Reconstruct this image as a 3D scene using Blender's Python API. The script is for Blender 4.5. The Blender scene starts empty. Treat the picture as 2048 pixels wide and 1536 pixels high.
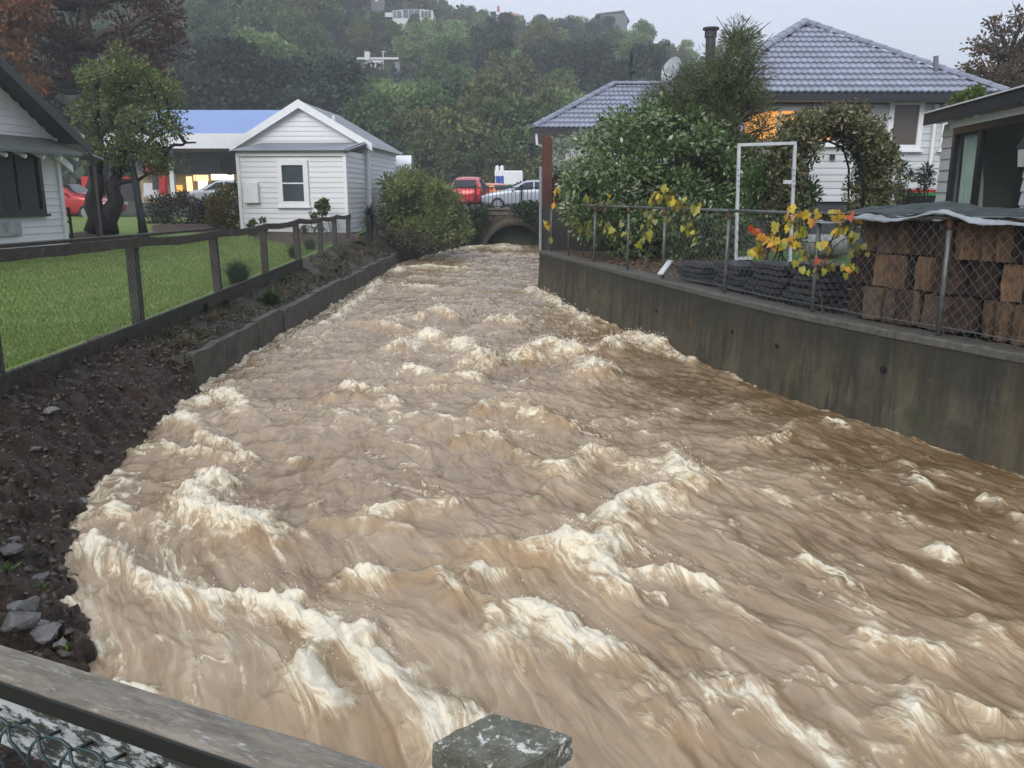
import bpy, bmesh, math, random
import numpy as np
from mathutils import Vector, Matrix, Euler
random.seed(7); rng = np.random.default_rng(11)
R = math.radians
scn = bpy.context.scene
col = scn.collection

# ---------------------------------------------------------------- camera
EZ = 2.10                       # eye height above the mean flood level (z = 0)
FPX = 1650.0                    # focal length in pixels of the 2048 px wide photograph
PITCH = math.atan(378.0 / FPX)
cam_d = bpy.data.cameras.new('Camera'); cam = bpy.data.objects.new('Camera', cam_d); col.objects.link(cam)
cam.location = (0, 0, EZ); cam.rotation_euler = (math.pi/2 - PITCH, 0, 0)
cam_d.sensor_width = 36; cam_d.lens = 36 * FPX / 2048
cam_d.clip_start = 0.05; cam_d.clip_end = 6000
scn.camera = cam
scn.render.resolution_x = 1024; scn.render.resolution_y = 768

# ---------------------------------------------------------------- sky, sun, exposure
SUN_EL, SUN_AZ = R(30), R(200)     # soft light from behind the camera
w = bpy.data.worlds.new('World'); scn.world = w; w.use_nodes = True
nt = w.node_tree; nt.nodes.clear()
out = nt.nodes.new('ShaderNodeOutputWorld'); bg = nt.nodes.new('ShaderNodeBackground')
sky = nt.nodes.new('ShaderNodeTexSky'); sky.sky_type = 'NISHITA'; sky.sun_disc = False
sky.sun_elevation = SUN_EL; sky.sun_rotation = SUN_AZ; sky.air_density = 1.0; sky.dust_density = 4.0; sky.ozone_density = 1.0
mx = nt.nodes.new('ShaderNodeMix'); mx.data_type = 'RGBA'; mx.inputs[0].default_value = 0.88
mx.inputs[7].default_value = (5.7, 6.15, 7.05, 1)          # even cloud cover
nt.links.new(sky.outputs[0], mx.inputs[6]); nt.links.new(mx.outputs[2], bg.inputs[0])
bg.inputs[1].default_value = 0.10
nt.links.new(bg.outputs[0], out.inputs[0])
sl = bpy.data.lights.new('sun', 'SUN'); sl.energy = 1.5; sl.angle = R(40); sl.color = (1.0, 0.97, 0.93)
so = bpy.data.objects.new('sun', sl); col.objects.link(so)
so.rotation_euler = (R(90) - SUN_EL, 0, R(180) - SUN_AZ + R(0))
so.location = (0, 0, 60)
scn.view_settings.view_transform = 'Standard'; scn.view_settings.look = 'None'
scn.view_settings.exposure = 0.72; scn.view_settings.gamma = 1.0
scn.cycles.use_denoising = True
scn.cycles.max_bounces = 4; scn.cycles.transparent_max_bounces = 12; scn.cycles.volume_bounces = 0

# ---------------------------------------------------------------- helpers
SP, CP = math.sin(PITCH), math.cos(PITCH)
def ray(px, py):
    u = (px - 1024) / FPX; v = (768 - py) / FPX
    return Vector((u, CP + v*SP, -SP + v*CP))
def A(px, py, Y):
    "the point at forward distance Y seen at that pixel"
    d = ray(px, py); return Vector((0, 0, EZ)) + d * (Y / d.y)
def Gz(px, py, z):
    "the point on the level z seen at that pixel"
    d = ray(px, py); return Vector((0, 0, EZ)) + d * ((z - EZ) / d.z)
def ZA(py, Y): return A(1024, py, Y).z
def XA(px, py, Y): return A(px, py, Y).x

def tag(o, label=None, cat=None, group=None, kind=None):
    if label: o['label'] = label
    if cat: o['category'] = cat
    if group: o['group'] = group
    if kind: o['kind'] = kind
    return o
def empty(name, loc, label=None, cat=None, group=None, rz=0):
    o = bpy.data.objects.new(name, None); col.objects.link(o); o.location = loc; o.rotation_euler = (0, 0, rz)
    o.empty_display_size = 0.2
    return tag(o, label, cat, group)
def org(o):
    v = Vector((0, 0, 0))
    while o is not None:
        v += o.location; o = o.parent
    return v
def link(name, me, parent=None, loc=(0, 0, 0), rot=(0, 0, 0), scale=(1, 1, 1)):
    o = bpy.data.objects.new(name, me); col.objects.link(o); o.parent = parent
    o.location = loc; o.rotation_euler = rot; o.scale = scale
    return o
def copy_tree(o, parent=None):
    c = o.copy(); col.objects.link(c); c.parent = parent
    for ch in list(o.children): copy_tree(ch, c)
    return c
def np_mesh(name, V, F, mat=None, smooth=False):
    "mesh from numpy arrays; F is (n,3) or (n,4)"
    me = bpy.data.meshes.new(name); V = np.ascontiguousarray(V, dtype=np.float32); F = np.ascontiguousarray(F, dtype=np.int32)
    n, k = F.shape
    me.vertices.add(len(V)); me.vertices.foreach_set('co', V.ravel())
    me.loops.add(n*k); me.loops.foreach_set('vertex_index', F.ravel())
    me.polygons.add(n); me.polygons.foreach_set('loop_start', np.arange(0, n*k, k, dtype=np.int32))
    if smooth: me.polygons.foreach_set('use_smooth', np.ones(n, dtype=bool))
    me.update(calc_edges=True)
    if mat: me.materials.append(mat)
    return me

class MB:
    def __init__(s): s.v = []; s.f = []
    def add(s, vs, fs):
        b = len(s.v); s.v += [tuple(p) for p in vs]; s.f += [tuple(i + b for i in f) for f in fs]; return s
    def box(s, c, d, rot=None, taper=1.0):
        c = Vector(c); hx, hy, hz = d[0]/2, d[1]/2, d[2]/2
        vs = []
        for z in (-1, 1):
            t = taper if z > 0 else 1.0
            for x, y in ((-1, -1), (1, -1), (1, 1), (-1, 1)):
                p = Vector((x*hx*t, y*hy*t, z*hz))
                if rot is not None: p = rot @ p
                vs.append(c + p)
        return s.add(vs, [(3, 2, 1, 0), (4, 5, 6, 7), (0, 1, 5, 4), (1, 2, 6, 5), (2, 3, 7, 6), (3, 0, 4, 7)])
    def bar(s, a, b, wd, ht, up=Vector((0, 0, 1))):
        "rectangular bar from a to b, ht along up"
        a = Vector(a); b = Vector(b); d = (b - a); L = d.length; d.normalize()
        sd = d.cross(up); sd = sd.normalized() if sd.length > 1e-6 else Vector((1, 0, 0)); u = sd.cross(d)
        vs = []
        for p in (a, b):
            for x, y in ((-1, -1), (1, -1), (1, 1), (-1, 1)): vs.append(p + sd*(x*wd/2) + u*(y*ht/2))
        return s.add(vs, [(3, 2, 1, 0), (4, 5, 6, 7), (0, 1, 5, 4), (1, 2, 6, 5), (2, 3, 7, 6), (3, 0, 4, 7)])
    def extrude(s, poly, vec):
        "closed prism: polygon (list of 3D points) swept by vec"
        n = len(poly); vec = Vector(vec); poly = [Vector(p) for p in poly]
        vs = poly + [p + vec for p in poly]
        fs = [tuple(range(n-1, -1, -1)), tuple(range(n, 2*n))] + [(i, (i+1) % n, n + (i+1) % n, n + i) for i in range(n)]
        return s.add(vs, fs)
    def tube(s, pts, rad, n=8, cap=True):
        pts = [Vector(p) for p in pts]; m = len(pts)
        if not hasattr(rad, '__len__'): rad = [rad]*m
        vs = []; prev = None
        for i, p in enumerate(pts):
            t = (pts[min(i+1, m-1)] - pts[max(i-1, 0)]).normalized()
            if prev is None:
                a = t.cross(Vector((0, 0, 1)) if abs(t.z) < .9 else Vector((1, 0, 0))).normalized()
            else:
                a = (prev - t*prev.dot(t)).normalized()
            prev = a; b = t.cross(a)
            for k in range(n):
                th = 2*math.pi*k/n; vs.append(p + (a*math.cos(th) + b*math.sin(th))*rad[i])
        fs = [(i*n + k, i*n + (k+1) % n, (i+1)*n + (k+1) % n, (i+1)*n + k) for i in range(m-1) for k in range(n)]
        if cap: fs += [tuple(range(n-1, -1, -1)), tuple(range((m-1)*n, m*n))]
        return s.add(vs, fs)
    def lathe(s, c, prof, n=16, axis='z'):
        c = Vector(c); m = len(prof); vs = []
        for r_, h in prof:
            for k in range(n):
                th = 2*math.pi*k/n; p = Vector((r_*math.cos(th), r_*math.sin(th), h))
                if axis == 'y': p = Vector((p.x, p.z, p.y))
                if axis == 'x': p = Vector((p.z, p.x, p.y))
                vs.append(c + p)
        fs = [(i*n + k, i*n + (k+1) % n, (i+1)*n + (k+1) % n, (i+1)*n + k) for i in range(m-1) for k in range(n)]
        fs += [tuple(range(n-1, -1, -1)), tuple(range((m-1)*n, m*n))]
        return s.add(vs, fs)
    def mesh(s, name, mat=None, smooth=False, off=Vector((0, 0, 0))):
        me = bpy.data.meshes.new(name)
        me.from_pydata([(v[0]-off[0], v[1]-off[1], v[2]-off[2]) for v in s.v], [], s.f)
        bm = bmesh.new(); bm.from_mesh(me); bmesh.ops.recalc_face_normals(bm, faces=bm.faces); bm.to_mesh(me); bm.free()
        if smooth:
            me.polygons.foreach_set('use_smooth', [True]*len(me.polygons))
        me.update()
        if mat: me.materials.append(mat)
        return me
    def build(s, name, mat, parent=None, smooth=False, local=False, at=None, bevel=0):
        o0 = Vector((0, 0, 0))
        if parent is not None and not local: o0 = org(parent)
        if at is not None and parent is None: o0 = Vector(at)
        o = link(name, s.mesh(name, mat, smooth, o0), parent, at if (at is not None and parent is None) else (0, 0, 0))
        if bevel:
            m = o.modifiers.new('bevel', 'BEVEL'); m.width = bevel; m.segments = 2; m.limit_method = 'ANGLE'
        return o

# ---------------------------------------------------------------- materials
def _nt(name):
    m = bpy.data.materials.new(name); m.use_nodes = True; t = m.node_tree
    return m, t, t.nodes['Principled BSDF'], t.nodes['Material Output']
def C4(c): return (c[0], c[1], c[2], 1)
def node(t, kind, **kw):
    n = t.nodes.new(kind)
    for k, v in kw.items(): setattr(n, k, v)
    return n
def coord(t, scale=(1, 1, 1), src='Object'):
    tc = node(t, 'ShaderNodeTexCoord'); mp = node(t, 'ShaderNodeMapping'); mp.inputs['Scale'].default_value = scale
    t.links.new(tc.outputs[src], mp.inputs[0]); return mp.outputs[0]
def noise(t, vec, scale, detail=4, rough=.55, dist=0):
    n = node(t, 'ShaderNodeTexNoise'); n.inputs['Scale'].default_value = scale; n.inputs['Detail'].default_value = detail
    n.inputs['Roughness'].default_value = rough; n.inputs['Distortion'].default_value = dist
    t.links.new(vec, n.inputs['Vector']); return n.outputs['Fac']
def ramp(t, fac, stops):
    r = node(t, 'ShaderNodeValToRGB'); e = r.color_ramp.elements
    while len(e) < len(stops): e.new(.5)
    for i, (p, c) in enumerate(stops):
        e[i].position = p; e[i].color = C4(c) if hasattr(c, '__len__') else (c, c, c, 1)
    t.links.new(fac, r.inputs[0]); return r.outputs[0]
def mixc(t, fac, a, b, mode='MIX'):
    m = node(t, 'ShaderNodeMix', data_type='RGBA', blend_type=mode)
    for i, x in ((0, fac), (6, a), (7, b)):
        if hasattr(x, 'is_linked'): t.links.new(x, m.inputs[i])
        elif i == 0: m.inputs[0].default_value = x
        else: m.inputs[i].default_value = C4(x)
    return m.outputs[2]
def math_(t, op, a, b=None):
    m = node(t, 'ShaderNodeMath', operation=op)
    for i, x in enumerate((a, b)):
        if x is None: continue
        if hasattr(x, 'is_linked'): t.links.new(x, m.inputs[i])
        else: m.inputs[i].default_value = x
    return m.outputs[0]
def bump(t, bs, h, strength=.3, dist=.02):
    b = node(t, 'ShaderNodeBump'); b.inputs['Strength'].default_value = strength; b.inputs['Distance'].default_value = dist
    t.links.new(h, b.inputs['Height']); t.links.new(b.outputs[0], bs.inputs['Normal'])
def M(name, c1, c2=None, scale=6, rough=.6, bmp=.15, bscale=None, dist=.01, metal=0, spec=.5, stretch=(1, 1, 1), lo=.35, hi=.65, isl=0):
    "two-tone noisy material with fine relief; isl adds brightness change per piece"
    m, t, b, o = _nt(name); c2 = c2 or tuple(x*.75 for x in c1)
    v = coord(t, stretch); n = noise(t, v, scale, 6, .62)
    c = ramp(t, n, [(lo, c1), (hi, c2)])
    if isl:
        oi = node(t, 'ShaderNodeObjectInfo')
        f = node(t, 'ShaderNodeMapRange'); f.inputs[3].default_value = 1-isl; f.inputs[4].default_value = 1+isl
        t.links.new(oi.outputs['Random'], f.inputs[0])
        hs = node(t, 'ShaderNodeHueSaturation'); t.links.new(f.outputs[0], hs.inputs['Value']); t.links.new(c, hs.inputs['Color']); c = hs.outputs[0]
    t.links.new(c, b.inputs['Base Color'])
    b.inputs['Roughness'].default_value = rough; b.inputs['Metallic'].default_value = metal; b.inputs['Specular IOR Level'].default_value = spec
    if bmp: bump(t, b, noise(t, v, bscale or scale*4, 5), bmp, dist)
    return m
def plain(name, c, rough=.4, metal=0, emit=None, es=1.0):
    m, t, b, o = _nt(name); b.inputs['Base Color'].default_value = C4(c); b.inputs['Roughness'].default_value = rough; b.inputs['Metallic'].default_value = metal
    if emit: b.inputs['Emission Color'].default_value = C4(emit); b.inputs['Emission Strength'].default_value = es
    return m
def leafmat(name, cols, rough=.45, trans=.25, spec=.5, var=True):
    m, t, b, o = _nt(name)
    g = node(t, 'ShaderNodeNewGeometry')
    st = [(i/max(1, len(cols)-1), c) for i, c in enumerate(cols)]
    c = ramp(t, g.outputs['Random Per Island'], st)
    if var:
        oi = node(t, 'ShaderNodeObjectInfo'); f = node(t, 'ShaderNodeMapRange'); f.inputs[3].default_value = .75; f.inputs[4].default_value = 1.3
        t.links.new(oi.outputs['Random'], f.inputs[0])
        hs = node(t, 'ShaderNodeHueSaturation'); t.links.new(f.outputs[0], hs.inputs['Value']); t.links.new(c, hs.inputs['Color']); c = hs.outputs[0]
    t.links.new(c, b.inputs['Base Color']); b.inputs['Roughness'].default_value = rough; b.inputs['Specular IOR Level'].default_value = spec
    tr = node(t, 'ShaderNodeBsdfTranslucent'); t.links.new(c, tr.inputs[0])
    ms = node(t, 'ShaderNodeMixShader'); ms.inputs[0].default_value = trans
    t.links.new(b.outputs[0], ms.inputs[1]); t.links.new(tr.outputs[0], ms.inputs[2]); t.links.new(ms.outputs[0], o.inputs[0])
    return m

# ---------------------------------------------------------------- value noise for shapes
_perm = rng.permutation(512)
_grad = np.stack([np.cos(np.arange(512)*2.399963), np.sin(np.arange(512)*2.399963)], 1)
def pn(x, y, seed=0):
    "2D gradient noise, about -1..1"
    x = np.asarray(x, float) + seed*17.31; y = np.asarray(y, float) + seed*9.77
    xi = np.floor(x).astype(int); yi = np.floor(y).astype(int); xf = x - xi; yf = y - yi
    u = xf**3*(xf*(xf*6-15)+10); v = yf**3*(yf*(yf*6-15)+10)
    def g(a, b, fx, fy):
        k = _perm[(_perm[a & 511] + b) & 511]; q = _grad[k]
        return q[..., 0]*fx + q[..., 1]*fy
    n00 = g(xi, yi, xf, yf); n10 = g(xi+1, yi, xf-1, yf); n01 = g(xi, yi+1, xf, yf-1); n11 = g(xi+1, yi+1, xf-1, yf-1)
    return 1.5*((n00*(1-u)+n10*u)*(1-v) + (n01*(1-u)+n11*u)*v)
def fbm(x, y, seed=0, oct=4, gain=.5, lac=2.03):
    s = 0; a = 1; tot = 0
    for i in range(oct):
        s = s + a*pn(x*lac**i, y*lac**i, seed+i*3); tot += a; a *= gain
    return s/tot
def ridged(x, y, seed=0, oct=4, gain=.55, lac=2.07):
    s = 0; a = 1; tot = 0
    for i in range(oct):
        s = s + a*(1-np.abs(pn(x*lac**i, y*lac**i, seed+i*3))*1.6); tot += a; a *= gain
    return s/tot
def sstep(a, b, x):
    t = np.clip((x-a)/(b-a), 0, 1); return t*t*(3-2*t)

# ---------------------------------------------------------------- foliage
def leaf_mesh(name, P, size, mat, seed=0, aspect=.55, flat=.0, outward=None, fold=True):
    "many separate kite-shaped leaves at the points P"
    r = np.random.default_rng(seed); n = len(P)
    d = r.normal(size=(n, 3)); d[:, 2] *= (1-flat)
    if outward is not None: d += outward*.8
    d /= np.linalg.norm(d, axis=1, keepdims=True)+1e-9
    q = r.normal(size=(n, 3)); s = np.cross(d, q); s /= np.linalg.norm(s, axis=1, keepdims=True)+1e-9
    nrm = np.cross(d, s)
    L = (size*(.6+.8*r.random(n)))[:, None]; W = L*aspect*.5
    b0 = P - d*L*.5; tip = P + d*L*.5; mid = P - d*L*.06 + nrm*L*.08
    V = np.stack([b0, mid + s*W, tip, mid - s*W], 1).reshape(-1, 3)
    i = np.arange(n)*4
    F = np.stack([i, i+1, i+2, i+3], 1)
    return np_mesh(name, V, F, mat)
def blob_pts(blobs, n, seed=0, shell=.55, lump=.25):
    "points in the outer part of lumpy ellipsoids; blobs = [(centre, radii)]"
    r = np.random.default_rng(seed); out_ = []
    wts = np.array([(b[1][0]*b[1][1]*b[1][2])**(2/3) for b in blobs]); wts /= wts.sum()
    for (c, rad), wt in zip(blobs, wts):
        k = max(8, int(n*wt)); d = r.normal(size=(k, 3)); d /= np.linalg.norm(d, axis=1, keepdims=True)
        rr = 1 - shell*r.random(k)**1.5
        rr *= 1 + lump*(np.sin(d[:, 0]*7+c[0]*3)*np.sin(d[:, 1]*6+c[1]) + .6*np.sin(d[:, 2]*9+c[2]*2))
        out_.append(np.array(c) + d*rr[:, None]*np.array(rad))
    return np.concatenate(out_)
def clump_pts(centers, rad, per, seed=0):
    r = np.random.default_rng(seed); C = np.repeat(np.array(centers, float), per, axis=0)
    d = r.normal(size=C.shape); d /= np.linalg.norm(d, axis=1, keepdims=True)
    rr = np.repeat(np.asarray(rad)*np.ones(len(centers)), per)*(r.random(len(C))**.45)
    return C + d*rr[:, None]*np.array([1, 1, .8])
def crooked(a, b, n, wob, r):
    a = Vector(a); b = Vector(b); L = (b-a).length; ps = []
    for i in range(n+1):
        t = i/n; p = a.lerp(b, t)
        if 0 < i < n: p = p + Vector((r.uniform(-1, 1), r.uniform(-1, 1), r.uniform(-.6, .9)))*wob*L
        ps.append(p)
    return ps
def make_tree(name, base, trunk_top, r0, centers, crad, per, leaf, lmat, bmat, label, cat='tree', group=None, seed=1, limb_every=1, twigs=0, aspect=.6, forks=None, flat=0.0):
    "tapered trunk, a limb to each clump of leaves, leaves as separate faces"
    r = random.Random(seed); root = empty(name, base, label, cat, group)
    tb = MB(); base = Vector(base); tt = Vector(trunk_top)
    main = crooked(base - Vector((0, 0, .1)), tt, 6, .035, r)
    rad = [r0*1.45, r0*1.05] + [r0*(1 - .12*i) for i in range(1, 6)]
    if forks is None: tb.tube(main, rad[:len(main)], 9)
    else:
        main = []
        for fb, ft, fr in forks:
            ps = crooked(fb, ft, 6, .05, r); tb.tube(ps, [fr*1.3, fr*1.05, fr, fr*.9, fr*.75, fr*.6, fr*.45], 9); main += ps[2:]
    for i, c in enumerate(centers):
        if i % limb_every: continue
        c = Vector(c); st = min(main[2:] if forks is None else main, key=lambda p: (p-c).length + 1.2*max(0, p.z - c.z + .3))
        ps = crooked(st, c, 4, .07, r); L = (c-st).length; q = min(r0*.5, .03 + .035*L)
        tb.tube(ps, [q, q*.8, q*.6, q*.42, q*.22], 5)
        for k in range(twigs):
            e = c + Vector((r.uniform(-1, 1), r.uniform(-1, 1), r.uniform(-.6, 1)))*float(np.mean(crad))*1.1
            tb.tube([ps[-2], e], [q*.28, q*.1], 4)
    tb.build('trunk', bmat, root, smooth=True)
    P = clump_pts(centers, crad, per, seed)
    me = leaf_mesh('crown', P - np.array(base), leaf, lmat, seed, aspect, flat)
    link('crown', me, root)
    return root
# ================================================================ SETTING
XL_Y = [-6, 2.4, 3.48, 4.02, 5.04, 6.03, 7.8, 8.95, 25.3, 30, 35.2, 40]
XL_X = [-1.5, -1.55, -1.95, -2.32, -2.85, -3.15, -3.32, -3.55, -3.6, -2.9, -1.9, -1.9]
XR_Y = [-6, 2.0, 6.14, 8.8, 12.0, 18.3, 18.6, 35.2, 40]
XR_X = [7.6, 5.55, 3.93, 2.86, 2.07, .6, 1.25, 1.25, 1.25]
def xl(y): return np.interp(y, XL_Y, XL_X)
def xr(y): return np.interp(y, XR_Y, XR_X)

def ground_h(x, y):
    x = np.asarray(x, float); y = np.asarray(y, float)
    left = np.interp(y, [-10, 6, 10, 20, 27, 34, 37, 75], [.55, .57, .60, .80, .93, 1.15, 1.30, 1.30])
    left = left + np.clip((-x-6)/14, 0, 1)*.22*sstep(8, 20, y)
    right = np.interp(y, [-10, 20, 30, 37, 75], [.86, .90, 1.05, 1.30, 1.30])
    g = np.where(x < -1.5, left, right)
    ch = (sstep(0, .25, x - (xl(y)-.1)))*(1 - sstep(.1, .35, x - xr(y)))*(y < 36)
    g = g*(1-ch) + (-.9)*ch
    return g + hill_h(x, y)
RIDGE_X = [-400, -200, -125, -60, -38, 0, 27, 50, 70, 95, 140, 400]
RIDGE_H = [80, 80, 74, 60, 51, 40, 38, 28, 18, 10, 6, 4]
def hill_h(x, y):
    a = np.asarray(x, float)/np.maximum(np.asarray(y, float), 1)*200
    H = np.interp(a, RIDGE_X, RIDGE_H)
    t = np.clip((y-72)/138, 0, 1)
    h = H*(t**1.15)
    h = h*(1 - .75*sstep(225, 420, y))
    return np.where(y > 72, h + 1.2*fbm(x/22, y/22, 5)*np.clip(t*4, 0, 1), 0)

def axis(breaks):
    a = []
    for s, e, st in breaks: a += list(np.arange(s, e, st))
    a.append(breaks[-1][1]); return np.array(a)
def grid_mesh(name, X, Y, Z, mat, smooth=True):
    n, m = X.shape
    V = np.stack([X, Y, Z], -1).reshape(-1, 3)
    i = (np.arange(n-1)[:, None]*m + np.arange(m-1)[None, :]).ravel()
    return np_mesh(name, V, np.stack([i, i+1, i+m+1, i+m], 1), mat, smooth)

# ---------------------------------------------------------------- materials of the setting
m_ground = M('ground_soil', (.05, .055, .03), (.03, .04, .02), 3, .9, .3)
m_lawn = M('lawn_turf', (.12, .19, .035), (.18, .24, .055), 1.2, .75, .5, 90, .02)
m_bladeL = leafmat('lawn_blade', [(.10, .18, .026), (.155, .24, .042), (.22, .28, .075)], .5, .3, var=False)
m_mud, t, b, o = _nt('wet_mud'); v = coord(t)
c = ramp(t, noise(t, v, 7, 8, .68), [(.34, (.014, .009, .007)), (.52, (.045, .030, .021)), (.72, (.12, .085, .060))])
c = mixc(t, ramp(t, noise(t, v, 1.7, 5, .6), [(.42, 0), (.62, 1)]), c, (.085, .052, .036)); c = mixc(t, math_(t, 'MULTIPLY', ramp(t, noise(t, v, 2.6, 6, .65, .8), [(.56, 0), (.64, 1)]), .6), c, (.018, .014, .011))
t.links.new(c, b.inputs['Base Color']); b.inputs['Roughness'].default_value = .30; bump(t, b, noise(t, v, 22, 9, .75), 1.0, .08)
m_road = M('asphalt_wet', (.05, .05, .052), (.065, .065, .068), 3, .35, .1, 200, .004)
m_gsoil = M('garden_soil', (.07, .05, .035), (.14, .10, .06), 9, .8, .7, 40, .03)
m_rlawn = M('back_lawn', (.06, .15, .03), (.09, .19, .04), 4, .8, .5, 90, .02)

# ground sheet out to the horizon, with the creek cut into it and the hill behind
gx = axis([(-2500, -400, 300), (-400, -130, 15), (-130, -30, 4), (-30, -8, 1), (-8, 8, .25), (8, 30, 1), (30, 130, 4), (130, 400, 15), (400, 2500, 300)])
gy = axis([(-400, -20, 60), (-20, -6, 2), (-6, 38, .5), (38, 75, 2), (75, 240, 4), (240, 600, 30), (600, 3000, 300)])
X, Y = np.meshgrid(gx, gy)
Z = ground_h(X, Y) - .06
Z = np.where((X > -4.75) & (X < -1) & (Y < 36), -1.0, Z)
o = link('ground', grid_mesh('ground', X, Y, Z, m_ground)); tag(o, kind='structure')

# lawn on the left bank
lx = axis([(-46, -16, 1), (-16, -4.25, .25)]); ly = axis([(-4, 33, .3)])
X, Y = np.meshgrid(lx, ly); X = np.minimum(X, np.interp(Y, [-4, 16, 19, 24, 33], [-4.22, -4.40, -4.48, -4.72, -4.8])); Z = ground_h(X, Y) + .012*fbm(X*1.1, Y*1.1, 3)
o = link('lawn', grid_mesh('lawn', X, Y, Z, m_lawn)); tag(o, kind='structure')
n = 90000
yy = 5.2 + 19*rng.random(n)**1.6; xx = -4.45 - .012*yy - (rng.random(n)**1.2)*(yy*.5)
P = np.stack([xx, yy, ground_h(xx, yy)], 1)
h = (.022+.03*rng.random(n))[:, None]; th = rng.random(n)*6.28
sd = np.stack([np.cos(th), np.sin(th), 0*th], 1)*(.0035+.0009*yy[:, None]/3); ln = rng.normal(size=(n, 3))*.35; ln[:, 2] = 1
V = np.stack([P-sd, P+sd, P+ln*h], 1).reshape(-1, 3)
o = link('lawn_grass', np_mesh('lawn_grass', V, np.arange(3*n).reshape(-1, 3), m_bladeL)); tag(o, 'short wet green grass blades of the lawn behind the left fence', 'grass', kind='stuff')

# right garden
rx_ = axis([(0, 1, .1)]); yy_ = axis([(-3, 36, .3)])
T, Y = np.meshgrid(np.concatenate([np.linspace(0, .25, 30), np.linspace(.27, 1, 30)]), yy_)
X = (xr(Y)+.2)*(1-T) + 32*T; Z = ground_h(X+.4, Y)*0 + np.interp(Y, [-10, 20, 30, 37], [.86, .90, 1.05, 1.30]) + .02*fbm(X*2, Y*2, 8)
o = link('garden_ground', grid_mesh('garden_ground', X, Y, Z, m_gsoil)); tag(o, kind='structure')
X, Y = np.meshgrid(np.linspace(4.3, 9.0, 20), np.linspace(11.5, 17.4, 24))
Z = .92 + .01*fbm(X*2, Y*2, 4)+.03
o = link('back_lawn', grid_mesh('back_lawn', X, Y, Z, m_rlawn)); tag(o, kind='structure')

# road over the culvert and the forecourt beyond
b = MB(); b.box((0, 42.2, 1.31), (300, 9.6, .1)); o = b.build('road', m_road); tag(o, kind='structure')
b = MB(); b.box((0, 60.0, 1.335), (300, 26, .1)); o = b.build('forecourt_pavement', M('forecourt_concrete', (.16, .16, .16), (.11, .11, .115), 2, .4, .1)); tag(o, kind='structure')

# ---------------------------------------------------------------- the flood water
def crest_px(pts): return [np.array(Gz(px, py, .05)[:2]) for px, py in pts]
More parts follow.
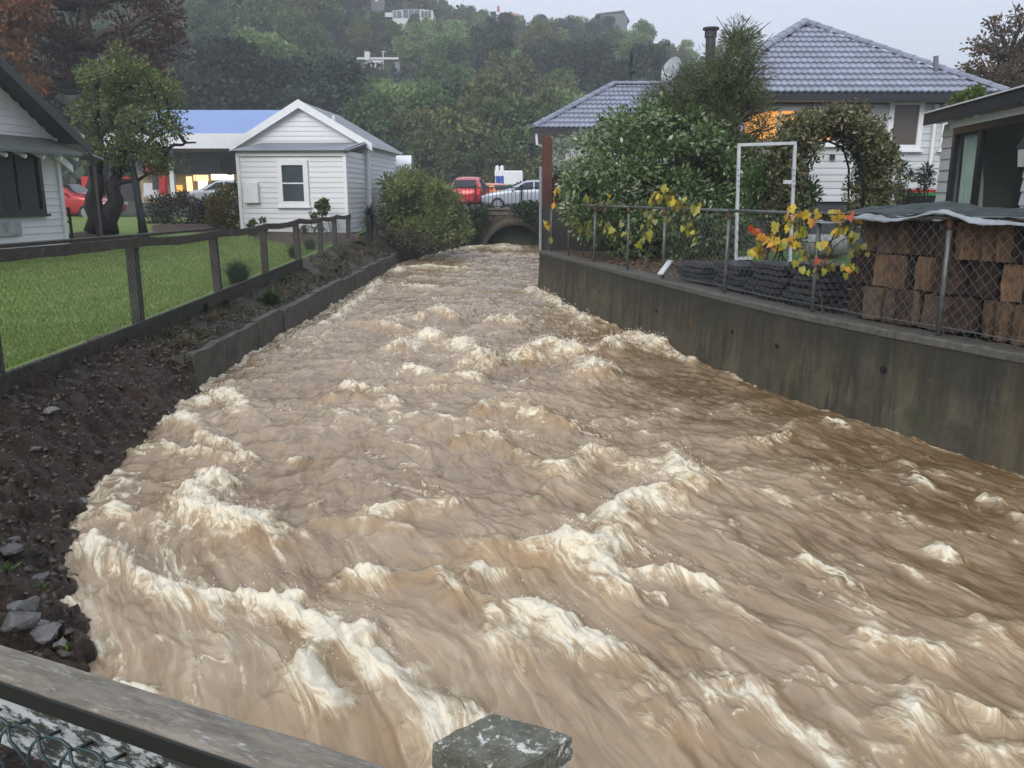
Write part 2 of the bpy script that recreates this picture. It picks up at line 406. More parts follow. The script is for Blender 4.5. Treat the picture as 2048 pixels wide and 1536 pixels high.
# crest lines read off the photograph: points, half width (m), height (m), foam
CRESTS = [
 ([(800, 690), (860, 672), (930, 690), (960, 715)], .30, .26, 1.0),
 ([(1060, 705), (1100, 690), (1150, 708), (1190, 745)], .34, .30, .75),
 ([(920, 725), (1000, 715), (1060, 705)], .16, .10, .7),
 ([(825, 735), (880, 750), (950, 748)], .16, .12, .9),
 ([(735, 640), (790, 650), (835, 668)], .28, .16, .5),
 ([(840, 632), (880, 618), (900, 628)], .22, .18, .7),
 ([(985, 640), (1010, 630), (1030, 645)], .22, .17, .7),
 ([(1200, 700), (1260, 668), (1320, 690)], .22, .22, .9),
 ([(1320, 690), (1390, 720)], .16, .12, .6),
 ([(660, 790), (690, 778), (715, 792)], .15, .14, .4),
 ([(690, 760), (760, 775), (790, 800)], .13, .10, .85),
 ([(790, 768), (900, 770), (1000, 770)], .10, .07, .8),
 ([(960, 815), (1010, 798), (1060, 820), (1110, 838)], .20, .18, .45),
 ([(840, 830), (850, 850), (900, 842), (950, 838)], .10, .07, .9),
 ([(980, 838), (1060, 855)], .10, .06, .9),
 ([(920, 880), (990, 868), (1060, 905), (1100, 920)], .18, .16, .6),
 ([(1130, 930), (1180, 895), (1230, 900)], .20, .18, .8),
 ([(1270, 920), (1330, 910), (1365, 940)], .18, .16, .9),
 ([(1080, 990), (1090, 960)], .12, .08, .6),
 ([(380, 800), (440, 778), (490, 800), (510, 820)], .17, .13, .9),
 ([(355, 815), (400, 850), (460, 885)], .11, .09, .9),
 ([(310, 875), (350, 890), (410, 905), (500, 900)], .12, .10, .75),
 ([(400, 970), (440, 950), (420, 1000), (480, 1030), (540, 1060)], .20, .20, .95),
 ([(230, 1010), (260, 1035), (290, 1030)], .10, .08, .8),
 ([(600, 905), (700, 910)], .10, .06, .5),
 ([(760, 1010), (830, 998), (900, 1005)], .11, .10, .7),
 ([(640, 1030), (760, 1045), (830, 1055)], .10, .07, .4),
 ([(1370, 965), (1290, 990), (1240, 1030), (1190, 1085), (1120, 1085)], .19, .24, 1.0),
 ([(950, 1100), (1010, 1085), (1090, 1100)], .22, .17, .25),
 ([(1100, 1080), (1170, 1100), (1230, 1165)], .16, .16, .8),
 ([(1260, 1130), (1330, 1128), (1400, 1150), (1470, 1200)], .10, .09, .8),
 ([(700, 1150), (800, 1142), (870, 1150), (920, 1185), (960, 1140)], .13, .15, .9),
 ([(930, 1180), (1000, 1195), (1030, 1250), (1060, 1290)], .13, .12, .95),
 ([(165, 1080), (210, 1110), (280, 1150), (340, 1180), (450, 1190), (560, 1195), (640, 1230), (700, 1290)], .10, .09, 1.0),
 ([(700, 1290), (640, 1310), (610, 1350), (660, 1400)], .14, .20, 1.0),
 ([(690, 1270), (760, 1330), (830, 1400), (900, 1420)], .18, .14, 1.0),
 ([(700, 1400), (790, 1430), (860, 1460)], .17, .10, .9),
 ([(1060, 1210), (1150, 1260), (1240, 1310), (1330, 1380), (1380, 1430)], .15, .14, .95),
 ([(1240, 1190), (1300, 1240), (1370, 1290)], .10, .08, .6),
 ([(1470, 1350), (1530, 1370), (1520, 1410)], .10, .08, .7),
 ([(1740, 1270), (1820, 1285), (1880, 1300)], .10, .09, .7),
 ([(1800, 1420), (1850, 1370), (1930, 1390), (2000, 1410)], .14, .12, .75),
 ([(1600, 1105), (1660, 1120), (1720, 1160)], .10, .07, .7),
 ([(1860, 1080), (1900, 1100)], .09, .07, .7),
 ([(1970, 985), (2010, 1000), (2060, 1040)], .10, .10, .6),
 ([(1480, 880), (1530, 885), (1600, 840)], .10, .07, .5),
 ([(1650, 835), (1700, 850)], .08, .06, .7), ([(1760, 880), (1810, 920), (1850, 960)], .10, .08, .5),
 ([(230, 1345), (300, 1360), (310, 1390)], .07, .05, 1.0),
 ([(780, 540), (860, 530), (930, 535)], .45, .12, .8), ([(800, 575), (900, 570)], .4, .12, .6),
 ([(960, 492), (990, 484), (1020, 494)], .9, .12, 1.0), ([(930, 505), (1060, 510)], .5, .12, .5),
 ([(880, 490), (920, 497), (960, 492)], .6, .08, .8), ([(790, 512), (850, 502), (900, 500)], .5, .12, .7),
 ([(1085, 590), (1130, 610), (1180, 640)], .14, .12, .8), ([(1060, 575), (1110, 600)], .2, .1, .8),
 ([(640, 655), (700, 610), (760, 560)], .12, .08, .7), ([(560, 720), (620, 690), (690, 640)], .10, .06, .4),
 ([(1960, 1250), (2060, 1240)], .15, .08, .6), ([(1960, 1480), (2060, 1500)], .15, .08, .7),
 ([(540, 1400), (600, 1440), (640, 1500)], .12, .06, .5),
]
def seg_dist(px, py, A0, B0):
    d = B0 - A0; L2 = d @ d + 1e-9
    t = np.clip(((px-A0[0])*d[0] + (py-A0[1])*d[1])/L2, 0, 1)
    dx = px - (A0[0]+t*d[0]); dy = py - (A0[1]+t*d[1])
    return dx, dy, t
ys = [1.2]
while ys[-1] < 36.5: ys.append(ys[-1] + max(.008, .0036*ys[-1]))
ys = np.concatenate([np.arange(-4, 1.2, .12), ys]); ts = np.linspace(0, 1, 620)
T, Y = np.meshgrid(ts, ys)
XLg, XRg = xl(Y)-.35, np.where(Y > 18.3, 1.35, xr(Y)+.12)
X = XLg*(1-T) + XRg*T
S = T*6.5
_yy = np.linspace(-4, 37, 800); _g = np.cumsum(np.interp(_yy, [-4, 3.5, 5.5, 9, 37], [.40, .42, .62, .95, 1.0]))*(_yy[1]-_yy[0])
GY_ = np.interp(Y, _yy, _g)        # patterns drawn out along the fast near water
wS = S + .22*fbm(S*1.1, GY_*.9, 21); wY = GY_ + .25*fbm(S*1.0+9, GY_*1.0, 23)
hsum = np.zeros_like(X); fsum = np.zeros_like(X); lip = np.zeros_like(X)
jx = .16*fbm(X*1.9, Y*1.9, 31, 4, .6) + .035*fbm(X*9, Y*9, 35, 2); jy = .16*fbm(X*1.9, Y*1.9, 33, 4, .6) + .035*fbm(X*9, Y*9, 37, 2)
for pts, wd, hh, fm in CRESTS:
    Q = crest_px(pts); far = np.mean([q[1] for q in Q])
    lo = min(q[1] for q in Q) - 7*wd - .8; hi = max(q[1] for q in Q) + 4*wd
    sl_ = (ys > lo) & (ys < hi)
    if not sl_.any(): continue
    xs_, y_ = X[sl_]+jx[sl_], Y[sl_]+jy[sl_]
    hb = np.zeros_like(xs_); fb = np.zeros_like(xs_); lb = np.zeros_like(xs_)
    for a, c in zip(Q[:-1], Q[1:]):
        dx, dy, t = seg_dist(xs_, y_, a, c)
        lat = np.abs(dx)
        up = np.where(dy > 0, dy/(wd*.75), -dy/(wd*1.35))       # steeper upstream
        r2 = up**2 + (lat/(wd*.8))**2
        hb = np.maximum(hb, .55*np.exp(-r2*1.0) + .45*np.exp(-1.9*np.sqrt(r2+.02)))
        # foam at the crest, trailing downstream
        ff = np.where(dy > 0, np.exp(-(dy/(wd*.42))**2), np.exp(-(np.maximum(-dy, 0)/(wd*1.7))**1.1))*np.exp(-(lat/(wd*1.15))**2)
        fb = np.maximum(fb, ff)
        lb = np.maximum(lb, np.exp(-((dy+wd*.75)/(wd*.5))**2)*np.exp(-(lat/(wd*.8))**2))
    hsum[sl_] = np.maximum(hsum[sl_], hh*hb) + .35*np.minimum(hsum[sl_], hh*hb)
    hsum[sl_] -= hh*.25*np.exp(-((y_ - np.mean([q[1] for q in Q]) - wd*1.6)/(wd*1.0))**2)*np.exp(-((xs_-np.mean([q[0] for q in Q]))/(wd*2))**2)
    fsum[sl_] = np.maximum(fsum[sl_], fm*fb); lip[sl_] = np.maximum(lip[sl_], lb*min(1, hh/.16))
br = sstep(-.40, .22, fbm(X*1.5, Y*1.5, 201, 3)); fsum *= .35 + .70*br; hsum *= (.62 + .40*br)*sstep(-.12, .30, X-xl(Y))
calm = sstep(.55, .95, T)*sstep(16, 8, Y)                    # smoother sheet along the right wall
amp = 1 - .45*calm
swell = fbm(wS/1.35, wY/1.15, 41, 3)
rid = ridged(wS*.95, wY*1.25, 43, 4)
chop = ridged(wS*3.0+2*jx, wY*3.0, 47, 3)
fine = fbm(wS*11, wY*8, 51, 3)
far_amp = np.interp(Y, [2, 6, 20, 36], [.8, 1, 1.0, .7])
H = hsum*.74 + amp*far_amp*(.085*swell + .06*(rid-.55) + .030*(chop-.5)) + .006*fine*amp + .005*amp*(ridged(wS*7, wY*5.5, 57, 3)-.5)
rip = ridged(S*5.5 + .4*swell, Y*2.1, 55, 3)
H += calm*.018*(rip-.5)
# foam: breaking crests + ridge lines + flecks and streaks carried downstream
lace = ridged(wS*2.6 + .5*fine, wY*2.0, 61, 5, .62); streak = ridged(wS*6 + .25*swell, wY*1.5, 63, 4, .6)
grain = fbm(wS*17, wY*11, 67, 3); patch = fbm(wS*.8, wY*.7, 71, 3)
nearmix = sstep(7, 4, Y)
tex = .5*lace + .5*np.where(nearmix > 0, nearmix*streak + (1-nearmix)*lace, lace)
frag = fbm(wS*4.2, wY*2.6, 73, 4, .62)
fm_ = fsum + .38*frag*sstep(.02, .35, fsum) + .30*(tex-.62)*sstep(.02, .3, fsum)
foam = np.clip(fm_, 0, 1)
ridgeline = sstep(.74, .97, rid)*sstep(-.1, .35, patch + .15)
foam = np.maximum(foam, .82*ridgeline*amp)
flecks = sstep(.70, .93, lace + .10*grain + .10*patch)*sstep(-.30, .3, patch + .2*swell)
foam = np.maximum(foam, .78*flecks*(1-.5*calm))
st2 = sstep(.62, .92, streak + .08*grain + .10*patch)*sstep(-.2, .35, fbm(wS*1.3, wY*.6, 77, 3))
foam = np.maximum(foam, (.38*nearmix + .25)*st2*(1-.3*calm))
edgeL = np.exp(-((X-xl(Y))/.17)**2)*sstep(.3, .7, lace + .3*grain)*np.interp(Y, [3, 5, 9, 26], [.45, .6, .9, .9])
edgeR = np.exp(-((X-xr(Y))/.14)**2)*sstep(.4, .75, lace + .3*grain)*.6
foam = np.clip(np.maximum(foam, np.maximum(edgeL, edgeR)), 0, 1)
fr2 = ridged(wS*9 + frag, wY*7, 83, 4, .65)
H += .05*foam*(grain*.7 + .6*(lace-.5) + .6*frag + .7*(fr2-.55)) + .006*foam
tone = np.clip(.5 + .45*swell + .35*(rid-.6) + .25*fine + .5*(streak-.55)*(.4+.6*nearmix) - .60*calm*(.6+.5*fbm(S*2, Y*.8, 81, 3)), 0, 1)
# lean the crests downstream
X2 = X + .25*H*fine*0; Y2 = Y - .55*np.clip(H, 0, .4)*sstep(.05, .2, hsum)
me = grid_mesh('creek_water', X2, Y2, H, None)
ca = me.color_attributes.new('mix', 'FLOAT_COLOR', 'POINT')
buf = np.stack([foam, tone, np.clip(lip*(1-foam), 0, 1), np.ones_like(foam)], -1).astype(np.float32)
ca.data.foreach_set('color', buf.ravel())
fl = me.attributes.new('flow', 'FLOAT_VECTOR', 'POINT'); fl.data.foreach_set('vector', np.stack([wS + .15*frag, wY, 0*wS], -1).astype(np.float32).ravel())
m_water, t, bs, mo = _nt('flood_water')
at_ = node(t, 'ShaderNodeVertexColor', layer_name='mix'); sp = node(t, 'ShaderNodeSeparateColor'); t.links.new(at_.outputs[0], sp.inputs[0])
fa_ = node(t, 'ShaderNodeAttribute', attribute_name='flow')
def fmap(sx, sy):
    mp = node(t, 'ShaderNodeMapping'); mp.inputs['Scale'].default_value = (sx, sy, 1); t.links.new(fa_.outputs['Vector'], mp.inputs[0]); return mp.outputs[0]
def rnoise(vec, scale, detail=6, rough=.6, dist=0):
    n_ = node(t, 'ShaderNodeTexNoise', noise_type='RIDGED_MULTIFRACTAL'); n_.inputs['Scale'].default_value = scale; n_.inputs['Detail'].default_value = detail; n_.inputs['Roughness'].default_value = rough
    n_.inputs['Distortion'].default_value = dist; t.links.new(vec, n_.inputs['Vector']); return n_.outputs['Fac']
M_, S_ = sp.outputs[0], math_
n1 = noise(t, fmap(1, .5), 30, 6, .68, .5); n2 = noise(t, fmap(1, .45), 8, 5, .62, .3); st = noise(t, fmap(1, .13), 22, 5, .62)
lc = noise(t, fmap(1, .55), 7, 8, .66, 1.4); lines = S_(t, 'ABSOLUTE', S_(t, 'SUBTRACT', lc, .5)); lines = ramp(t, lines, [(0, 1), (.05, .45), (.14, 0)])
lc2 = noise(t, fmap(1, .4), 17, 7, .66, 1.2); lines2 = S_(t, 'ABSOLUTE', S_(t, 'SUBTRACT', lc2, .5)); lines2 = ramp(t, lines2, [(0, 1), (.05, .4), (.13, 0)])
# body of the water: silt brown, lighter where it is aerated, streaked along the flow
tn = S_(t, 'ADD', sp.outputs[1], S_(t, 'ADD', S_(t, 'MULTIPLY', S_(t, 'SUBTRACT', n2, .5), .75), S_(t, 'MULTIPLY', S_(t, 'SUBTRACT', st, .5), 1.5)))
wc = ramp(t, tn, [(.0, (.155, .096, .044)), (.36, (.29, .204, .119)), (.75, (.385, .287, .182)), (1.0, (.50, .405, .285))])
wc = mixc(t, S_(t, 'MULTIPLY', sp.outputs[2], .7), wc, (.40, .262, .125))
# froth: solid on the breaking crests, torn into lace and threads away from them
v_ = S_(t, 'ADD', S_(t, 'MULTIPLY', S_(t, 'POWER', M_, 1.6), .90), S_(t, 'MULTIPLY', S_(t, 'SUBTRACT', n1, .5), 1.35))
v_ = S_(t, 'ADD', v_, S_(t, 'MULTIPLY', S_(t, 'SUBTRACT', n2, .5), .8))
v_ = S_(t, 'ADD', v_, S_(t, 'MULTIPLY', S_(t, 'SUBTRACT', st, .5), .7))
gate = ramp(t, M_, [(.03, 0), (.40, 1)])
v_ = S_(t, 'ADD', v_, S_(t, 'MULTIPLY', S_(t, 'ADD', S_(t, 'MULTIPLY', lines, .30), S_(t, 'MULTIPLY', lines2, .24)), S_(t, 'ADD', gate, .25)))
fo = ramp(t, v_, [(.34, 0), (.56, .30), (.78, .62), (1.0, .90)])
fo = S_(t, 'MULTIPLY', fo, S_(t, 'ADD', S_(t, 'MULTIPLY', gate, .75), .25))
fcol = ramp(t, v_, [(.35, (.54, .425, .275)), (.7, (.69, .59, .41)), (1.0, (.83, .77, .61))])
wc = mixc(t, fo, wc, fcol)
t.links.new(wc, bs.inputs['Base Color'])
rr = node(t, 'ShaderNodeMapRange'); rr.inputs[3].default_value = .17; rr.inputs[4].default_value = .7; t.links.new(fo, rr.inputs[0]); t.links.new(rr.outputs[0], bs.inputs['Roughness'])
bs.inputs['Specular IOR Level'].default_value = .5
hb = S_(t, 'ADD', S_(t, 'ADD', S_(t, 'MULTIPLY', n1, .7), S_(t, 'MULTIPLY', n2, .8)), S_(t, 'ADD', S_(t, 'MULTIPLY', lines, .25), S_(t, 'MULTIPLY', st, .4))); bump(t, bs, hb, .30, .02)
me.materials.append(m_water)
o = link('water', me); tag(o, kind='structure')
# spray thrown off the crests
cand = np.argwhere((foam > .65) & (hsum > .06) & (Y > 2) & (Y < 24))
k = 4200; pick = cand[rng.integers(0, len(cand), k)]
px_ = X2[pick[:, 0], pick[:, 1]]; py_ = Y2[pick[:, 0], pick[:, 1]]; pz_ = H[pick[:, 0], pick[:, 1]]
P = np.stack([px_, py_, pz_], 1) + rng.normal(size=(k, 3))*np.array([.05, .06, .0])
P[:, 2] += np.abs(rng.normal(size=k))*.035 + .004
sz = (.0014 + .0036*rng.random(k)**3)*(.5 + P[:, 1]/9)
dirs = np.array([[1, 0, 0], [-1, 0, 0], [0, 1, 0], [0, -1, 0], [0, 0, 1.5], [0, 0, -1.5]])
V = (P[:, None] + dirs[None]*sz[:, None, None]).reshape(-1, 3)
octf = np.array([[0, 2, 4], [2, 1, 4], [1, 3, 4], [3, 0, 4], [2, 0, 5], [1, 2, 5], [3, 1, 5], [0, 3, 5]])
Fc = (octf[None] + (np.arange(k)*6)[:, None, None]).reshape(-1, 3)
m_spray = plain('spray_drops', (.85, .80, .71), .4)
o = link('spray', np_mesh('spray', V, Fc, m_spray, True)); tag(o, 'fine muddy spray drops above the breaking wave crests', 'spray', kind='stuff')
# ================================================================ BANKS, WALLS, FENCES, CULVERT
m_conc = M('old_concrete', (.045, .042, .034), (.10, .095, .08), 5, .75, .4, 40, .01)
def wall_mat():
    "board-marked concrete with run-off streaks, moss and a dark wet band under the coping"
    m, t, b, o = _nt('stained_wall_concrete')
    v = coord(t, (1, 1, 1)); vs = coord(t, (2.6, 2.6, .22))
    base = ramp(t, noise(t, v, 3.2, 7, .65), [(.3, (.032, .029, .019)), (.7, (.115, .102, .068))])
    st = math_(t, 'MULTIPLY', ramp(t, noise(t, vs, 2.2, 7, .75, .4), [(.45, 0), (.57, 1)]), ramp(t, noise(t, v, .8, 4, .6), [(.38, .15), (.58, 1)]))
    base = mixc(t, math_(t, 'MULTIPLY', st, .82), base, (.018, .018, .014))
    gm = ramp(t, noise(t, vs, 1.3, 5, .65), [(.50, 0), (.62, 1)])
    base = mixc(t, math_(t, 'MULTIPLY', gm, .4), base, (.12, .095, .04))
    ms = ramp(t, noise(t, v, 1.4, 6, .6), [(.56, 0), (.68, 1)])
    base = mixc(t, math_(t, 'MULTIPLY', ms, .7), base, (.04, .045, .02))
    pale = ramp(t, noise(t, v, 12, 6, .75), [(.64, 0), (.72, 1)])
    base = mixc(t, math_(t, 'MULTIPLY', pale, .5), base, (.26, .24, .20))
    # grime creeping down from the top
    tc = node(t, 'ShaderNodeTexCoord'); sx = node(t, 'ShaderNodeSeparateXYZ'); t.links.new(tc.outputs['Object'], sx.inputs[0])
    zz = math_(t, 'ADD', sx.outputs[2], math_(t, 'MULTIPLY', math_(t, 'SUBTRACT', noise(t, vs, 3, 5, .7), .5), 1.1))
    gr = ramp(t, zz, [(.38, 0), (.80, 1)])
    base = mixc(t, math_(t, 'MULTIPLY', gr, .7), base, (.016, .017, .013))
    t.links.new(base, b.inputs['Base Color']); b.inputs['Roughness'].default_value = .62
    wv = node(t, 'ShaderNodeTexWave', wave_type='BANDS', bands_direction='Z'); wv.inputs['Scale'].default_value = 1.05; wv.inputs['Distortion'].default_value = .35; wv.inputs['Detail'].default_value = 2
    t.links.new(v, wv.inputs[0]); ln = ramp(t, wv.outputs['Fac'], [(0, 0), (.05, 1)])
    hh = math_(t, 'ADD', math_(t, 'MULTIPLY', noise(t, v, 22, 8, .7), .8), math_(t, 'MULTIPLY', ln, .03)); bump(t, b, hh, .55, .02)
    return m
m_wall = wall_mat()
m_cope = M('coping_concrete', (.065, .062, .052), (.12, .115, .10), 14, .7, .5, 60, .01)
m_galv = M('galvanised_steel', (.085, .095, .09), (.15, .16, .155), 20, .42, .1, metal=.35)
m_wire = plain('fence_wire', (.13, .145, .14), .45, .3)
m_dark = plain('dark_hole', (.006, .006, .006), .9)
m_rust = M('rusty_steel', (.16, .055, .02), (.06, .03, .02), 12, .8, .4)

# ---- left mud bank (ground of the bank between fence and water)
by = axis([(-3, 10, .03), (10, 36, .1)]); bt = np.linspace(0, 1, 120)
T, Y = np.meshgrid(bt, by)
wallz = sstep(8.5, 9.2, Y)*(1-sstep(25.2, 26.5, Y))
x0 = np.interp(Y, [-3, 26, 31, 36], [-4.32, -4.5, -4.5, -4.4]); x1 = xl(Y)*1.0 + .28; x1 = x1*(1-wallz) + (-3.60)*wallz
X = x0*(1-T) + x1*T
top = ground_h(np.full_like(X, -4.6), Y) + .015
Tl = np.clip((xl(Y)-x0)/(x1-x0+1e-6), .3, .97)
slope = np.where(T < Tl, top*(1-np.clip(T/Tl, 0, 1)**2.0) + .02, .02 - .5*np.clip((T-Tl)/(1-Tl), 0, 1))
flat = top*(1-T) + .37*T
Z = slope*(1-wallz) + flat*wallz
rough = np.interp(Y, [2, 8, 12], [1, 1, .45])*sstep(0, .12, T)
cl = .10*fbm(X*2.6, Y*2.6, 90, 5, .6) + .13*(ridged(X*3.6, Y*3.6, 93, 5, .62)-.55) + .05*fbm(X*13, Y*13, 95, 4, .62)
Z = Z + cl*rough*(1-wallz*.3)
Z = np.where((T < Tl*.95) & (wallz < .5), np.maximum(Z, .09 + .05*pn(X*6, Y*6, 99)), Z)
X = X + .05*fbm(Y*3, Z*5, 97, 3)*rough*(1-wallz)
o = link('mud_bank', grid_mesh('mud_bank', X, Y, Z, m_mud)); tag(o, kind='structure')
def bank_z(x, y):
    j = int(np.clip(np.searchsorted(by, y), 0, len(by)-1)); i = int(np.clip(np.searchsorted(X[j], x), 0, X.shape[1]-1)); return float(Z[j, i])
BX, BZ = X.copy(), Z.copy()
# stones in the mud
def stone_mesh(seed, mat):
    r = np.random.default_rng(seed); bm = bmesh.new(); bmesh.ops.create_icosphere(bm, subdivisions=2, radius=1)
    k = r.normal(size=(5, 3))
    for v in bm.verts:
        p = np.array(v.co); f = 1 + .18*np.sin(p@k[0]*1.6) + .12*np.sin(p@k[1]*2.7)
        for q in k[2:]:
            q = q/np.linalg.norm(q); d = p@q
            if d > .55: p = p - q*(d-.55)*.9
        v.co = Vector(p*f)*1.0; v.co.z *= .6
    me = bpy.data.meshes.new('stone'); bm.to_mesh(me); bm.free(); me.materials.append(mat); return me
m_stone = M('wet_stone', (.085, .085, .09), (.15, .145, .14), 4, .35, .3, isl=.35)
SM = [stone_mesh(i, m_stone) for i in range(5)]
r_ = random.Random(3)
spots = [(60, 1230, .07), (30, 1215, .06), (120, 1270, .04), (90, 1285, .08), (45, 1290, .10), (75, 1255, .05), (200, 700, .05), (175, 800, .06), (120, 805, .05), (255, 795, .05),
         (70, 900, .05), (60, 960, .05), (240, 870, .04), (110, 857, .06), (40, 845, .04), (150, 740, .05), (290, 715, .07), (30, 1070, .05), (160, 1005, .05), (20, 1120, .07), (220, 930, .05), (85, 1165, .05)]
for px, py, sz in spots:
    g = Gz(px, py, .3)
    for _ in range(6): g = Gz(px, py, bank_z(g.x, g.y))
    o = link('stone', SM[r_.randrange(5)], None, (g.x, g.y, bank_z(g.x, g.y)+sz*.15), (0, 0, r_.uniform(0, 6)), (sz, sz*r_.uniform(.7, 1), sz*r_.uniform(.7, 1)))
    tag(o, 'wet grey stone lying in the muddy left bank', 'stone', 'stones in the mud bank')
k = 5200   # loose grit and clods
gy_ = 2.6 + 9*rng.random(k)**1.3; gt = rng.random(k); P = []
for yv, tv in zip(gy_, gt):
    j = int(np.clip(np.searchsorted(by, yv), 0, len(by)-1)); i = int(8 + tv*100); P.append((BX[j, i], yv, BZ[j, i]))
P = np.array(P); sz = .006 + .032*rng.random(k)**3.5
V = (P[:, None] + (dirs*np.array([1, .8, .45]))[None]*sz[:, None, None]*(1+.3*rng.normal(size=(k, 6, 1)))).reshape(-1, 3)
o = link('bank_grit', np_mesh('bank_grit', V, (octf[None] + (np.arange(k)*6)[:, None, None]).reshape(-1, 3), M('grit', (.035, .025, .018), (.11, .09, .075), 9, .5, 0))); tag(o, 'loose clods and grit on the muddy left bank', 'gravel', kind='stuff')

# ---- left retaining wall: upright concrete slabs
rw = empty('retaining_wall', (-3.56, 17, 0), 'low retaining wall of dark upright concrete slabs along the left bank', 'retaining wall')
y = 8.95; i = 0
while y < 25.2:
    L = r_.uniform(1.0, 1.35); tz = .38 + r_.uniform(-.025, .03); b = MB()
    n_ = 6; poly = []
    for q in range(n_+1): poly.append((-3.62, y + .012 + (L-.024)*q/n_, tz + r_.uniform(-.012, .012)))
    poly += [(-3.62, y + L-.012, -.7), (-3.62, y+.012, -.7)]
    b.extrude(poly, (.11 + r_.uniform(-.015, .02), 0, r_.uniform(-.01, .01))); b.build('slab', m_conc, rw)
    y += L; i += 1
b = MB(); b.extrude([(-3.62, 8.93, .40), (-3.62, 8.83, -.7), (-3.95, 8.75, -.6), (-4.0, 8.8, .30)], (.02, .12, 0)); b.build('end_slab', m_conc, rw)

# ---- right concrete wall
WP = [Vector((x_, y_, 0)) for x_, y_ in ((.60, 18.3), (1.30, 15.3), (2.07, 12.0), (2.48, 10.3), (2.86, 8.8), (3.38, 7.4), (3.93, 6.14), (4.75, 4.0), (5.55, 2.0), (6.6, -.6), (7.6, -3))]
def wall_pt(i_): return WP[i_]
def path_normals(ps):
    ns = []
    for i_, p in enumerate(ps):
        t_ = (ps[min(i_+1, len(ps)-1)] - ps[max(i_-1, 0)]).normalized(); ns.append(Vector((-t_.y, t_.x, 0)) if (-t_.y) > 0 else Vector((t_.y, -t_.x, 0)))
    return ns
WN = path_normals(WP)     # pointing to the garden (+x)
cw = empty('concrete_wall', (2.9, 8.8, 0), 'stained grey concrete retaining wall along the right side of the creek', 'retaining wall')
rows = [(-.9, .10), (-.3, .06), (0, .04), (.3, .02), (.55, .01), (.80, 0), (.845, 0)]
dense = []; dn = []
for a_, b_, na, nb in zip(WP[:-1], WP[1:], WN[:-1], WN[1:]):
    for q in range(12): dense.append(a_.lerp(b_, q/12)); dn.append(na.lerp(nb, q/12).normalized())
dense.append(WP[-1]); dn.append(WN[-1])
vs = []; fs = []; m_ = len(rows)+2
for i_, (p, n_) in enumerate(zip(dense, dn)):
    for z_, off in rows:
        j_ = .010*float(pn(i_*.35, z_*6, 12)); vs.append(p - n_*(off+j_*.6) + Vector((0, 0, z_)))
    vs.append(p + n_*.26 + Vector((0, 0, .845))); vs.append(p + n_*.26 + Vector((0, 0, -.9)))
for i_ in range(len(dense)-1):
    for q in range(m_): fs.append((i_*m_+q, i_*m_+(q+1) % m_, (i_+1)*m_+(q+1) % m_, (i_+1)*m_+q))
fs += [tuple(range(m_)), tuple(range((len(dense)-1)*m_, len(dense)*m_))]
b = MB(); b.add(vs, fs); b.build('wall_body', m_wall, cw, smooth=False)
b = MB(); vs = []; fs = []
for i_, (p, n_) in enumerate(zip(dense, dn)):
    jz = .008*float(pn(i_*.6, 3, 14)); jx_ = .008*float(pn(i_*.8, 7, 15))
    for off, z_ in ((-.012+jx_, .848), (-.014+jx_, .905+jz), (.0, .918+jz), (.27, .918+jz), (.27, .848)): vs.append(p + n_*off + Vector((0, 0, z_)))
for i_ in range(len(dense)-1):
    for q in range(5): fs.append((i_*5+q, i_*5+(q+1) % 5, (i_+1)*5+(q+1) % 5, (i_+1)*5+q))
fs += [tuple(range(5)), tuple(range((len(dense)-1)*5, len(dense)*5))]
b.add(vs, fs); b.build('coping', m_cope, cw)
def wall_hit(px, py):
    "point of the wall face seen at a pixel"
    d = ray(px, py); best = None
    for a_, b_ in zip(WP[:-1], WP[1:]):
        e = b_ - a_; den = d.x*e.y - d.y*e.x
        if abs(den) < 1e-9: continue
        t_ = (a_.x*e.y - a_.y*e.x)/den; s_ = ((d.x*t_-a_.x)*e.x + (d.y*t_-a_.y)*e.y)/e.length_squared
        if t_ > 0 and -.001 <= s_ <= 1.001:
            e.normalize(); return Vector((0, 0, EZ)) + d*t_, Vector((e.y, -e.x, 0)) if e.y > 0 else Vector((-e.y, e.x, 0)), e
    return None
for px, py, rr_ in ((1385, 648, .05), (1466, 664, .03), (1315, 622, .03), (1556, 692, .03), (1768, 740, .04), (1160, 578, .025), (1200, 583, .025)):
    h_ = wall_hit(px, py)
    if h_ is None: continue
    p, n_, e = h_; n_ = -WN[4] if n_.dot(WN[4]) > 0 else n_; b = MB()
    pts = [p - n_*.05, p + n_*.018]; b.tube(pts, [rr_, rr_*.9], 12); o = b.build('weep_hole', m_dark if rr_ < .05 else m_rust, cw)
# ---- chain-link fence on the right wall
rf = empty('chain_link_fence', (2.9, 8.8, .91), 'rusty grey pipe and chain-link fence standing on the right concrete wall', 'fence')
bases = [Gz(px, py, .915) for px, py in ((1086, 504), (1129, 513), (1178, 524), (1239, 540), (1317, 557), (1425, 586), (1582, 628), (1860, 676))]
def path_off(p, d):   # keep the posts on the wall top
    best = min(range(len(dense)), key=lambda i_: (dense[i_]-Vector((p.x, p.y, 0))).length); return dense[best] + dn[best]*d
bases = [path_off(p, .12) for p in bases]
e_ = bases[-1] + (bases[-1]-bases[-2]).normalized()*2.0; e_ = path_off(e_, .12); bases += [e_]
e2 = path_off(bases[-1] + (bases[-1]-bases[-2]).normalized()*2.2, .12); bases += [e2]
for i_, p in enumerate(bases):
    p = Vector((p.x, p.y, .915)); lean = Vector((r_.uniform(-.012, .012), r_.uniform(-.012, .012), 0)); b = MB()
    b.tube([p - Vector((0, 0, .03)), p + Vector((0, 0, .98)) + lean], .022, 10); po = b.build('post', m_galv, rf, smooth=True)
    b = MB(); b.tube([p + lean + Vector((0, 0, .90)), p + lean + Vector((0, 0, .99))], .026, 10); b.build('rusty_cap', m_rust, po, smooth=True, local=False)
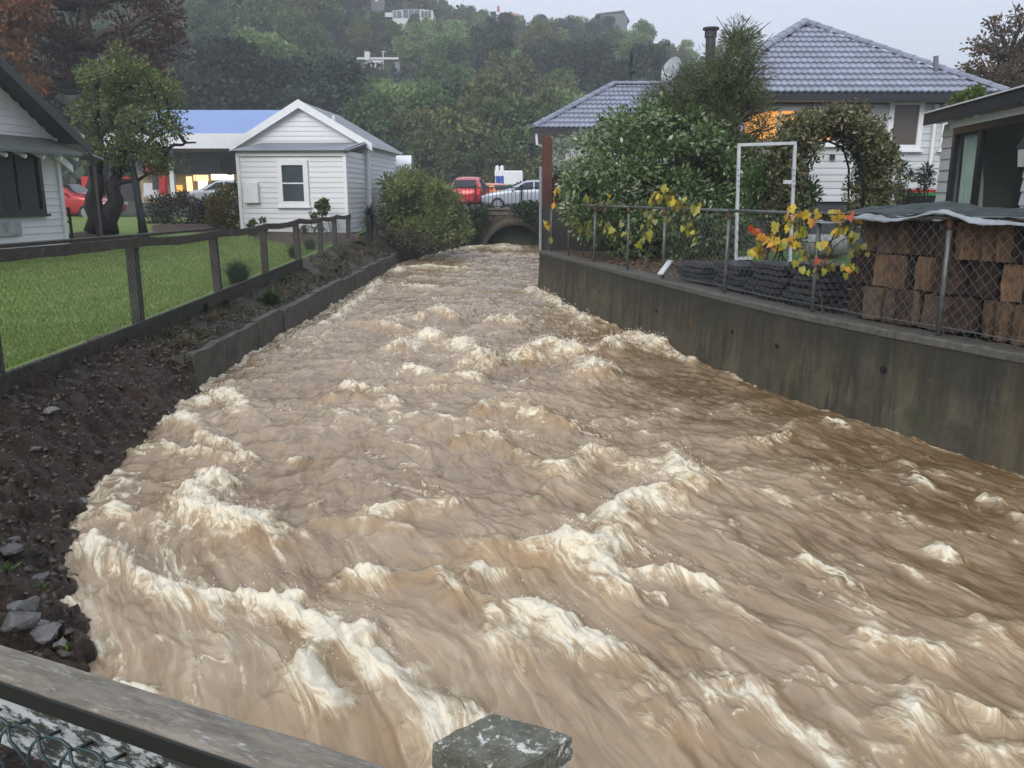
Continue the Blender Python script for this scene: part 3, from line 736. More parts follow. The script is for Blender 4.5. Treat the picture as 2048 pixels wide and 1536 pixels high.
for a_, c_ in zip(bases[:-1], bases[1:]):
    b = MB(); b.tube([Vector((a_.x, a_.y, 1.915)), Vector((c_.x, c_.y, 1.915))], .02, 10); b.build('top_rail', m_galv, rf, smooth=True)
def chain_bay(a_, c_, z0, z1, sp, wr, name, parent, mat, sag=0):
    L = (Vector((c_.x-a_.x, c_.y-a_.y, 0))).length; e = Vector((c_.x-a_.x, c_.y-a_.y, 0)).normalized(); nn = Vector((e.y, -e.x, 0))
    b = []; n_ = int(L/sp); rows_ = int((z1-z0)/sp)
    V = []; Fq = []
    tri = [(wr, 0), (-wr*.5, wr*.87), (-wr*.5, -wr*.87)]
    for s_ in range(-1, n_+1):
        x_ = s_*sp; base_i = len(V)
        for q in range(rows_+1):
            xx_ = x_ + (sp if (q+s_) % 2 == 0 else 0)*1.0
            xx_ = min(max(xx_, 0), L)
            dep = wr*1.2 if (q+s_) % 2 == 0 else -wr*1.2
            wob = .006*math.sin(x_*5+q*.9)
            p = Vector((a_.x, a_.y, 0)) + e*xx_ + nn*(dep+wob); zz = z0 + q*(z1-z0)/rows_ - sag*math.sin(math.pi*xx_/L)*(q/rows_)
            for tx, ty in tri: V.append((p.x + e.x*tx + nn.x*ty, p.y + e.y*tx + nn.y*ty, zz))
        for q in range(rows_):
            for k_ in range(3): Fq.append((base_i+q*3+k_, base_i+q*3+(k_+1) % 3, base_i+(q+1)*3+(k_+1) % 3, base_i+(q+1)*3+k_))
    V = np.array(V) - np.array(org(parent)); o = link(name, np_mesh(name, V, np.array(Fq), mat), parent); o['kind'] = 'stuff'; return o
for a_, c_ in list(zip(bases[:-1], bases[1:]))[4:]:
    chain_bay(a_, c_, .95, 1.89, .055, .0024, 'wire_mesh', rf, m_wire, .01)
    b = MB(); b.tube([Vector((a_.x, a_.y, 1.0)), Vector(((a_.x+c_.x)/2, (a_.y+c_.y)/2, .985)), Vector((c_.x, c_.y, 1.0))], .004, 5); b.build('tension_wire', m_wire, rf)

# ---- left post and rail fence with wire netting
m_timber = M('mossy_timber', (.018, .018, .014), (.045, .042, .034), 7, .7, .5, 40, .01, stretch=(1, 1, 1))
def lichen_timber():
    m, t, b, o = _nt('lichen_timber'); v = coord(t)
    c = ramp(t, noise(t, v, 9, 6, .6), [(.35, (.018, .018, .013)), (.65, (.048, .042, .032))])
    l = ramp(t, noise(t, v, 6, 8, .72), [(.60, 0), (.66, 1)]); c = mixc(t, math_(t, 'MULTIPLY', l, .8), c, (.22, .21, .17))
    ms = ramp(t, noise(t, v, 3, 5, .6), [(.55, 0), (.7, 1)]); c = mixc(t, math_(t, 'MULTIPLY', ms, .4), c, (.05, .06, .02))
    t.links.new(c, b.inputs['Base Color']); b.inputs['Roughness'].default_value = .65; bump(t, b, noise(t, v, 40, 6, .7), .5, .008); return m
m_lich = lichen_timber()
lf = empty('post_and_rail_fence', (-4.25, 14, .6), 'mossy dark timber fence with sagging top rail and wire netting round the lawn', 'fence')
ly_ = [1.3, 3.9, 6.5, 9.25, 11.95, 14.4, 16.8, 19.2, 21.5, 23.6]
lx_ = [-4.1, -4.12, -4.16, -4.22, -4.26, -4.28, -4.32, -4.4, -4.55, -4.62]
lz_ = [1.70, 1.66, 1.64, 1.60, 1.575, 1.585, 1.60, 1.575, 1.565, 1.54]
for x_, y_, z_ in zip(lx_, ly_, lz_):
    g = .5 if y_ > 20 else .55; rot = Euler((r_.uniform(-.02, .02), r_.uniform(-.02, .03), r_.uniform(-.1, .1))).to_matrix()
    b = MB(); b.box((x_, y_, (g-.2+z_)/2), (.105, .105, z_-g+.18), rot); b.build('post', m_timber, lf, bevel=.006)
for i_ in range(len(ly_)-1):
    a_ = Vector((lx_[i_]+.0, ly_[i_], lz_[i_]-.01)); c_ = Vector((lx_[i_+1], ly_[i_+1], lz_[i_+1]-.01)); b = MB()
    n_ = 10; vs = []
    for q in range(n_+1):
        t_ = q/n_; p = a_.lerp(c_, t_); p.z += -.035*math.sin(math.pi*t_)*(1 if i_ > 2 else .2) + r_.uniform(-.003, .003); hh = .046 + r_.uniform(-.003, .003)
        for dx, dz in ((.055, -hh), (.105, -hh), (.105, hh+.005), (.055, hh+.005)): vs.append(p + Vector((dx, 0, dz+.0)))
        if q in (0, n_): pass
    fs = [(q*4+k_, q*4+(k_+1) % 4, (q+1)*4+(k_+1) % 4, (q+1)*4+k_) for q in range(n_) for k_ in range(4)] + [(3, 2, 1, 0), (n_*4, n_*4+1, n_*4+2, n_*4+3)]
    b.add(vs, fs); b.build('top_rail', m_lich, lf)
    b = MB(); b.bar(a_ + Vector((.0, 0, .068)), c_ + Vector((.0, 0, .068)), .11, .03); b.build('cap_rail', m_lich, lf) if i_ < 4 else None
    g0 = float(ground_h(lx_[i_]-.3, ly_[i_])); g1 = float(ground_h(lx_[i_+1]-.3, ly_[i_+1]))
    if i_ < 6:
        b = MB(); b.bar(Vector((lx_[i_]+.075, ly_[i_]-.05, g0+.04)), Vector((lx_[i_+1]+.075, ly_[i_+1]-.02, g1+.04)), .04, .17); b.build('bottom_board', m_timber, lf)
    chain_bay(Vector((lx_[i_]+.1, ly_[i_], 0)), Vector((lx_[i_+1]+.1, ly_[i_+1], 0)), min(g0, g1)+.05, min(lz_[i_], lz_[i_+1])-.06, .045, .0017, 'wire_netting', lf, m_wire)

# ---- culvert under the road
m_cul = M('culvert_masonry', (.055, .045, .032), (.11, .09, .065), 5, .8, .8, 18, .05)
m_arch = M('culvert_arch_render', (.065, .05, .034), (.10, .078, .054), 5, .8, .5)
cv = empty('culvert', (.1, 35.3, 0), 'stone culvert with a low arch carrying the road over the creek', 'culvert')
CX, RA, CY = .12, 1.28, -.40      # arch centre, radius
YC = 35.2; TOPZ = 1.50
def arch_pts(r__, n_=18):
    a0 = math.asin((-.7-CY)/r__) if abs((-.7-CY)/r__) < 1 else -.2
    return [(CX + r__*math.cos(math.pi - a0 - (math.pi-2*a0)*k_/n_), CY + r__*math.sin(math.pi - a0 - (math.pi-2*a0)*k_/n_)) for k_ in range(n_+1)]
ap = arch_pts(RA); ao = arch_pts(RA+.27)
b = MB(); n_ = len(ao)
vs = [(x_, YC, z_) for x_, z_ in ao] + [(x_, YC, TOPZ) for x_, z_ in ao]; fs = [(k_, k_+1, n_+k_+1, n_+k_) for k_ in range(n_-1)]
b.add(vs, fs)
for s_ in (-1, 1):
    e = ao[0] if s_ < 0 else ao[-1]; xo = CX + s_*6
    b.add([(e[0], YC, -.8), (e[0], YC, TOPZ), (xo, YC, TOPZ), (xo, YC, -.8)], [(0, 1, 2, 3)])
b.add([(CX-6, YC, TOPZ), (CX+6, YC, TOPZ), (CX+6, YC+2, TOPZ), (CX-6, YC+2, TOPZ)], [(0, 1, 2, 3)])
b.build('headwall', m_cul, cv)
b = MB(); vs = []; fs = []
for (x0_, z0_), (x1_, z1_) in zip(ap, ao): vs += [(x0_, YC-.06, z0_), (x1_, YC-.06, z1_), (x1_, YC+.02, z1_), (x0_, YC+.5, z0_)]
for k_ in range(len(ap)-1):
    for q in range(4): fs.append((k_*4+q, k_*4+(q+1) % 4, (k_+1)*4+(q+1) % 4, (k_+1)*4+q))
b.add(vs, fs); b.build('arch_ring', m_arch, cv, smooth=True)
b = MB(); vs = [(x_, YC+.3, z_) for x_, z_ in ap] + [(x_, YC+11, z_) for x_, z_ in ap]; n_ = len(ap)
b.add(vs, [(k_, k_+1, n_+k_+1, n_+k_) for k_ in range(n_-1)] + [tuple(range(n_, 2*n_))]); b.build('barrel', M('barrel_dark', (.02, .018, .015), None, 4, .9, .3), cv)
stone_b = MB(); stone_b.box((0, 0, 0), (.42, .12, .17), None, .9); sme = stone_b.mesh('stone_block', M('culvert_stone', (.05, .042, .032), (.10, .085, .065), 6, .8, .7, isl=.35))
for row in range(8):
    z_ = 1.36 - row*.21; x_ = -3.2 + (row % 2)*.22
    while x_ < 2.4:
        L = r_.uniform(.8, 1.25); cx_ = x_ + .21*L
        if math.hypot(cx_-CX, z_-CY) > RA+.45:
            o = link('stone_block', sme, cv, (cx_-.1, YC-35.3-.03+r_.uniform(-.02, .02), z_), (r_.uniform(-.04, .04), r_.uniform(-.05, .05), r_.uniform(-.05, .05)), (L*.95, 1, r_.uniform(.85, 1.05)))
        x_ += .44*L
b = MB(); b.box((.1, YC+.05, TOPZ+.03), (9, .35, .07)); b.build('coping', m_cope, cv)
# iron railing on the culvert
m_iron = plain('black_iron', (.012, .018, .022), .4, .3)
ir = empty('iron_railing', (-.3, 36, 1.5), 'black iron picket railing on the culvert edge in front of the silver car', 'railing')
YR = 36.0; xs_post = [XA(951, 376, YR)-1.95*2, XA(951, 376, YR)-1.95, XA(951, 376, YR), XA(1043, 376, YR), XA(1043, 376, YR)+1.95]
for x_ in xs_post:
    b = MB(); b.box((x_, YR, 1.98), (.09, .09, .98)); b.box((x_, YR, 2.49), (.13, .13, .05)); b.build('post', m_iron, ir)
for z_ in (1.62, 2.40):
    b = MB(); b.box(((xs_post[0]+xs_post[-1])/2, YR, z_), (xs_post[-1]-xs_post[0], .035, .04)); b.build('rail', m_iron, ir)
pm = MB(); pm.tube([(0, 0, 0), (0, 0, .92)], .013, 6); pme = pm.mesh('picket', m_iron)
x_ = xs_post[0] + .165
while x_ < xs_post[-1] - .05:
    if min(abs(x_-q) for q in xs_post) > .07: link('picket', pme, ir, (x_-ir.location.x, 0, .02))
    x_ += .165

# ---- the footbridge fence the photograph is taken over
def old_paint(name, paint, wood, lo, hi, k=2.5, grain=1.0):
    m, t, b, o = _nt(name); v = coord(t, (1, 1, 1)); r1 = node(t, 'ShaderNodeMapping'); r1.inputs['Rotation'].default_value = (0, 0, R(24)); t.links.new(v, r1.inputs[0]); r2 = node(t, 'ShaderNodeMapping'); r2.inputs['Scale'].default_value = (k*grain, k, k); t.links.new(r1.outputs[0], r2.inputs[0]); v = r2.outputs[0]; 
    c = ramp(t, noise(t, v, 24, 7, .65), [(.35, wood), (.65, tuple(q*1.9 for q in wood))])
    ms = ramp(t, noise(t, v, 11, 6, .6), [(.52, 0), (.66, 1)]); c = mixc(t, math_(t, 'MULTIPLY', ms, .5), c, (.10, .095, .045))
    sp_ = ramp(t, noise(t, v, 60, 4, .6), [(.58, 0), (.66, 1)]); c = mixc(t, math_(t, 'MULTIPLY', sp_, .7), c, (.34, .33, .31))
    p_ = ramp(t, noise(t, v, 16, 9, .75), [(lo, 0), (hi, 1)]); c = mixc(t, p_, c, paint)
    t.links.new(c, b.inputs['Base Color']); b.inputs['Roughness'].default_value = .5
    bump(t, b, math_(t, 'ADD', noise(t, v, 90, 6, .7), math_(t, 'MULTIPLY', p_, .6)), .6, .004); return m
m_rail_top = old_paint('weathered_rail', (.46, .45, .42), (.135, .12, .095), .58, .66, 3.0, .22)
m_peel = old_paint('peeling_white_paint', (.50, .54, .55), (.03, .034, .03), .47, .52, 3.0, .4)
m_mossy_top = old_paint('mossy_post_top', (.66, .67, .61), (.085, .085, .065), .55, .59, 2.2)
ff = empty('bridge_fence', (-.03, .88, .4), 'weathered grey timber rail and square post of the footbridge fence in the foreground', 'fence')
an = R(-24.5); ex = Vector((math.cos(an), math.sin(an), 0)); ey = Vector((-ex.y, ex.x, 0)); rotm = Matrix.Rotation(an, 3, 'Z')
pc = Vector((.0, .889, 0))
def gridbox(b, c, d, rot, n_=(10, 10, 6), j_=.0015):
    "box with a slightly worn surface"
    bm = bmesh.new(); bmesh.ops.create_cube(bm, size=1); bmesh.ops.bevel(bm, geom=bm.edges[:], offset=.035, segments=2, affect='EDGES')
    bmesh.ops.subdivide_edges(bm, edges=bm.edges[:], cuts=3, use_grid_fill=True)
    vs = []; idx = {}
    for v in bm.verts:
        p = Vector((v.co.x*d[0], v.co.y*d[1], v.co.z*d[2])); q = c + rot @ p
        q += Vector((float(pn(q.x*60, q.z*60, 1)), float(pn(q.y*60, q.x*60, 2)), float(pn(q.x*50, q.y*50, 3))))*j_
        idx[v] = len(vs); vs.append(q)
    b.add(vs, [tuple(idx[v] for v in f.verts) for f in bm.faces]); bm.free()
PCN = [Vector((.0018, .8308, 0)), Vector((.0745, .8934, 0)), Vector((-.0251, .9417, 0)), Vector((-.0978, .879, 0))]   # plan of the out-of-square post
def postbox(b, z0, z1, grow=0.0, j_=.0015):
    bm = bmesh.new(); bmesh.ops.create_cube(bm, size=1); bmesh.ops.bevel(bm, geom=bm.edges[:], offset=.03, segments=2, affect='EDGES')
    bmesh.ops.subdivide_edges(bm, edges=bm.edges[:], cuts=4, use_grid_fill=True); vs = []; idx = {}; cc = sum(PCN, Vector((0, 0, 0)))/4
    for v in bm.verts:
        x_, y_ = v.co.x+.5, v.co.y+.5; q = PCN[0]*(1-x_)*(1-y_) + PCN[1]*x_*(1-y_) + PCN[2]*x_*y_ + PCN[3]*(1-x_)*y_
        q = cc + (q-cc)*(1+grow); q.z = z0 + (z1-z0)*(v.co.z+.5)
        q += Vector((float(pn(q.x*60, q.z*60, 1)), float(pn(q.y*60, q.x*60, 2)), float(pn(q.x*50, q.y*50, 3))))*j_; idx[v] = len(vs); vs.append(q)
    b.add(vs, [tuple(idx[v] for v in f.verts) for f in bm.faces]); bm.free()
b = MB(); postbox(b, .45, 1.43, -.03, .0012); b.build('post', m_peel, ff)
b = MB(); postbox(b, 1.418, 1.45, .02, .0025); b.build('post_cap', m_mossy_top, ff)
fa = Vector((-.767, 1.119, 0)); fe = Vector((-.13, .8395, 0)); dr = (fe-fa).normalized(); nn = Vector((dr.y, -dr.x, 0))   # nn towards the camera
if nn.y > 0: nn = -nn
c0 = fa - dr*1.3; c1 = fe + dr*.02
def longbar(b, p0, p1, wd, z0, z1, n_=40, j_=.002):
    vs = []; fs = []
    for q in range(n_+1):
        p = p0.lerp(p1, q/n_)
        prof = [(0, z0), (0, z1-.008), (.008, z1), (wd*.5, z1+.002), (wd-.008, z1), (wd, z1-.008), (wd, z0)]
        for k_, (o_, z_) in enumerate(prof):
            pp = p + nn*(o_ + j_*float(pn(q*.7, k_*3.1, 5))) + Vector((0, 0, z_ + j_*float(pn(q*.6, k_*2.3, 6)))); vs.append(pp)
    m_ = 7
    for q in range(n_):
        for k_ in range(m_): fs.append((q*m_+k_, q*m_+(k_+1) % m_, (q+1)*m_+(k_+1) % m_, (q+1)*m_+k_))
    fs += [tuple(range(m_)), tuple(range(n_*m_, (n_+1)*m_))]; b.add(vs, fs)
b = MB(); longbar(b, c0, c1, .068, 1.424, 1.45); b.build('top_rail', m_rail_top, ff)
b = MB(); b.bar(c0 + nn*.070 + Vector((0, 0, 1.434)), c1 + nn*.070 + Vector((0, 0, 1.434)), .004, .024); b.build('rail_shade_strip', plain('painted_rail_shade', (.012, .013, .009), .6), ff)  # added near-black strip: paints the shade on the rail's front face
b = MB(); longbar(b, c0 + nn*.008, c1 + nn*.008, .05, 1.33, 1.422); b.build('lower_rail', m_peel, ff)
m_pvc = plain('green_coated_wire', (.035, .06, .065), .4)
b = MB()
for i_ in range(-6, 14):
    s0 = fa + dr*(i_*.06) + nn*.078
    for sgn in (1, -1):
        pts = [s0 + Vector((0, 0, 1.392)) + nn*.004, s0 + dr*sgn*.010 + Vector((0, 0, 1.376)) + nn*.010, s0 + dr*sgn*.03 + Vector((0, 0, 1.345)) + nn*.004, s0 + dr*sgn*.03 + Vector((0, 0, 1.325)), s0 + dr*sgn*.010 + Vector((0, 0, 1.29)) + nn*.008, s0 + Vector((0, 0, 1.275)), s0 + dr*sgn*.03 + Vector((0, 0, 1.22))]
        b.tube(pts, .0024, 6)
    b.tube([s0 + Vector((0, 0, 1.388)), s0 + dr*.010 - nn*.03 + Vector((0, 0, 1.386)), s0 + dr*.018 + nn*.004 + Vector((0, 0, 1.398)), s0 + dr*.035 - nn*.004 + Vector((0, 0, 1.392)), s0 + dr*.06 + Vector((0, 0, 1.388))], .0024, 6)
wo = b.build('wire_mesh', m_pvc, ff, smooth=True); wo['kind'] = 'stuff'
# the deck under the photographer
b = MB(); b.extrude([pc + ex*-4 + ey*.12 + Vector((0, 0, .42)), pc + ex*5 + ey*.12 + Vector((0, 0, .42)), pc + ex*5 - ey*1.9 + Vector((0, 0, .42)), pc - ex*4 - ey*1.9 + Vector((0, 0, .42))], (0, 0, .06))
o = b.build('footbridge_deck', m_cope); tag(o, kind='structure')
# ================================================================ BUILDINGS
m_white = M('white_weatherboard', (.72, .74, .76), (.64, .66, .69), 3, .5, .08, 60, .002, stretch=(1, 1, 6), isl=.05)
m_trim = M('white_trim', (.78, .80, .82), (.70, .73, .75), 5, .42, .05)
m_grey = M('pale_grey_weatherboard', (.56, .59, .62), (.50, .53, .56), 3, .5, .08, 60, .002, stretch=(1, 1, 6), isl=.05)
m_cream = M('garage_weatherboard', (.58, .585, .59), (.52, .525, .535), 3, .5, .08, 60, .002, stretch=(1, 1, 6), isl=.05)
m_found = M('blue_grey_base', (.055, .066, .08), (.04, .048, .06), 4, .7, .2)
m_corr = M('corrugated_iron', (.30, .33, .36), (.22, .24, .27), 4, .35, .1, metal=.3)
m_fascia = plain('dark_gutter', (.016, .020, .028), .5)
m_soffit = plain('soffit_grey', (.30, .32, .34), .6)
m_tile = M('glazed_roof_tile', (.22, .245, .32), (.30, .325, .40), 7, .3, .15, isl=.12)
m_cap = M('ridge_tile', (.23, .255, .32), (.16, .18, .24), 6, .3, .15, isl=.1)
m_brown = M('rust_brown_timber', (.10, .030, .018), (.05, .02, .014), 6, .7, .3, stretch=(1, 1, .3))
m_pane = plain('grey_glass', (.055, .075, .085), .06)
m_panedk = plain('dark_glass', (.012, .018, .020), .05)
m_lit = plain('lit_window', (.6, .3, .1), .3, emit=(1.0, .42, .09), es=.55)
def glass_mat():
    m, t, b, o = _nt('clear_dark_glass'); g = node(t, 'ShaderNodeBsdfGlossy'); g.inputs['Roughness'].default_value = .03
    tr = node(t, 'ShaderNodeBsdfTransparent'); tr.inputs[0].default_value = (.86, .90, .88, 1)
    ms = node(t, 'ShaderNodeMixShader'); fr = node(t, 'ShaderNodeLayerWeight'); rp = ramp(t, fr.outputs['Facing'], [(.3, .04), (.75, .10), (1, .8)])
    t.links.new(rp, ms.inputs[0]); t.links.new(tr.outputs[0], ms.inputs[1]); t.links.new(g.outputs[0], ms.inputs[2]); t.links.new(ms.outputs[0], o.inputs[0]); return m
m_glass = glass_mat()

def board_mesh(name, pitch, mat):
    b = MB(); b.extrude([(0, .006, pitch+.02), (0, .028, .0), (0, .0, .0), (0, 0, pitch+.02)], (1, 0, 0)); return b.mesh(name, mat)
def boards(parent, p0, e, n, span, z0, z1, pitch, me, name='weatherboard', skip=None):
    "rows of lapped boards on a wall; p0 local origin, e along the wall, n outward; span(z) -> (a, b)"
    e = Vector(e); n = Vector(n); p0 = Vector(p0); ez = n.cross(Vector((0, 0, 1))); flip = ez.dot(e) < 0; ang = math.atan2(ez.y, ez.x)
    z = z0
    while z < z1 - .03:
        sp_ = span(z + pitch*.5)
        segs = [sp_] if sp_ else []
        if skip:
            for (sa, sb, sz0, sz1) in skip:
                if sz0 < z + pitch*.5 < sz1:
                    ns = []
                    for a, c in segs:
                        if a < sa: ns.append((a, min(c, sa)))
                        if c > sb: ns.append((max(a, sb), c))
                    segs = ns
        for a, c in segs:
            if c - a < .05: continue
            st = p0 + e*(c if flip else a) + Vector((0, 0, z))
            o = link(name, me, parent, st, (0, 0, ang), (c-a, 1, 1))
        z += pitch
def window(parent, c, e, n, w_, h_, pane, cols=1, rows=1, fr=.09, sill=True, proud=.05, frame=None, name='window'):
    "frame with recessed panes and a sill, set proud of the boards; c = centre on the wall plane (local)"
    c = Vector(c); e = Vector(e); n = Vector(n); u = Vector((0, 0, 1)); b = MB(); frame = frame or m_trim
    for s_ in (-1, 1):
        b.bar(c + e*(s_*(w_-fr)/2) - u*h_/2 + n*(proud/2), c + e*(s_*(w_-fr)/2) + u*h_/2 + n*(proud/2), fr, proud, n)
        b.bar(c - e*(w_-2*fr)/2 + u*(s_*(h_-fr)/2) + n*(proud/2), c + e*(w_-2*fr)/2 + u*(s_*(h_-fr)/2) + n*(proud/2), fr, proud, n)
    for k in range(1, cols):
        x_ = -w_/2 + fr + (w_-2*fr)*k/cols; b.bar(c + e*x_ - u*(h_/2-fr) + n*proud*.45, c + e*x_ + u*(h_/2-fr) + n*proud*.45, .05, proud*.7, n)
    for k in range(1, rows):
        z_ = -h_/2 + fr + (h_-2*fr)*k/rows; b.bar(c + u*z_ - e*(w_/2-fr) + n*proud*.4, c + u*z_ + e*(w_/2-fr) + n*proud*.4, .04, proud*.6, n)
    f = b.build(name, frame, parent, local=True)
    for i_ in range(cols):
        for j_ in range(rows):
            x_ = -w_/2 + fr + (w_-2*fr)*(i_+.5)/cols; z_ = -h_/2 + fr + (h_-2*fr)*(j_+.5)/rows
            b = MB(); cc = c + e*x_ + u*z_ + n*.004; hw, hh = (w_-2*fr)/cols/2 - .001, (h_-2*fr)/rows/2 - .001
            b.extrude([cc - e*hw - u*hh, cc + e*hw - u*hh, cc + e*hw + u*hh, cc - e*hw + u*hh], n*.008)
            b.build('pane', pane if not isinstance(pane, list) else pane[i_ % len(pane)], f, local=True)
    if sill:
        b = MB(); b.bar(c - u*(h_/2+.025) - e*(w_/2+.05) + n*.05, c - u*(h_/2+.025) + e*(w_/2+.05) + n*.05, .12, .05); b.build('sill', frame, f, local=True)
    return f
def corrugated(b, p0, e, u, n, W, L, pitch=.076, amp=.016, th=.006, seg=4):
    "corrugated sheet: W along e, L along slope u"
    k = int(W/pitch)*seg; vs = []
    for i_ in range(k+1):
        x_ = W*i_/k; h_ = amp*math.sin(2*math.pi*i_/seg)
        for r__ in (0, L):
            q = Vector(p0) + Vector(e)*x_ + Vector(u)*r__ + Vector(n)*h_; vs.append(q); vs.append(q - Vector(n)*th)
    fs = []
    for i_ in range(k):
        a = i_*4; c = a+4; fs += [(a, c, c+2, a+2), (a+1, a+3, c+3, c+1), (a, a+1, c+1, c), (a+2, c+2, c+3, a+3)]
    b.add(vs, fs)
bm_white = board_mesh('weatherboard', .155, m_white); bm_grey = board_mesh('weatherboard', .15, m_grey); bm_cream = board_mesh('weatherboard', .155, m_cream)
EX, EY, EZv = Vector((1, 0, 0)), Vector((0, 1, 0)), Vector((0, 0, 1))

# ---------------------------------------------------------------- white shed
sh = empty('shed', (-5.10, 26.0, .95), 'white weatherboard shed with a gabled roof and corrugated lean-to at the end of the lawn', 'shed', rz=R(-3))
def box_l(name, parent, c, d, mat, **k): b = MB(); b.box(c, d); return b.build(name, mat, parent, local=True, **k)
b = MB(); b.extrude([(-3.28, .03, -.3), (-.02, .03, -.3), (-.02, .03, 2.38), (-3.28, .03, 2.38)], (0, 2.7, 0)); b.build('lean_to_wall', m_white, sh, local=True)
boards(sh, (-3.3, .028, 0), EX, -EY, lambda z: (0, 3.3), -.02, 2.33, .155, bm_white)
boards(sh, (-.022, 0, 0), EY, EX, lambda z: (0.03, 2.74), -.02, 2.48, .155, bm_white)
MX0, MX1, MY0, MY1, MEZ, MAX = -4.34, .14, 2.74, 7.7, 2.84, 4.12; MXC = (MX0+MX1)/2
b = MB(); b.extrude([(MX0+.02, MY0+.03, -.3), (MX1-.03, MY0+.03, -.3), (MX1-.03, MY0+.03, MEZ), (MXC, MY0+.03, MAX-.03), (MX0+.02, MY0+.03, MEZ)], (0, MY1-MY0-.05, 0)); b.build('main_wall', m_white, sh, local=True)
def gspan(z):
    if z < MEZ: return (0, MX1-MX0)
    t_ = (z-MEZ)/(MAX-MEZ); hw = (MX1-MX0)/2*(1-t_); return ((MX1-MX0)/2-hw, (MX1-MX0)/2+hw)
boards(sh, (MX0, MY0+.028, 0), EX, -EY, lambda z: gspan(z) if z > 2.35 else (0, 1.0), -.02, MAX-.1, .155, bm_white)
boards(sh, (MX1-.028, MY0, 0), EY, EX, lambda z: (0, MY1-MY0), -.02, MEZ-.05, .155, bm_white)
# roof planes and bargeboards
for s_ in (-1, 1):
    xe = MX0-.18 if s_ < 0 else MX1+.18; ze = MEZ - .18*(MAX-MEZ)/((MX1-MX0)/2) + .04
    up = Vector((MXC-xe, 0, MAX+.06-ze)); L = up.length; up.normalize(); nn_ = Vector((-up.z*(1 if s_ < 0 else -1), 0, abs(up.x)))
    b = MB(); corrugated(b, (xe, MY0-.2, ze), EY, up, nn_, MY1-MY0+.3, L); b.build('roof_sheet', m_corr, sh, local=True)
    b = MB(); p1, p2 = Vector((xe, MY0-.2, ze-.05)), Vector((MXC, MY0-.2, MAX+.01)); b.extrude([p1+Vector((0, 0, -.15)), p2+Vector((0, 0, -.17)), p2+Vector((0, 0, .10)), p1+Vector((0, 0, .10))], (0, -.03, 0)); b.build('bargeboard', m_trim, sh, local=True)
    b = MB(); p1, p2 = Vector((MX0 if s_ < 0 else MX1, MY0-.012, MEZ-.02)), Vector((MXC, MY0-.012, MAX-.02)); b.extrude([p1+Vector((0, 0, -.16)), p2+Vector((0, 0, -.18)), p2, p1], (0, .035, 0)); b.build('frieze_board', m_trim, sh, local=True)
    b = MB(); b.box((MX1+.19 if s_ > 0 else MX0-.19, (MY0+MY1)/2, ze-.03), (.08, MY1-MY0+.2, .09)); b.build('gutter', m_trim, sh, local=True)
b = MB(); b.tube([(MXC+.95, MY0+.6, MAX-.55), (MXC+.95, MY0+.6, MAX-.33)], .055, 10); b.build('vent', m_trim, sh, local=True)
# lean-to roof
up = Vector((0, 2.95, .40)).normalized(); b = MB(); corrugated(b, (-3.45, -.2, 2.46), EX, up, Vector((0, -up.z, up.y)), 3.6, 2.96); b.build('lean_to_roof', m_corr, sh, local=True)
b = MB(); b.box((-1.65, -.045, 2.375), (3.4, .03, .14)); b.build('fascia', m_trim, sh, local=True)
b = MB(); b.box((-1.65, -.205, 2.452), (3.58, .012, .028)); b.build('eave_shadow_strip', plain('painted_eave_shadow', (.04, .045, .05), .6), sh, local=True)  # thin dark bar painting in the shadow line below the roof sheet
b = MB(); b.extrude([(.06, -.15, 2.38), (.06, 2.72, 2.76), (.06, 2.72, 2.90), (.06, -.15, 2.50)], (.03, 0, 0)); b.build('side_barge', plain('dark_flashing', (.06, .065, .07), .5), sh, local=True)
for x_, y_ in ((.005, -.005), (-3.305, -.005)):
    box_l('corner_board', sh, (x_, y_+.01, 1.15), (.10, .10, 2.4), m_trim)
box_l('corner_board', sh, (MX1+.005, MY0-.0, 1.35), (.09, .09, 2.75), m_trim); box_l('corner_board', sh, (MX0-.005, MY0-.0, 1.35), (.09, .09, 2.75), m_trim)
wz = window(sh, (-1.62, 0, 1.50), EX, -EY, .96, 1.38, m_pane, 1, 2, .15, True, .06)
mb = box_l('meter_box', sh, (-2.92, -.08, 1.22), (.44, .16, .62), m_trim, bevel=.01)
box_l('base', sh, (-1.65, .15, -.12), (3.1, .2, .25), m_found)
# small white hut behind the shed
hut = empty('hut', A(806, 420, 34), 'small white gabled hut peeping out behind the shed', 'shed'); hx, hy, hz = hut.location
b = MB(); b.extrude([(-.35, 0, -.2), (.3, 0, -.2), (.3, 0, 1.55), (-.35, 0, 1.55)], (0, 1.5, 0)); b.build('wall', m_white, hut, local=True)
b = MB(); b.extrude([(-.5, -.1, 1.55), (.38, -.1, 1.55), (.30, .8, 2.12), (-.42, .8, 2.12)], (0, .02, .04)); b.extrude([(-.5, 1.7, 1.55), (.38, 1.7, 1.55), (.30, .8, 2.12), (-.42, .8, 2.12)], (0, .02, .04)); b.build('roof', m_trim, hut, local=True)

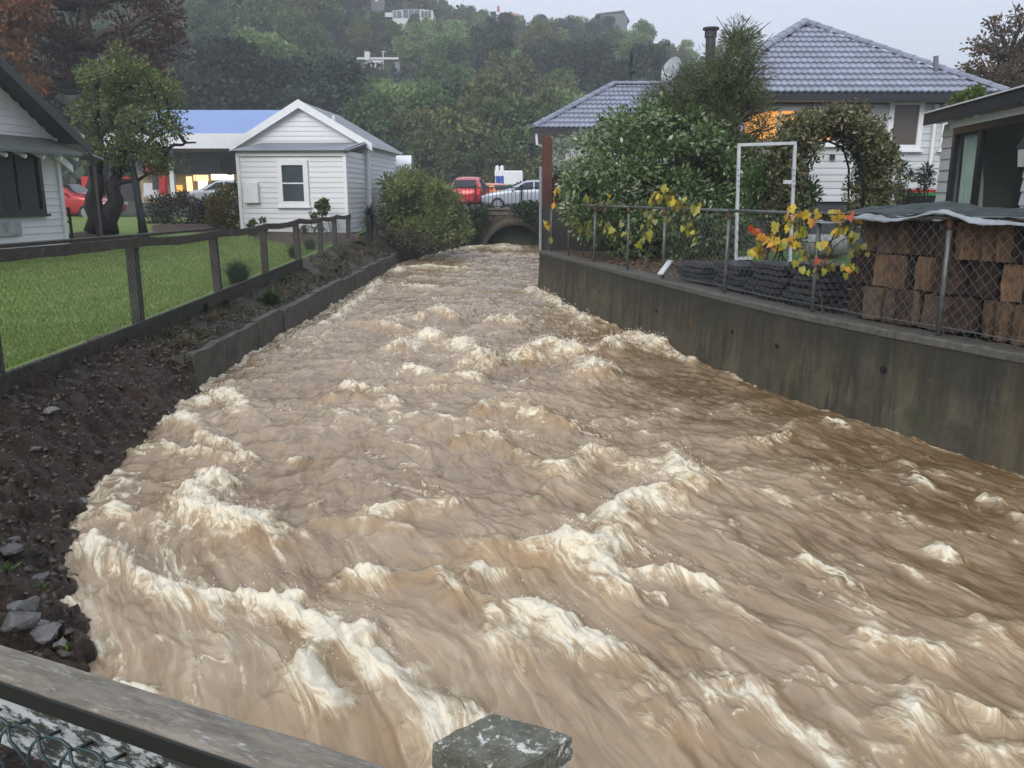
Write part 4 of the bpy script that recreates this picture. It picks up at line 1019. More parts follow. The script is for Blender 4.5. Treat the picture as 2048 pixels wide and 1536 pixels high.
# ---------------------------------------------------------------- house at the left edge
lh = empty('cottage', (-10.15, 19.0, 1.03), 'white weatherboard cottage with a gable and a hooded window at the left edge', 'house', rz=R(79))
GW = 7.0; GE = 2.30; GA = 4.65
b = MB(); b.extrude([(-GW, .03, -.2), (-.03, .03, -.2), (-.03, .03, GE), (-GW/2, .03, GA-.05), (-GW, .03, GE)], (0, 9, 0)); b.build('wall', m_white, lh, local=True)
def lspan(z):
    if z < GE: return (0, GW)
    t_ = (z-GE)/(GA-GE); hw = GW/2*(1-t_); return (GW/2-hw, GW/2+hw)
m_lhw = M('cottage_weatherboard', (.70, .70, .73), (.62, .62, .65), 3, .55, .1, isl=.05); bm_l = board_mesh('weatherboard', .15, m_lhw)
boards(lh, (-GW, .028, 0), EX, -EY, lspan, -.05, GA-.1, .15, bm_l)
m_dkroof = M('dark_roof', (.05, .055, .058), (.075, .08, .08), 5, .5, .2)
for s_ in (-1, 1):
    xe = -GW-.45 if s_ < 0 else .45; ze = GE - .45*(GA-GE)/(GW/2)
    p1, p2 = Vector((xe, -.55, ze+.06)), Vector((-GW/2, -.55, GA+.06))
    b = MB(); b.extrude([p1, p2, p2+Vector((0, 0, .12)), p1+Vector((0, 0, .12))], (0, 10, 0)); b.build('roof_slope', m_dkroof, lh, local=True)
    b = MB(); f1, f2 = Vector((-GW if s_ < 0 else 0, -.012, GE)), Vector((-GW/2, -.012, GA)); b.extrude([f1+Vector((0, 0, -.22)), f2+Vector((0, 0, -.24)), f2, f1], (0, .035, 0)); b.build('frieze_board', m_lhw, lh, local=True)
    b = MB(); b.extrude([p1+Vector((0, -.04, -.14)), p2+Vector((0, -.04, -.14)), p2+Vector((0, -.04, .05)), p1+Vector((0, -.04, .05))], (0, .035, 0)); b.build('bargeboard', plain('dark_green_paint', (.035, .045, .042), .5), lh, local=True)
    if s_ > 0:
        b = MB(); b.extrude([(.45, -.5, ze+.03), (0, -.5, ze+.46), (0, 9, ze+.46), (.45, 9, ze+.03)], (0, 0, -.02)); b.build('eave_soffit', m_soffit, lh, local=True)
hood = MB(); hood.extrude([(-4.4, .0, 2.28), (-4.4, -.75, 1.95), (-4.4, -.75, 1.90), (-4.4, .0, 2.20)], (4.35, 0, 0)); ho = hood.build('window_hood', M('hood_iron', (.09, .105, .10), (.13, .14, .135), 4, .5, .1), lh, local=True)
for k in range(9):
    b = MB(); b.box((-4.2+k*.5, -.38, 1.96), (.05, .72, .07), Euler((R(22), 0, 0)).to_matrix()); b.build('bracket', m_trim, ho, local=True)
window(lh, (-1.80, 0, 1.38), EX, -EY, 2.55, 1.42, m_panedk, 4, 1, .10, True, .06, plain('bottle_green_frame', (.02, .03, .03), .4), name='window')
box_l('window_apron', lh, (-1.9, -.03, .38), (1.2, .04, .28), M('stained_apron', (.36, .37, .40), (.2, .2, .2), 5, .6, .1), )
box_l('corner_board', lh, (0.02, 0, 1.1), (.1, .1, 2.4), m_lhw)
# verandah
b = MB(); b.extrude([(.0, .5, 2.42), (2.3, .5, 1.92), (2.3, 5.5, 1.92), (.0, 5.5, 2.42)], (0, 0, .05)); vr = b.build('verandah_roof', M('pale_iron_roof', (.30, .31, .36), (.24, .25, .30), 3, .4, .1), lh, local=True)
b = MB(); b.extrude([(-.12, -.1, 2.06), (.40, -.1, 1.72), (.40, -.1, 1.56), (-.12, -.1, 1.88)], (0, .05, 0)); b.build('white_beam', m_trim, lh, local=True)
for x_, y_ in ((.30, .8), (2.1, .7), (2.1, 5)): box_l('verandah_post', lh, (x_, y_, .85), (.11, .11, 1.85), M('verandah_timber', (.10, .095, .08), None, 4, .7, .2))
for z_ in (.12, .45, .75): b = MB(); b.box((.55, .55, z_), (.75, .04, .045)); b.build('handrail', m_iron, lh, local=True)
for x_ in (.18, .38, .92): b = MB(); b.box((x_, .55, .38), (.045, .045, .82)); b.build('handrail_post', m_iron, lh, local=True)

# ---------------------------------------------------------------- tiled house on the right
TW, TL, TEX = .30, .37, .31
def tile_mesh():
    b = MB(); n_ = 8; vs = []
    for i_ in range(n_+1):
        x_ = -TW/2 + TW*i_/n_; h_ = .016*math.cos(2*math.pi*2*i_/n_)
        vs += [(x_, 0, .066+h_), (x_, TL, .014+h_*.9), (x_, 0.004, .026+h_), ]
    fs = []
    for i_ in range(n_):
        a = i_*3; c = a+3; fs += [(a, c, c+1, a+1), (a+2, c+2, c, a)]
    b.add(vs, fs); return b.mesh('roof_tile', m_tile, True)
tme = tile_mesh(); tme.polygons.foreach_set('use_smooth', [False]*len(tme.polygons))
def tile_plane(parent, o0, e, u, inside, W, L, maxn=400, vis=None):
    "tiles laid in courses on a plane: o0 world, e along the eave, u up the slope"
    e = Vector(e).normalized(); u = Vector(u).normalized(); n_ = e.cross(u)
    if n_.z < 0: n_ = -n_
    rot = Matrix((e, u, n_)).transposed(); eu = rot.to_euler(); po = org(parent); k = 0; rest = []
    row = 0
    while row*TEX < L:
        x_ = -TW*.5*(row % 2)
        while x_ < W + TW:
            if inside(x_, row*TEX + .12) and inside(x_-TW*.3, row*TEX+.10) and inside(x_+TW*.3, row*TEX+.10):
                p = Vector(o0) + e*x_ + u*(row*TEX - .02)
                if vis is None or vis(p): link('roof_tile', tme, parent, p - po, eu); k += 1
                else: rest.append((p, rot))
            x_ += TW
        row += 1
    if rest:
        b = MB(); base = [v.co.copy() for v in tme.vertices]; fcs = [tuple(f.vertices) for f in tme.polygons]
        for p, r__ in rest: b.add([p + r__ @ q for q in base], fcs)
        o = b.build('roof_tiles_rest', m_tile, parent); o['kind'] = 'stuff'
    return k
def caps(parent, a, c, name='hip_tile'):
    a = Vector(a); c = Vector(c); L = (c-a).length; k = max(1, int(L/.36)); d = (c-a)/k
    for i_ in range(k):
        p = a + d*i_; q = p + d*1.08; side = d.cross(EZv).normalized(); upv = side.cross(d.normalized()); b = MB(); vs = []
        for t_, r__ in ((p, .135), (q, .115)):
            for j_ in range(7):
                th = math.pi*j_/6; vs.append(t_ + side*(r__*math.cos(th)) + upv*(.75*r__*math.sin(th)) + upv*.0)
        b.add(vs, [(j_, j_+1, 8+j_, 7+j_) for j_ in range(6)] + [tuple(range(6, -1, -1)), tuple(range(7, 14))]); b.build(name, m_cap, parent, smooth=False)
YE = 19.0; ZE = ZA(186, YE); XE0, XE1 = XA(1389, 186, YE), XA(2015, 186, YE); YAp = 22.5; ZAp = ZA(46, YAp); XAp = XA(1610, 46, YAp)
th_ = empty('tiled_house', ((XE0+XE1)/2, 19.4, .9), 'pale grey weatherboard house with a blue-grey tiled hip roof on the right bank', 'house')
u_ = Vector((XAp, YAp, ZAp)) - Vector((XAp, YE, ZE)); LR = u_.length; YB = 29.5
b = MB(); o1 = Vector((0, 0, -.015))
pts = [Vector((XE0, YE, ZE)), Vector((XE1, YE, ZE)), Vector((XAp, YAp, ZAp)), Vector((XE0, YB, ZE)), Vector((XE1, YB, ZE)), Vector((XAp, YB-2.5, ZAp))]
b.add([p+o1 for p in pts], [(0, 1, 2), (0, 2, 5, 3), (1, 4, 5, 2), (3, 5, 4)]); mr = b.build('roof', m_tile, th_)
W_ = XE1-XE0; sa = XAp-XE0
tile_plane(mr, (XE0, YE, ZE), EX, u_, lambda s_, r__: 0 <= r__ <= LR and sa*r__/LR - .02 <= s_ <= W_ - (W_-sa)*r__/LR + .02, W_, LR)
caps(mr, (XE0, YE, ZE+.02), (XAp, YAp, ZAp+.02)); caps(mr, (XE1, YE, ZE+.02), (XAp, YAp, ZAp+.02)); caps(mr, (XAp, YAp, ZAp+.02), (XAp, YB-2.5, ZAp+.02), 'ridge_tile')
# wing
YE2 = 25.4; ZE2 = ZA(256, YE2); X20 = XA(1066, 256, YE2); X21 = 6.0; YR2 = 28.0; ZR2 = ZA(170, YR2); XH2 = XA(1226, 170, YR2)
u2 = Vector((0, YR2-YE2, ZR2-ZE2)); L2 = u2.length
b = MB(); pts = [Vector((X20, YE2, ZE2)), Vector((X21, YE2, ZE2)), Vector((X21, YR2, ZR2)), Vector((XH2, YR2, ZR2)), Vector((X20, YR2*2-YE2, ZE2)), Vector((X21, YR2*2-YE2, ZE2))]
b.add([p+o1 for p in pts], [(0, 1, 2, 3), (0, 3, 4), (3, 2, 5, 4)]); wr = b.build('wing_roof', m_tile, th_)
tile_plane(wr, (X20, YE2, ZE2), EX, u2, lambda s_, r__: 0 <= r__ <= L2-.05 and (XH2-X20)*r__/L2 - .02 <= s_ <= X21-X20, X21-X20, L2, vis=lambda p: p.x < XA(1330, 220, 26.5))
caps(wr, (X20, YE2, ZE2+.02), (XH2, YR2, ZR2+.02)); caps(wr, (XH2, YR2, ZR2+.03), (X21, YR2, ZR2+.03), 'ridge_tile')
# gutters, soffits
b = MB(); b.box(((XE0+XE1)/2, YE-.03, ZE-.09), (W_+.1, .11, .15)); b.build('gutter', m_fascia, th_)
b = MB(); b.box((X20*.5+X21*.5, YE2-.03, ZE2-.08), (X21-X20+.1, .11, .14)); b.build('gutter', m_fascia, th_)
b = MB(); b.box((XE1+.02, 24, ZE-.09), (.11, 10, .15)); b.build('gutter', m_fascia, th_)
b = MB(); b.box(((XE0+XE1)/2, 24.2, ZE-.14), (W_-.02, 10.3, .03)); b.build('soffit', m_soffit, th_)
b = MB(); b.box(((X20+X21)/2, 28, ZE2-.13), (X21-X20-.02, 5, .03)); b.build('soffit', m_soffit, th_)
HY = 19.45; HX0, HX1 = XE0+.42, XE1-.42; ZF = ZA(403, HY)
b = MB(); b.box(((HX0+HX1)/2, 24.3, (ZF+ZE-.17)/2), (HX1-HX0, 9.6, ZE-.17-ZF)); b.build('wall', m_grey, th_)
b = MB(); b.box(((HX0+HX1)/2, 24.35, (ZF+.7)/2), (HX1-HX0-.04, 9.6, ZF-.70)); b.build('foundation', m_found, th_)
b = MB(); b.box(((X20+X21)/2+.2, 28.2, (ZE2-.15+.9)/2), (X21-X20-.9, 4.4, ZE2-.15-.9)); b.build('wing_wall', m_grey, th_)
loc0 = th_.location
boards(th_, Vector((HX0-loc0.x, HY+.02-loc0.y, 0)), EX, -EY, lambda z: (0, HX1-HX0), ZF-loc0.z, ZE-.2-loc0.z, .15, bm_grey)
boards(th_, Vector((X20+.65-loc0.x, 26.0-loc0.y, 0)), EX, -EY, lambda z: (0, X21-X20-.6), 1.0-loc0.z, ZE2-.2-loc0.z, .15, bm_grey)
def wpx(x0_, y0_, x1_, y1_, Yw):
    a = A(x0_, y0_, Yw); c = A(x1_, y1_, Yw); return (a+c)/2 - loc0, abs(c.x-a.x), abs(c.z-a.z)
c_, w1, h1 = wpx(1482, 213, 1700, 290, HY); window(th_, c_, EX, -EY, w1, h1, m_lit, 3, 1, .10, True, .07)
c_, w1, h1 = wpx(1779, 200, 1838, 300, HY); wn = window(th_, c_, EX, -EY, w1, h1, plain('warm_dark_glass', (.085, .072, .062), .1), 1, 1, .11, True, .07)
c_, w1, h1 = wpx(1888, 196, 1950, 300, HY); window(th_, c_, EX, -EY, w1, h1, m_pane, 1, 1, .11, True, .07)
xd = XA(1866, 250, HY); b = MB(); b.tube([(xd, HY-.08, ZE-.2), (xd, HY-.08, .95)], .045, 10); b.build('downpipe', m_trim, th_)
b = MB(); b.tube([(X20+.1, YE2, ZE2-.12), (X20+.12, YE2+.02, ZE2-.45), (X20+.5, 25.95, ZE2-.6), (X20+.5, 25.95, 1)], .04, 8); b.build('downpipe', m_trim, th_)
p = A(1663, 314, HY); b = MB(); b.box((p.x, HY-.05, p.z), (.10, .06, .12)); b.build('wall_vent', m_fascia, th_)
# flue pipes and roof fittings
p = A(1872, 165, 19.9); b = MB(); b.tube([p + Vector((0, 0, -.1)), A(1872, 112, 19.9)], .055, 10); b.build('vent_pipe', plain('lead_grey', (.13, .15, .18), .5), th_)
p = A(1422, 140, 24.5); q = A(1422, 58, 24.5); b = MB(); b.tube([p-Vector((0, 0, .9)), q], .14, 12); b.tube([q-Vector((0, 0, .02)), q+Vector((0, 0, .03))], .23, 12); b.tube([q-Vector((0, 0, .22)), q-Vector((0, 0, .05))], .17, 12); b.build('flue', M('sooty_flue', (.02, .02, .022), (.05, .05, .05), 6, .7, .2), th_)
p = A(1262, 172, 28.0); b = MB(); b.tube([p-Vector((0, 0, .1)), A(1262, 105, 28.0)], .022, 6)
for a_, c2 in (((1262, 145), (1270, 142)), ((1256, 146), (1274, 146)), ((1262, 125), (1268, 108)), ((1258, 140), (1262, 112)), ((1266, 136), (1263, 104))): b.tube([A(*a_, 28.0), A(*c2, 28.0)], .02, 5)
b.build('aerial', m_iron, th_)
dsh = empty('satellite_dish', A(1338, 168, 26.6), 'grey satellite dish on the tiled wing roof', 'satellite dish')
b = MB(); n_ = 18; vs = [(0, 0, 0)]; ax = Vector((-.75, -.55, .35)).normalized(); s1 = ax.cross(EZv).normalized(); s2 = s1.cross(ax); dc = A(1346, 142, 26.4)
vs = []; fs = []
for ring in range(5):
    rr_ = .37*ring/4
    for k in range(n_): th = 2*math.pi*k/n_; vs.append(dc + s1*rr_*math.cos(th) + s2*rr_*math.sin(th)*1.08 + ax*(.10*(rr_/.37)**2))
for ring in range(4):
    for k in range(n_): fs.append((ring*n_+k, ring*n_+(k+1) % n_, (ring+1)*n_+(k+1) % n_, (ring+1)*n_+k))
b.add(vs, fs); do = b.build('reflector', plain('dish_grey', (.36, .39, .42), .4), dsh); sm = do.modifiers.new('solid', 'SOLIDIFY'); sm.thickness = .012
b = MB(); b.tube([A(1340, 172, 26.5), dc - ax*.03], .025, 8); b.tube([dc - s2*.36 + ax*.08, dc + ax*.42 - s2*.12], .015, 6); b.box(dc + ax*.44 - s2*.1, (.07, .07, .10)); b.build('arm', m_galv, dsh)

# ---------------------------------------------------------------- garage at the right edge
ga = empty('garage', (6.28, 12.5, .9), 'grey weatherboard garage with a dark glazed door at the right edge', 'garage')
ge = Vector((-.137, -.99, 0)).normalized(); gn = Vector((-.99, .137, 0)).normalized(); gi = -gn
def gp(s_, z_, out_=0): return Vector((6.28, 12.5, 0)) + ge*s_ + gn*out_ + Vector((0, 0, z_))
GT = 3.10; GL = 6.5; D0, D1, DT = .44, 2.72, 3.02
l0 = ga.location
boards(ga, Vector((0, 0, 0)), ge, gn, lambda z: (0, GL), .0, GT-.9-.02, .155, bm_cream, skip=[(D0, D1, -1, DT-.9)])
b = MB(); b.extrude([gp(0, .8, -.02), gp(D0, .8, -.02), gp(D0, GT, -.02), gp(0, GT, -.02)], gi*.08); b.extrude([gp(D1, .8, -.02), gp(GL, .8, -.02), gp(GL, GT, -.02), gp(D1, GT, -.02)], gi*.08); b.extrude([gp(D0, DT, -.02), gp(D1, DT, -.02), gp(D1, GT, -.02), gp(D0, GT, -.02)], gi*.08)
b.build('front_wall', m_cream, ga)
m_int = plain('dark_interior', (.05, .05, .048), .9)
b = MB(); b.extrude([gp(0, .8, -.1), gp(0, .8, -4), gp(0, GT, -4), gp(0, GT, -.1)], ge*.06); b.extrude([gp(GL, .8, -.1), gp(GL, .8, -4), gp(GL, GT, -4), gp(GL, GT, -.1)], -ge*.06); b.build('end_wall', m_cream, ga)
b = MB(); b.extrude([gp(0, .8, -4), gp(GL, .8, -4), gp(GL, GT, -4), gp(0, GT, -4)], gi*.06); b.build('back_wall', m_int, ga)
b = MB(); b.extrude([gp(0, .9, -.1), gp(GL, .9, -.1), gp(GL, .9, -4), gp(0, .9, -4)], Vector((0, 0, .03))); b.build('floor_slab', m_int, ga)
b = MB(); b.extrude([gp(-.18, GT+.10, .22), gp(GL+.2, GT+.10, .22), gp(GL+.2, GT+.28, -4.2), gp(-.18, GT+.28, -4.2)], Vector((0, 0, .06))); b.build('roof', m_corr, ga)
b = MB(); b.extrude([gp(-.2, GT, .24), gp(GL+.2, GT, .24), gp(GL+.2, GT+.155, .24), gp(-.2, GT+.155, .24)], gi*.05); b.build('fascia', m_fascia, ga)
b = MB(); b.extrude([gp(-.21, GT+.157, .27), gp(GL+.2, GT+.157, .27), gp(GL+.2, GT+.175, .27), gp(-.21, GT+.175, .27)], gi*.12); b.build('roof_edge', m_trim, ga)
b = MB(); b.extrude([gp(-.18, GT+.02, .2), gp(GL+.2, GT+.02, .2), gp(GL+.2, GT+.02, -.0), gp(-.18, GT+.02, 0)], Vector((0, 0, .015))); b.build('soffit', m_trim, ga)
b = MB(); b.bar(gp(D0-.08, DT+.035, .03), gp(D1+.06, DT+.035, .03), .05, .09); b.build('door_head', m_trim, ga)
m_dfr = plain('black_door_frame', (.014, .015, .020), .35)
dr_ = MB(); dr_.bar(gp(D0+.05, .92, 0), gp(D0+.05, DT, 0), .11, .06, gn); dr_.bar(gp(D1-.05, .92, 0), gp(D1-.05, DT, 0), .11, .06, gn); dr_.bar(gp(D0, DT-.05, .002), gp(D1, DT-.05, .002), .06, .10); dr_.bar(gp(D0, .97, .002), gp(D1, .97, .002), .06, .10); dr_.bar(gp(1.32, .95, -.02), gp(1.32, DT-.05, -.02), .10, .06, gn)
dfo = dr_.build('sliding_door', m_dfr, ga)
b = MB(); b.extrude([gp(D0+.1, 1.0, -.02), gp(1.27, 1.0, -.02), gp(1.27, DT-.1, -.02), gp(D0+.1, DT-.1, -.02)], gi*.006); b.build('pane', m_glass, dfo)
b = MB(); b.extrude([gp(1.37, 1.0, -.03), gp(D1-.1, 1.0, -.03), gp(D1-.1, DT-.1, -.03), gp(1.37, DT-.1, -.03)], gi*.006); b.build('pane', m_glass, dfo)
ct = MB(); vs = []; n_ = 26
for i_ in range(n_+1):
    s_ = D0 + .14 + .78*i_/n_; w_ = .035*math.sin(i_*1.25)
    for j_, (z_, ex_) in enumerate(((1.0, 0), (1.9, .0), (2.25, .03), (2.9, .0))):
        ss = s_ if j_ != 2 else D0+.14 + (s_-D0-.14)*.92
        if j_ == 3: ss = D0+.14 + (s_-D0-.14)*.55
        vs.append(gp(ss, z_, -.09 - w_))
ct.add(vs, [(i_*4+j_, i_*4+j_+1, (i_+1)*4+j_+1, (i_+1)*4+j_) for i_ in range(n_) for j_ in range(3)])
o = ct.build('curtain', M('pale_curtain', (.70, .75, .72), (.6, .65, .62), 4, .8, 0), None, smooth=True); sm = o.modifiers.new('solid', 'SOLIDIFY'); sm.thickness = .004
tag(o, 'pale gathered curtain hanging inside the garage glass door', 'curtain')
lp = gp(2.86, 2.55, .10); ln_ = empty('wall_lantern', lp, 'black coach lantern fixed beside the garage door', 'lantern')
b = MB(); b.lathe(lp, [(.02, .20), (.085, .08), (.09, .06), (.075, .055)], 6); b.lathe(lp, [(.04, -.16), (.055, -.14), (.02, -.18)], 6); b.bar(lp + Vector((0, 0, .12)), lp - gn*.1 + Vector((0, 0, .12)), .02, .02); b.build('frame', m_iron, ln_)
b = MB(); b.lathe(lp, [(.05, -.14), (.07, .055)], 6); b.build('glass', plain('lantern_glass', (.35, .37, .36), .15), ln_)
# ================================================================ THINGS
# ---------------------------------------------------------------- vehicles
m_tyre = plain('tyre_rubber', (.012, .012, .013), .7); m_rim = plain('alloy_rim', (.35, .36, .37), .3, .8); m_cglass = plain('car_glass', (.02, .028, .033), .05)
def paint(name, c): 
    m = plain(name, c, .25, .2); m.node_tree.nodes['Principled BSDF'].inputs['Coat Weight'].default_value = .6; return m
CAR_ST = [ # x, z0, z_belt, z_top, half width low, belt, top   (front at -x)
 (-2.08, .42, .62, .63, .55, .60, .55), (-2.0, .28, .74, .76, .74, .74, .66), (-1.5, .22, .86, .90, .84, .84, .74), (-1.0, .20, .93, .98, .86, .86, .76), (-.72, .20, .95, 1.03, .86, .86, .74),
 (-.1, .20, .97, 1.40, .86, .86, .60), (.35, .20, .98, 1.47, .86, .86, .61), (1.0, .20, 1.0, 1.45, .86, .86, .60), (1.55, .22, 1.02, 1.36, .85, .84, .58), (1.95, .28, 1.00, 1.06, .78, .78, .64), (2.08, .42, .80, .83, .66, .68, .60)]
def car(name, loc, rz, mp, label, group=None, sc=1.0, tall=1.0, white_roof=None):
    root = empty(name, loc, label, 'car' if 'van' not in name else 'van', group, rz); st = CAR_ST; vs = []; fs = []
    for x_, z0, zb, zt, w0, wb, wt in st:
        if zt > 1.02: zt = zb + (zt-zb)*tall
        pr = [(-w0*.9, z0), (-w0, z0+.12), (-wb, zb-.10), (-wb*.985, zb), (-wt, zt-.03), (-wt*.82, zt), (wt*.82, zt), (wt, zt-.03), (wb*.985, zb), (wb, zb-.10), (w0, z0+.12), (w0*.9, z0)]
        vs += [(x_*sc, y_*sc, z_*sc) for y_, z_ in pr]
    m_ = 12
    for i_ in range(len(st)-1):
        for k in range(m_): fs.append((i_*m_+k, i_*m_+(k+1) % m_, (i_+1)*m_+(k+1) % m_, (i_+1)*m_+k))
    fs += [tuple(range(m_)), tuple(range((len(st)-1)*m_, len(st)*m_))]
    b = MB(); b.add(vs, fs); body = b.build('body', mp, root, local=True, smooth=True)
    md = body.modifiers.new('sub', 'SUBSURF'); md.levels = md.render_levels = 1
    def sidepane(xa, xb, s_):
        def at_(x_, f_):
            for (p, q) in zip(st[:-1], st[1:]):
                if p[0] <= x_ <= q[0]:
                    t_ = (x_-p[0])/(q[0]-p[0]); zb = p[2]+(q[2]-p[2])*t_; zt = p[3]+(q[3]-p[3])*t_; wb = p[5]+(q[5]-p[5])*t_; wt = p[6]+(q[6]-p[6])*t_
                    if zt > 1.02: zt = zb+(zt-zb)*tall
                    z_ = zb + (zt-.05-zb)*f_; y_ = wb*.985 + (wt-wb*.985)*f_; return Vector((x_*sc, s_*(y_+.012)*sc, z_*sc))
        b = MB(); pts = [at_(xa[0], .06), at_(xb[0], .06), at_(xb[1], .86), at_(xa[1], .86)]
        if s_ > 0: pts = pts[::-1]
        b.extrude(pts, (0, s_*.008, 0)); b.build('side_window', m_cglass, root, local=True)
    for s_ in (-1, 1):
        sidepane((-.52, .02), (.42, .42), s_); sidepane((.50, .50), (1.32, 1.2), s_)
        b = MB(); b.box((-.55*sc, s_*.95*sc, 1.0*sc), (.10*sc, .16*sc, .11*sc)); b.build('mirror', mp, root, local=True)
        b = MB(); b.box((-1.97*sc, s_*.60*sc, .66*sc), (.16*sc, .24*sc, .11*sc)); b.build('headlight', plain('headlight_glass', (.6, .62, .62), .1), root, local=True)
        b = MB(); b.box((1.98*sc, s_*.66*sc, .84*sc), (.14*sc, .20*sc, .22*sc)); b.build('tail_light', plain('tail_light_red', (.5, .02, .02), .2, emit=(1, .03, .02), es=.25), root, local=True)
        for xw in (-1.28, 1.28):
            b = MB(); b.lathe((xw*sc, s_*.80*sc, .31*sc), [(.2*sc, -.10*sc), (.30*sc, -.09*sc), (.315*sc, -.05*sc), (.315*sc, .05*sc), (.30*sc, .09*sc), (.2*sc, .10*sc)], 20, 'y'); tw = b.build('wheel', m_tyre, root, local=True)
            b = MB(); b.lathe((xw*sc, s_*.885*sc, .31*sc), [(.20*sc, -.02*sc), (.19*sc, .02*sc), (.06*sc, .025*sc)], 16, 'y'); b.build('rim', m_rim, tw, local=True)
    b = MB(); h = tall; b.extrude([(-.66*sc, -.62*sc, 1.06*sc), (-.66*sc, .62*sc, 1.06*sc), (-.12*sc, .52*sc, (.97+.41*h)*sc), (-.12*sc, -.52*sc, (.97+.41*h)*sc)], (-.02*sc, 0, .02*sc)); b.build('windscreen', m_cglass, root, local=True)
    b = MB(); b.extrude([(1.62*sc, -.52*sc, (1.02+.29*h)*sc), (1.62*sc, .52*sc, (1.02+.29*h)*sc), (1.93*sc, .58*sc, 1.08*sc), (1.93*sc, -.58*sc, 1.08*sc)], (.02*sc, 0, .02*sc)); b.build('rear_window', m_cglass, root, local=True)
    return root
RZ = 1.362
p = A(1048, 420, 41.5); car('parked_car', (p.x, 41.5, RZ), 0, paint('silver_paint', (.40, .45, .52)), 'silver blue hatchback on the road behind the culvert railing')
p = A(944, 410, 47); car('red_car', (p.x, 46.0, RZ), R(-97), paint('red_paint', (.50, .025, .03)), 'red car with glowing tail lights seen from behind on the road', sc=1.05, tall=1.35)
p = A(975, 410, 52); car('orange_car', (p.x+.1, 52, 1.39), R(-60), paint('orange_paint', (.65, .20, .04)), 'orange car half hidden between the red and silver cars', sc=.95, tall=1.1)
p = A(128, 430, 33); car('red_wagon', (p.x, 33.5, 1.12), R(172), paint('dark_red_paint', (.42, .03, .035)), 'dark red car with pale roof beyond the cottage verandah', sc=1.0)
p = A(425, 398, 50); car('white_car', (p.x, 51, 1.39), R(10), paint('white_paint', (.62, .65, .68)), 'white car parked in front of the lit shop', sc=1.05, tall=1.1)
# white box van
vn = empty('box_van', (XA(1026, 400, 60), 60, 1.385), 'white box van parked beyond the blue and white sign', 'van'); b = MB(); b.box((0, 0, 1.70), (1.35, 3, 1.3)); b.build('cargo_box', m_trim, vn, local=True, bevel=.08)
b = MB(); b.box((0, -.2, .72), (1.25, 3.6, .6)); b.build('chassis', plain('chassis_dark', (.03, .03, .03), .6), vn, local=True)
for s_ in (-1, 1):
    for y_ in (-1.5, 1.5): b = MB(); b.lathe((s_*.52, y_*.8, .36), [(.2, -.11), (.36, -.09), (.36, .09), (.2, .11)], 16, 'x'); b.build('wheel', m_tyre, vn, local=True)
# ---------------------------------------------------------------- roadside pylon sign
YS = 54.0; sg = empty('pylon_sign', A(998, 412, YS), 'white roadside pylon with two blue panels behind the railing', 'sign')
for px in (994.5, 1004): p = A(px, 412, YS); t0 = A(px, 335, YS); b = MB(); b.tube([p, t0], .13, 12); b.lathe(t0, [(.13, 0), (.12, .06), (.07, .11), (.01, .13)], 12); b.build('mast', m_trim, sg)
p0, p1 = A(991, 341, YS), A(1007, 353, YS); b = MB(); b.box(((p0.x+p1.x)/2, YS-.14, (p0.z+p1.z)/2), (p1.x-p0.x+.1, .1, p0.z-p1.z)); b.build('header_panel', m_trim, sg)
for px in (995, 1004): p0, p1 = A(px, 352, YS), A(px, 386, YS); b = MB(); b.box((p0.x, YS-.17, (p0.z+p1.z)/2), (.20, .08, p0.z-p1.z)); b.build('blue_panel', plain('sign_blue', (.02, .08, .42), .3), sg)
# ---------------------------------------------------------------- service station
m_blue = M('blue_roof_sheet', (.17, .27, .56), (.20, .31, .62), 1, .35, .03)
m_sgrey = M('shop_front_grey', (.15, .15, .16), (.19, .19, .20), 2, .6, .05)
m_red = plain('sign_red', (.55, .022, .025), .4)
YF = 58.0; ss = empty('service_station', (XA(440, 400, YF), YF, 1.385), 'service station with a blue roof, white fascia and lit shop windows', 'service station')
x0_, x1_ = XA(150, 268, YF), XA(600, 268, YF); zf1, zf0 = ZA(267, YF), ZA(297, YF)
b = MB(); b.box(((x0_+x1_)/2, YF, (zf0+zf1)/2), (x1_-x0_, .25, zf1-zf0)); b.build('white_fascia', m_trim, ss)
xb0, xb1 = XA(300, 221, 64), x1_; zb = ZA(220, 64)
b = MB(); b.extrude([(XA(285, 267, YF), YF+.1, zf1), (x1_, YF+.1, zf1), (x1_, 64, zb), (xb0, 64, zb)], (0, .15, .0)); b.build('blue_roof', m_blue, ss)
b = MB(); b.box(((x0_+x1_)/2, 63, zf0+.2), (x1_-x0_, 9.8, .2)); b.build('canopy_soffit', M('canopy_soffit', (.22, .21, .20), None, 2, .7, .05), ss)
YH = 66.0; zs1, zs0 = ZA(296, YH), ZA(347, YH)
b = MB(); b.box(((x0_+x1_)/2, YH, (zf0+zs0)/2+.1), (x1_-x0_, .3, zf0-zs0+.3)); b.build('shop_upper_wall', m_sgrey, ss)
b = MB(); b.box(((x0_+x1_)/2, YH+1.2, (1.385+zs0)/2), (x1_-x0_, .3, zs0-1.385)); b.build('shop_back_wall', M('shop_interior', (.5, .42, .25), (.35, .25, .12), 1.2, .7, 0), ss)
def pane_at(name, xa, ya, xb_, yb, Yp, mat, par=ss, th=.06):
    a = A(xa, ya, Yp); c = A(xb_, yb, Yp); b = MB(); b.box(((a.x+c.x)/2, Yp, (a.z+c.z)/2), (abs(c.x-a.x), th, abs(a.z-c.z))); return b.build(name, mat, par)
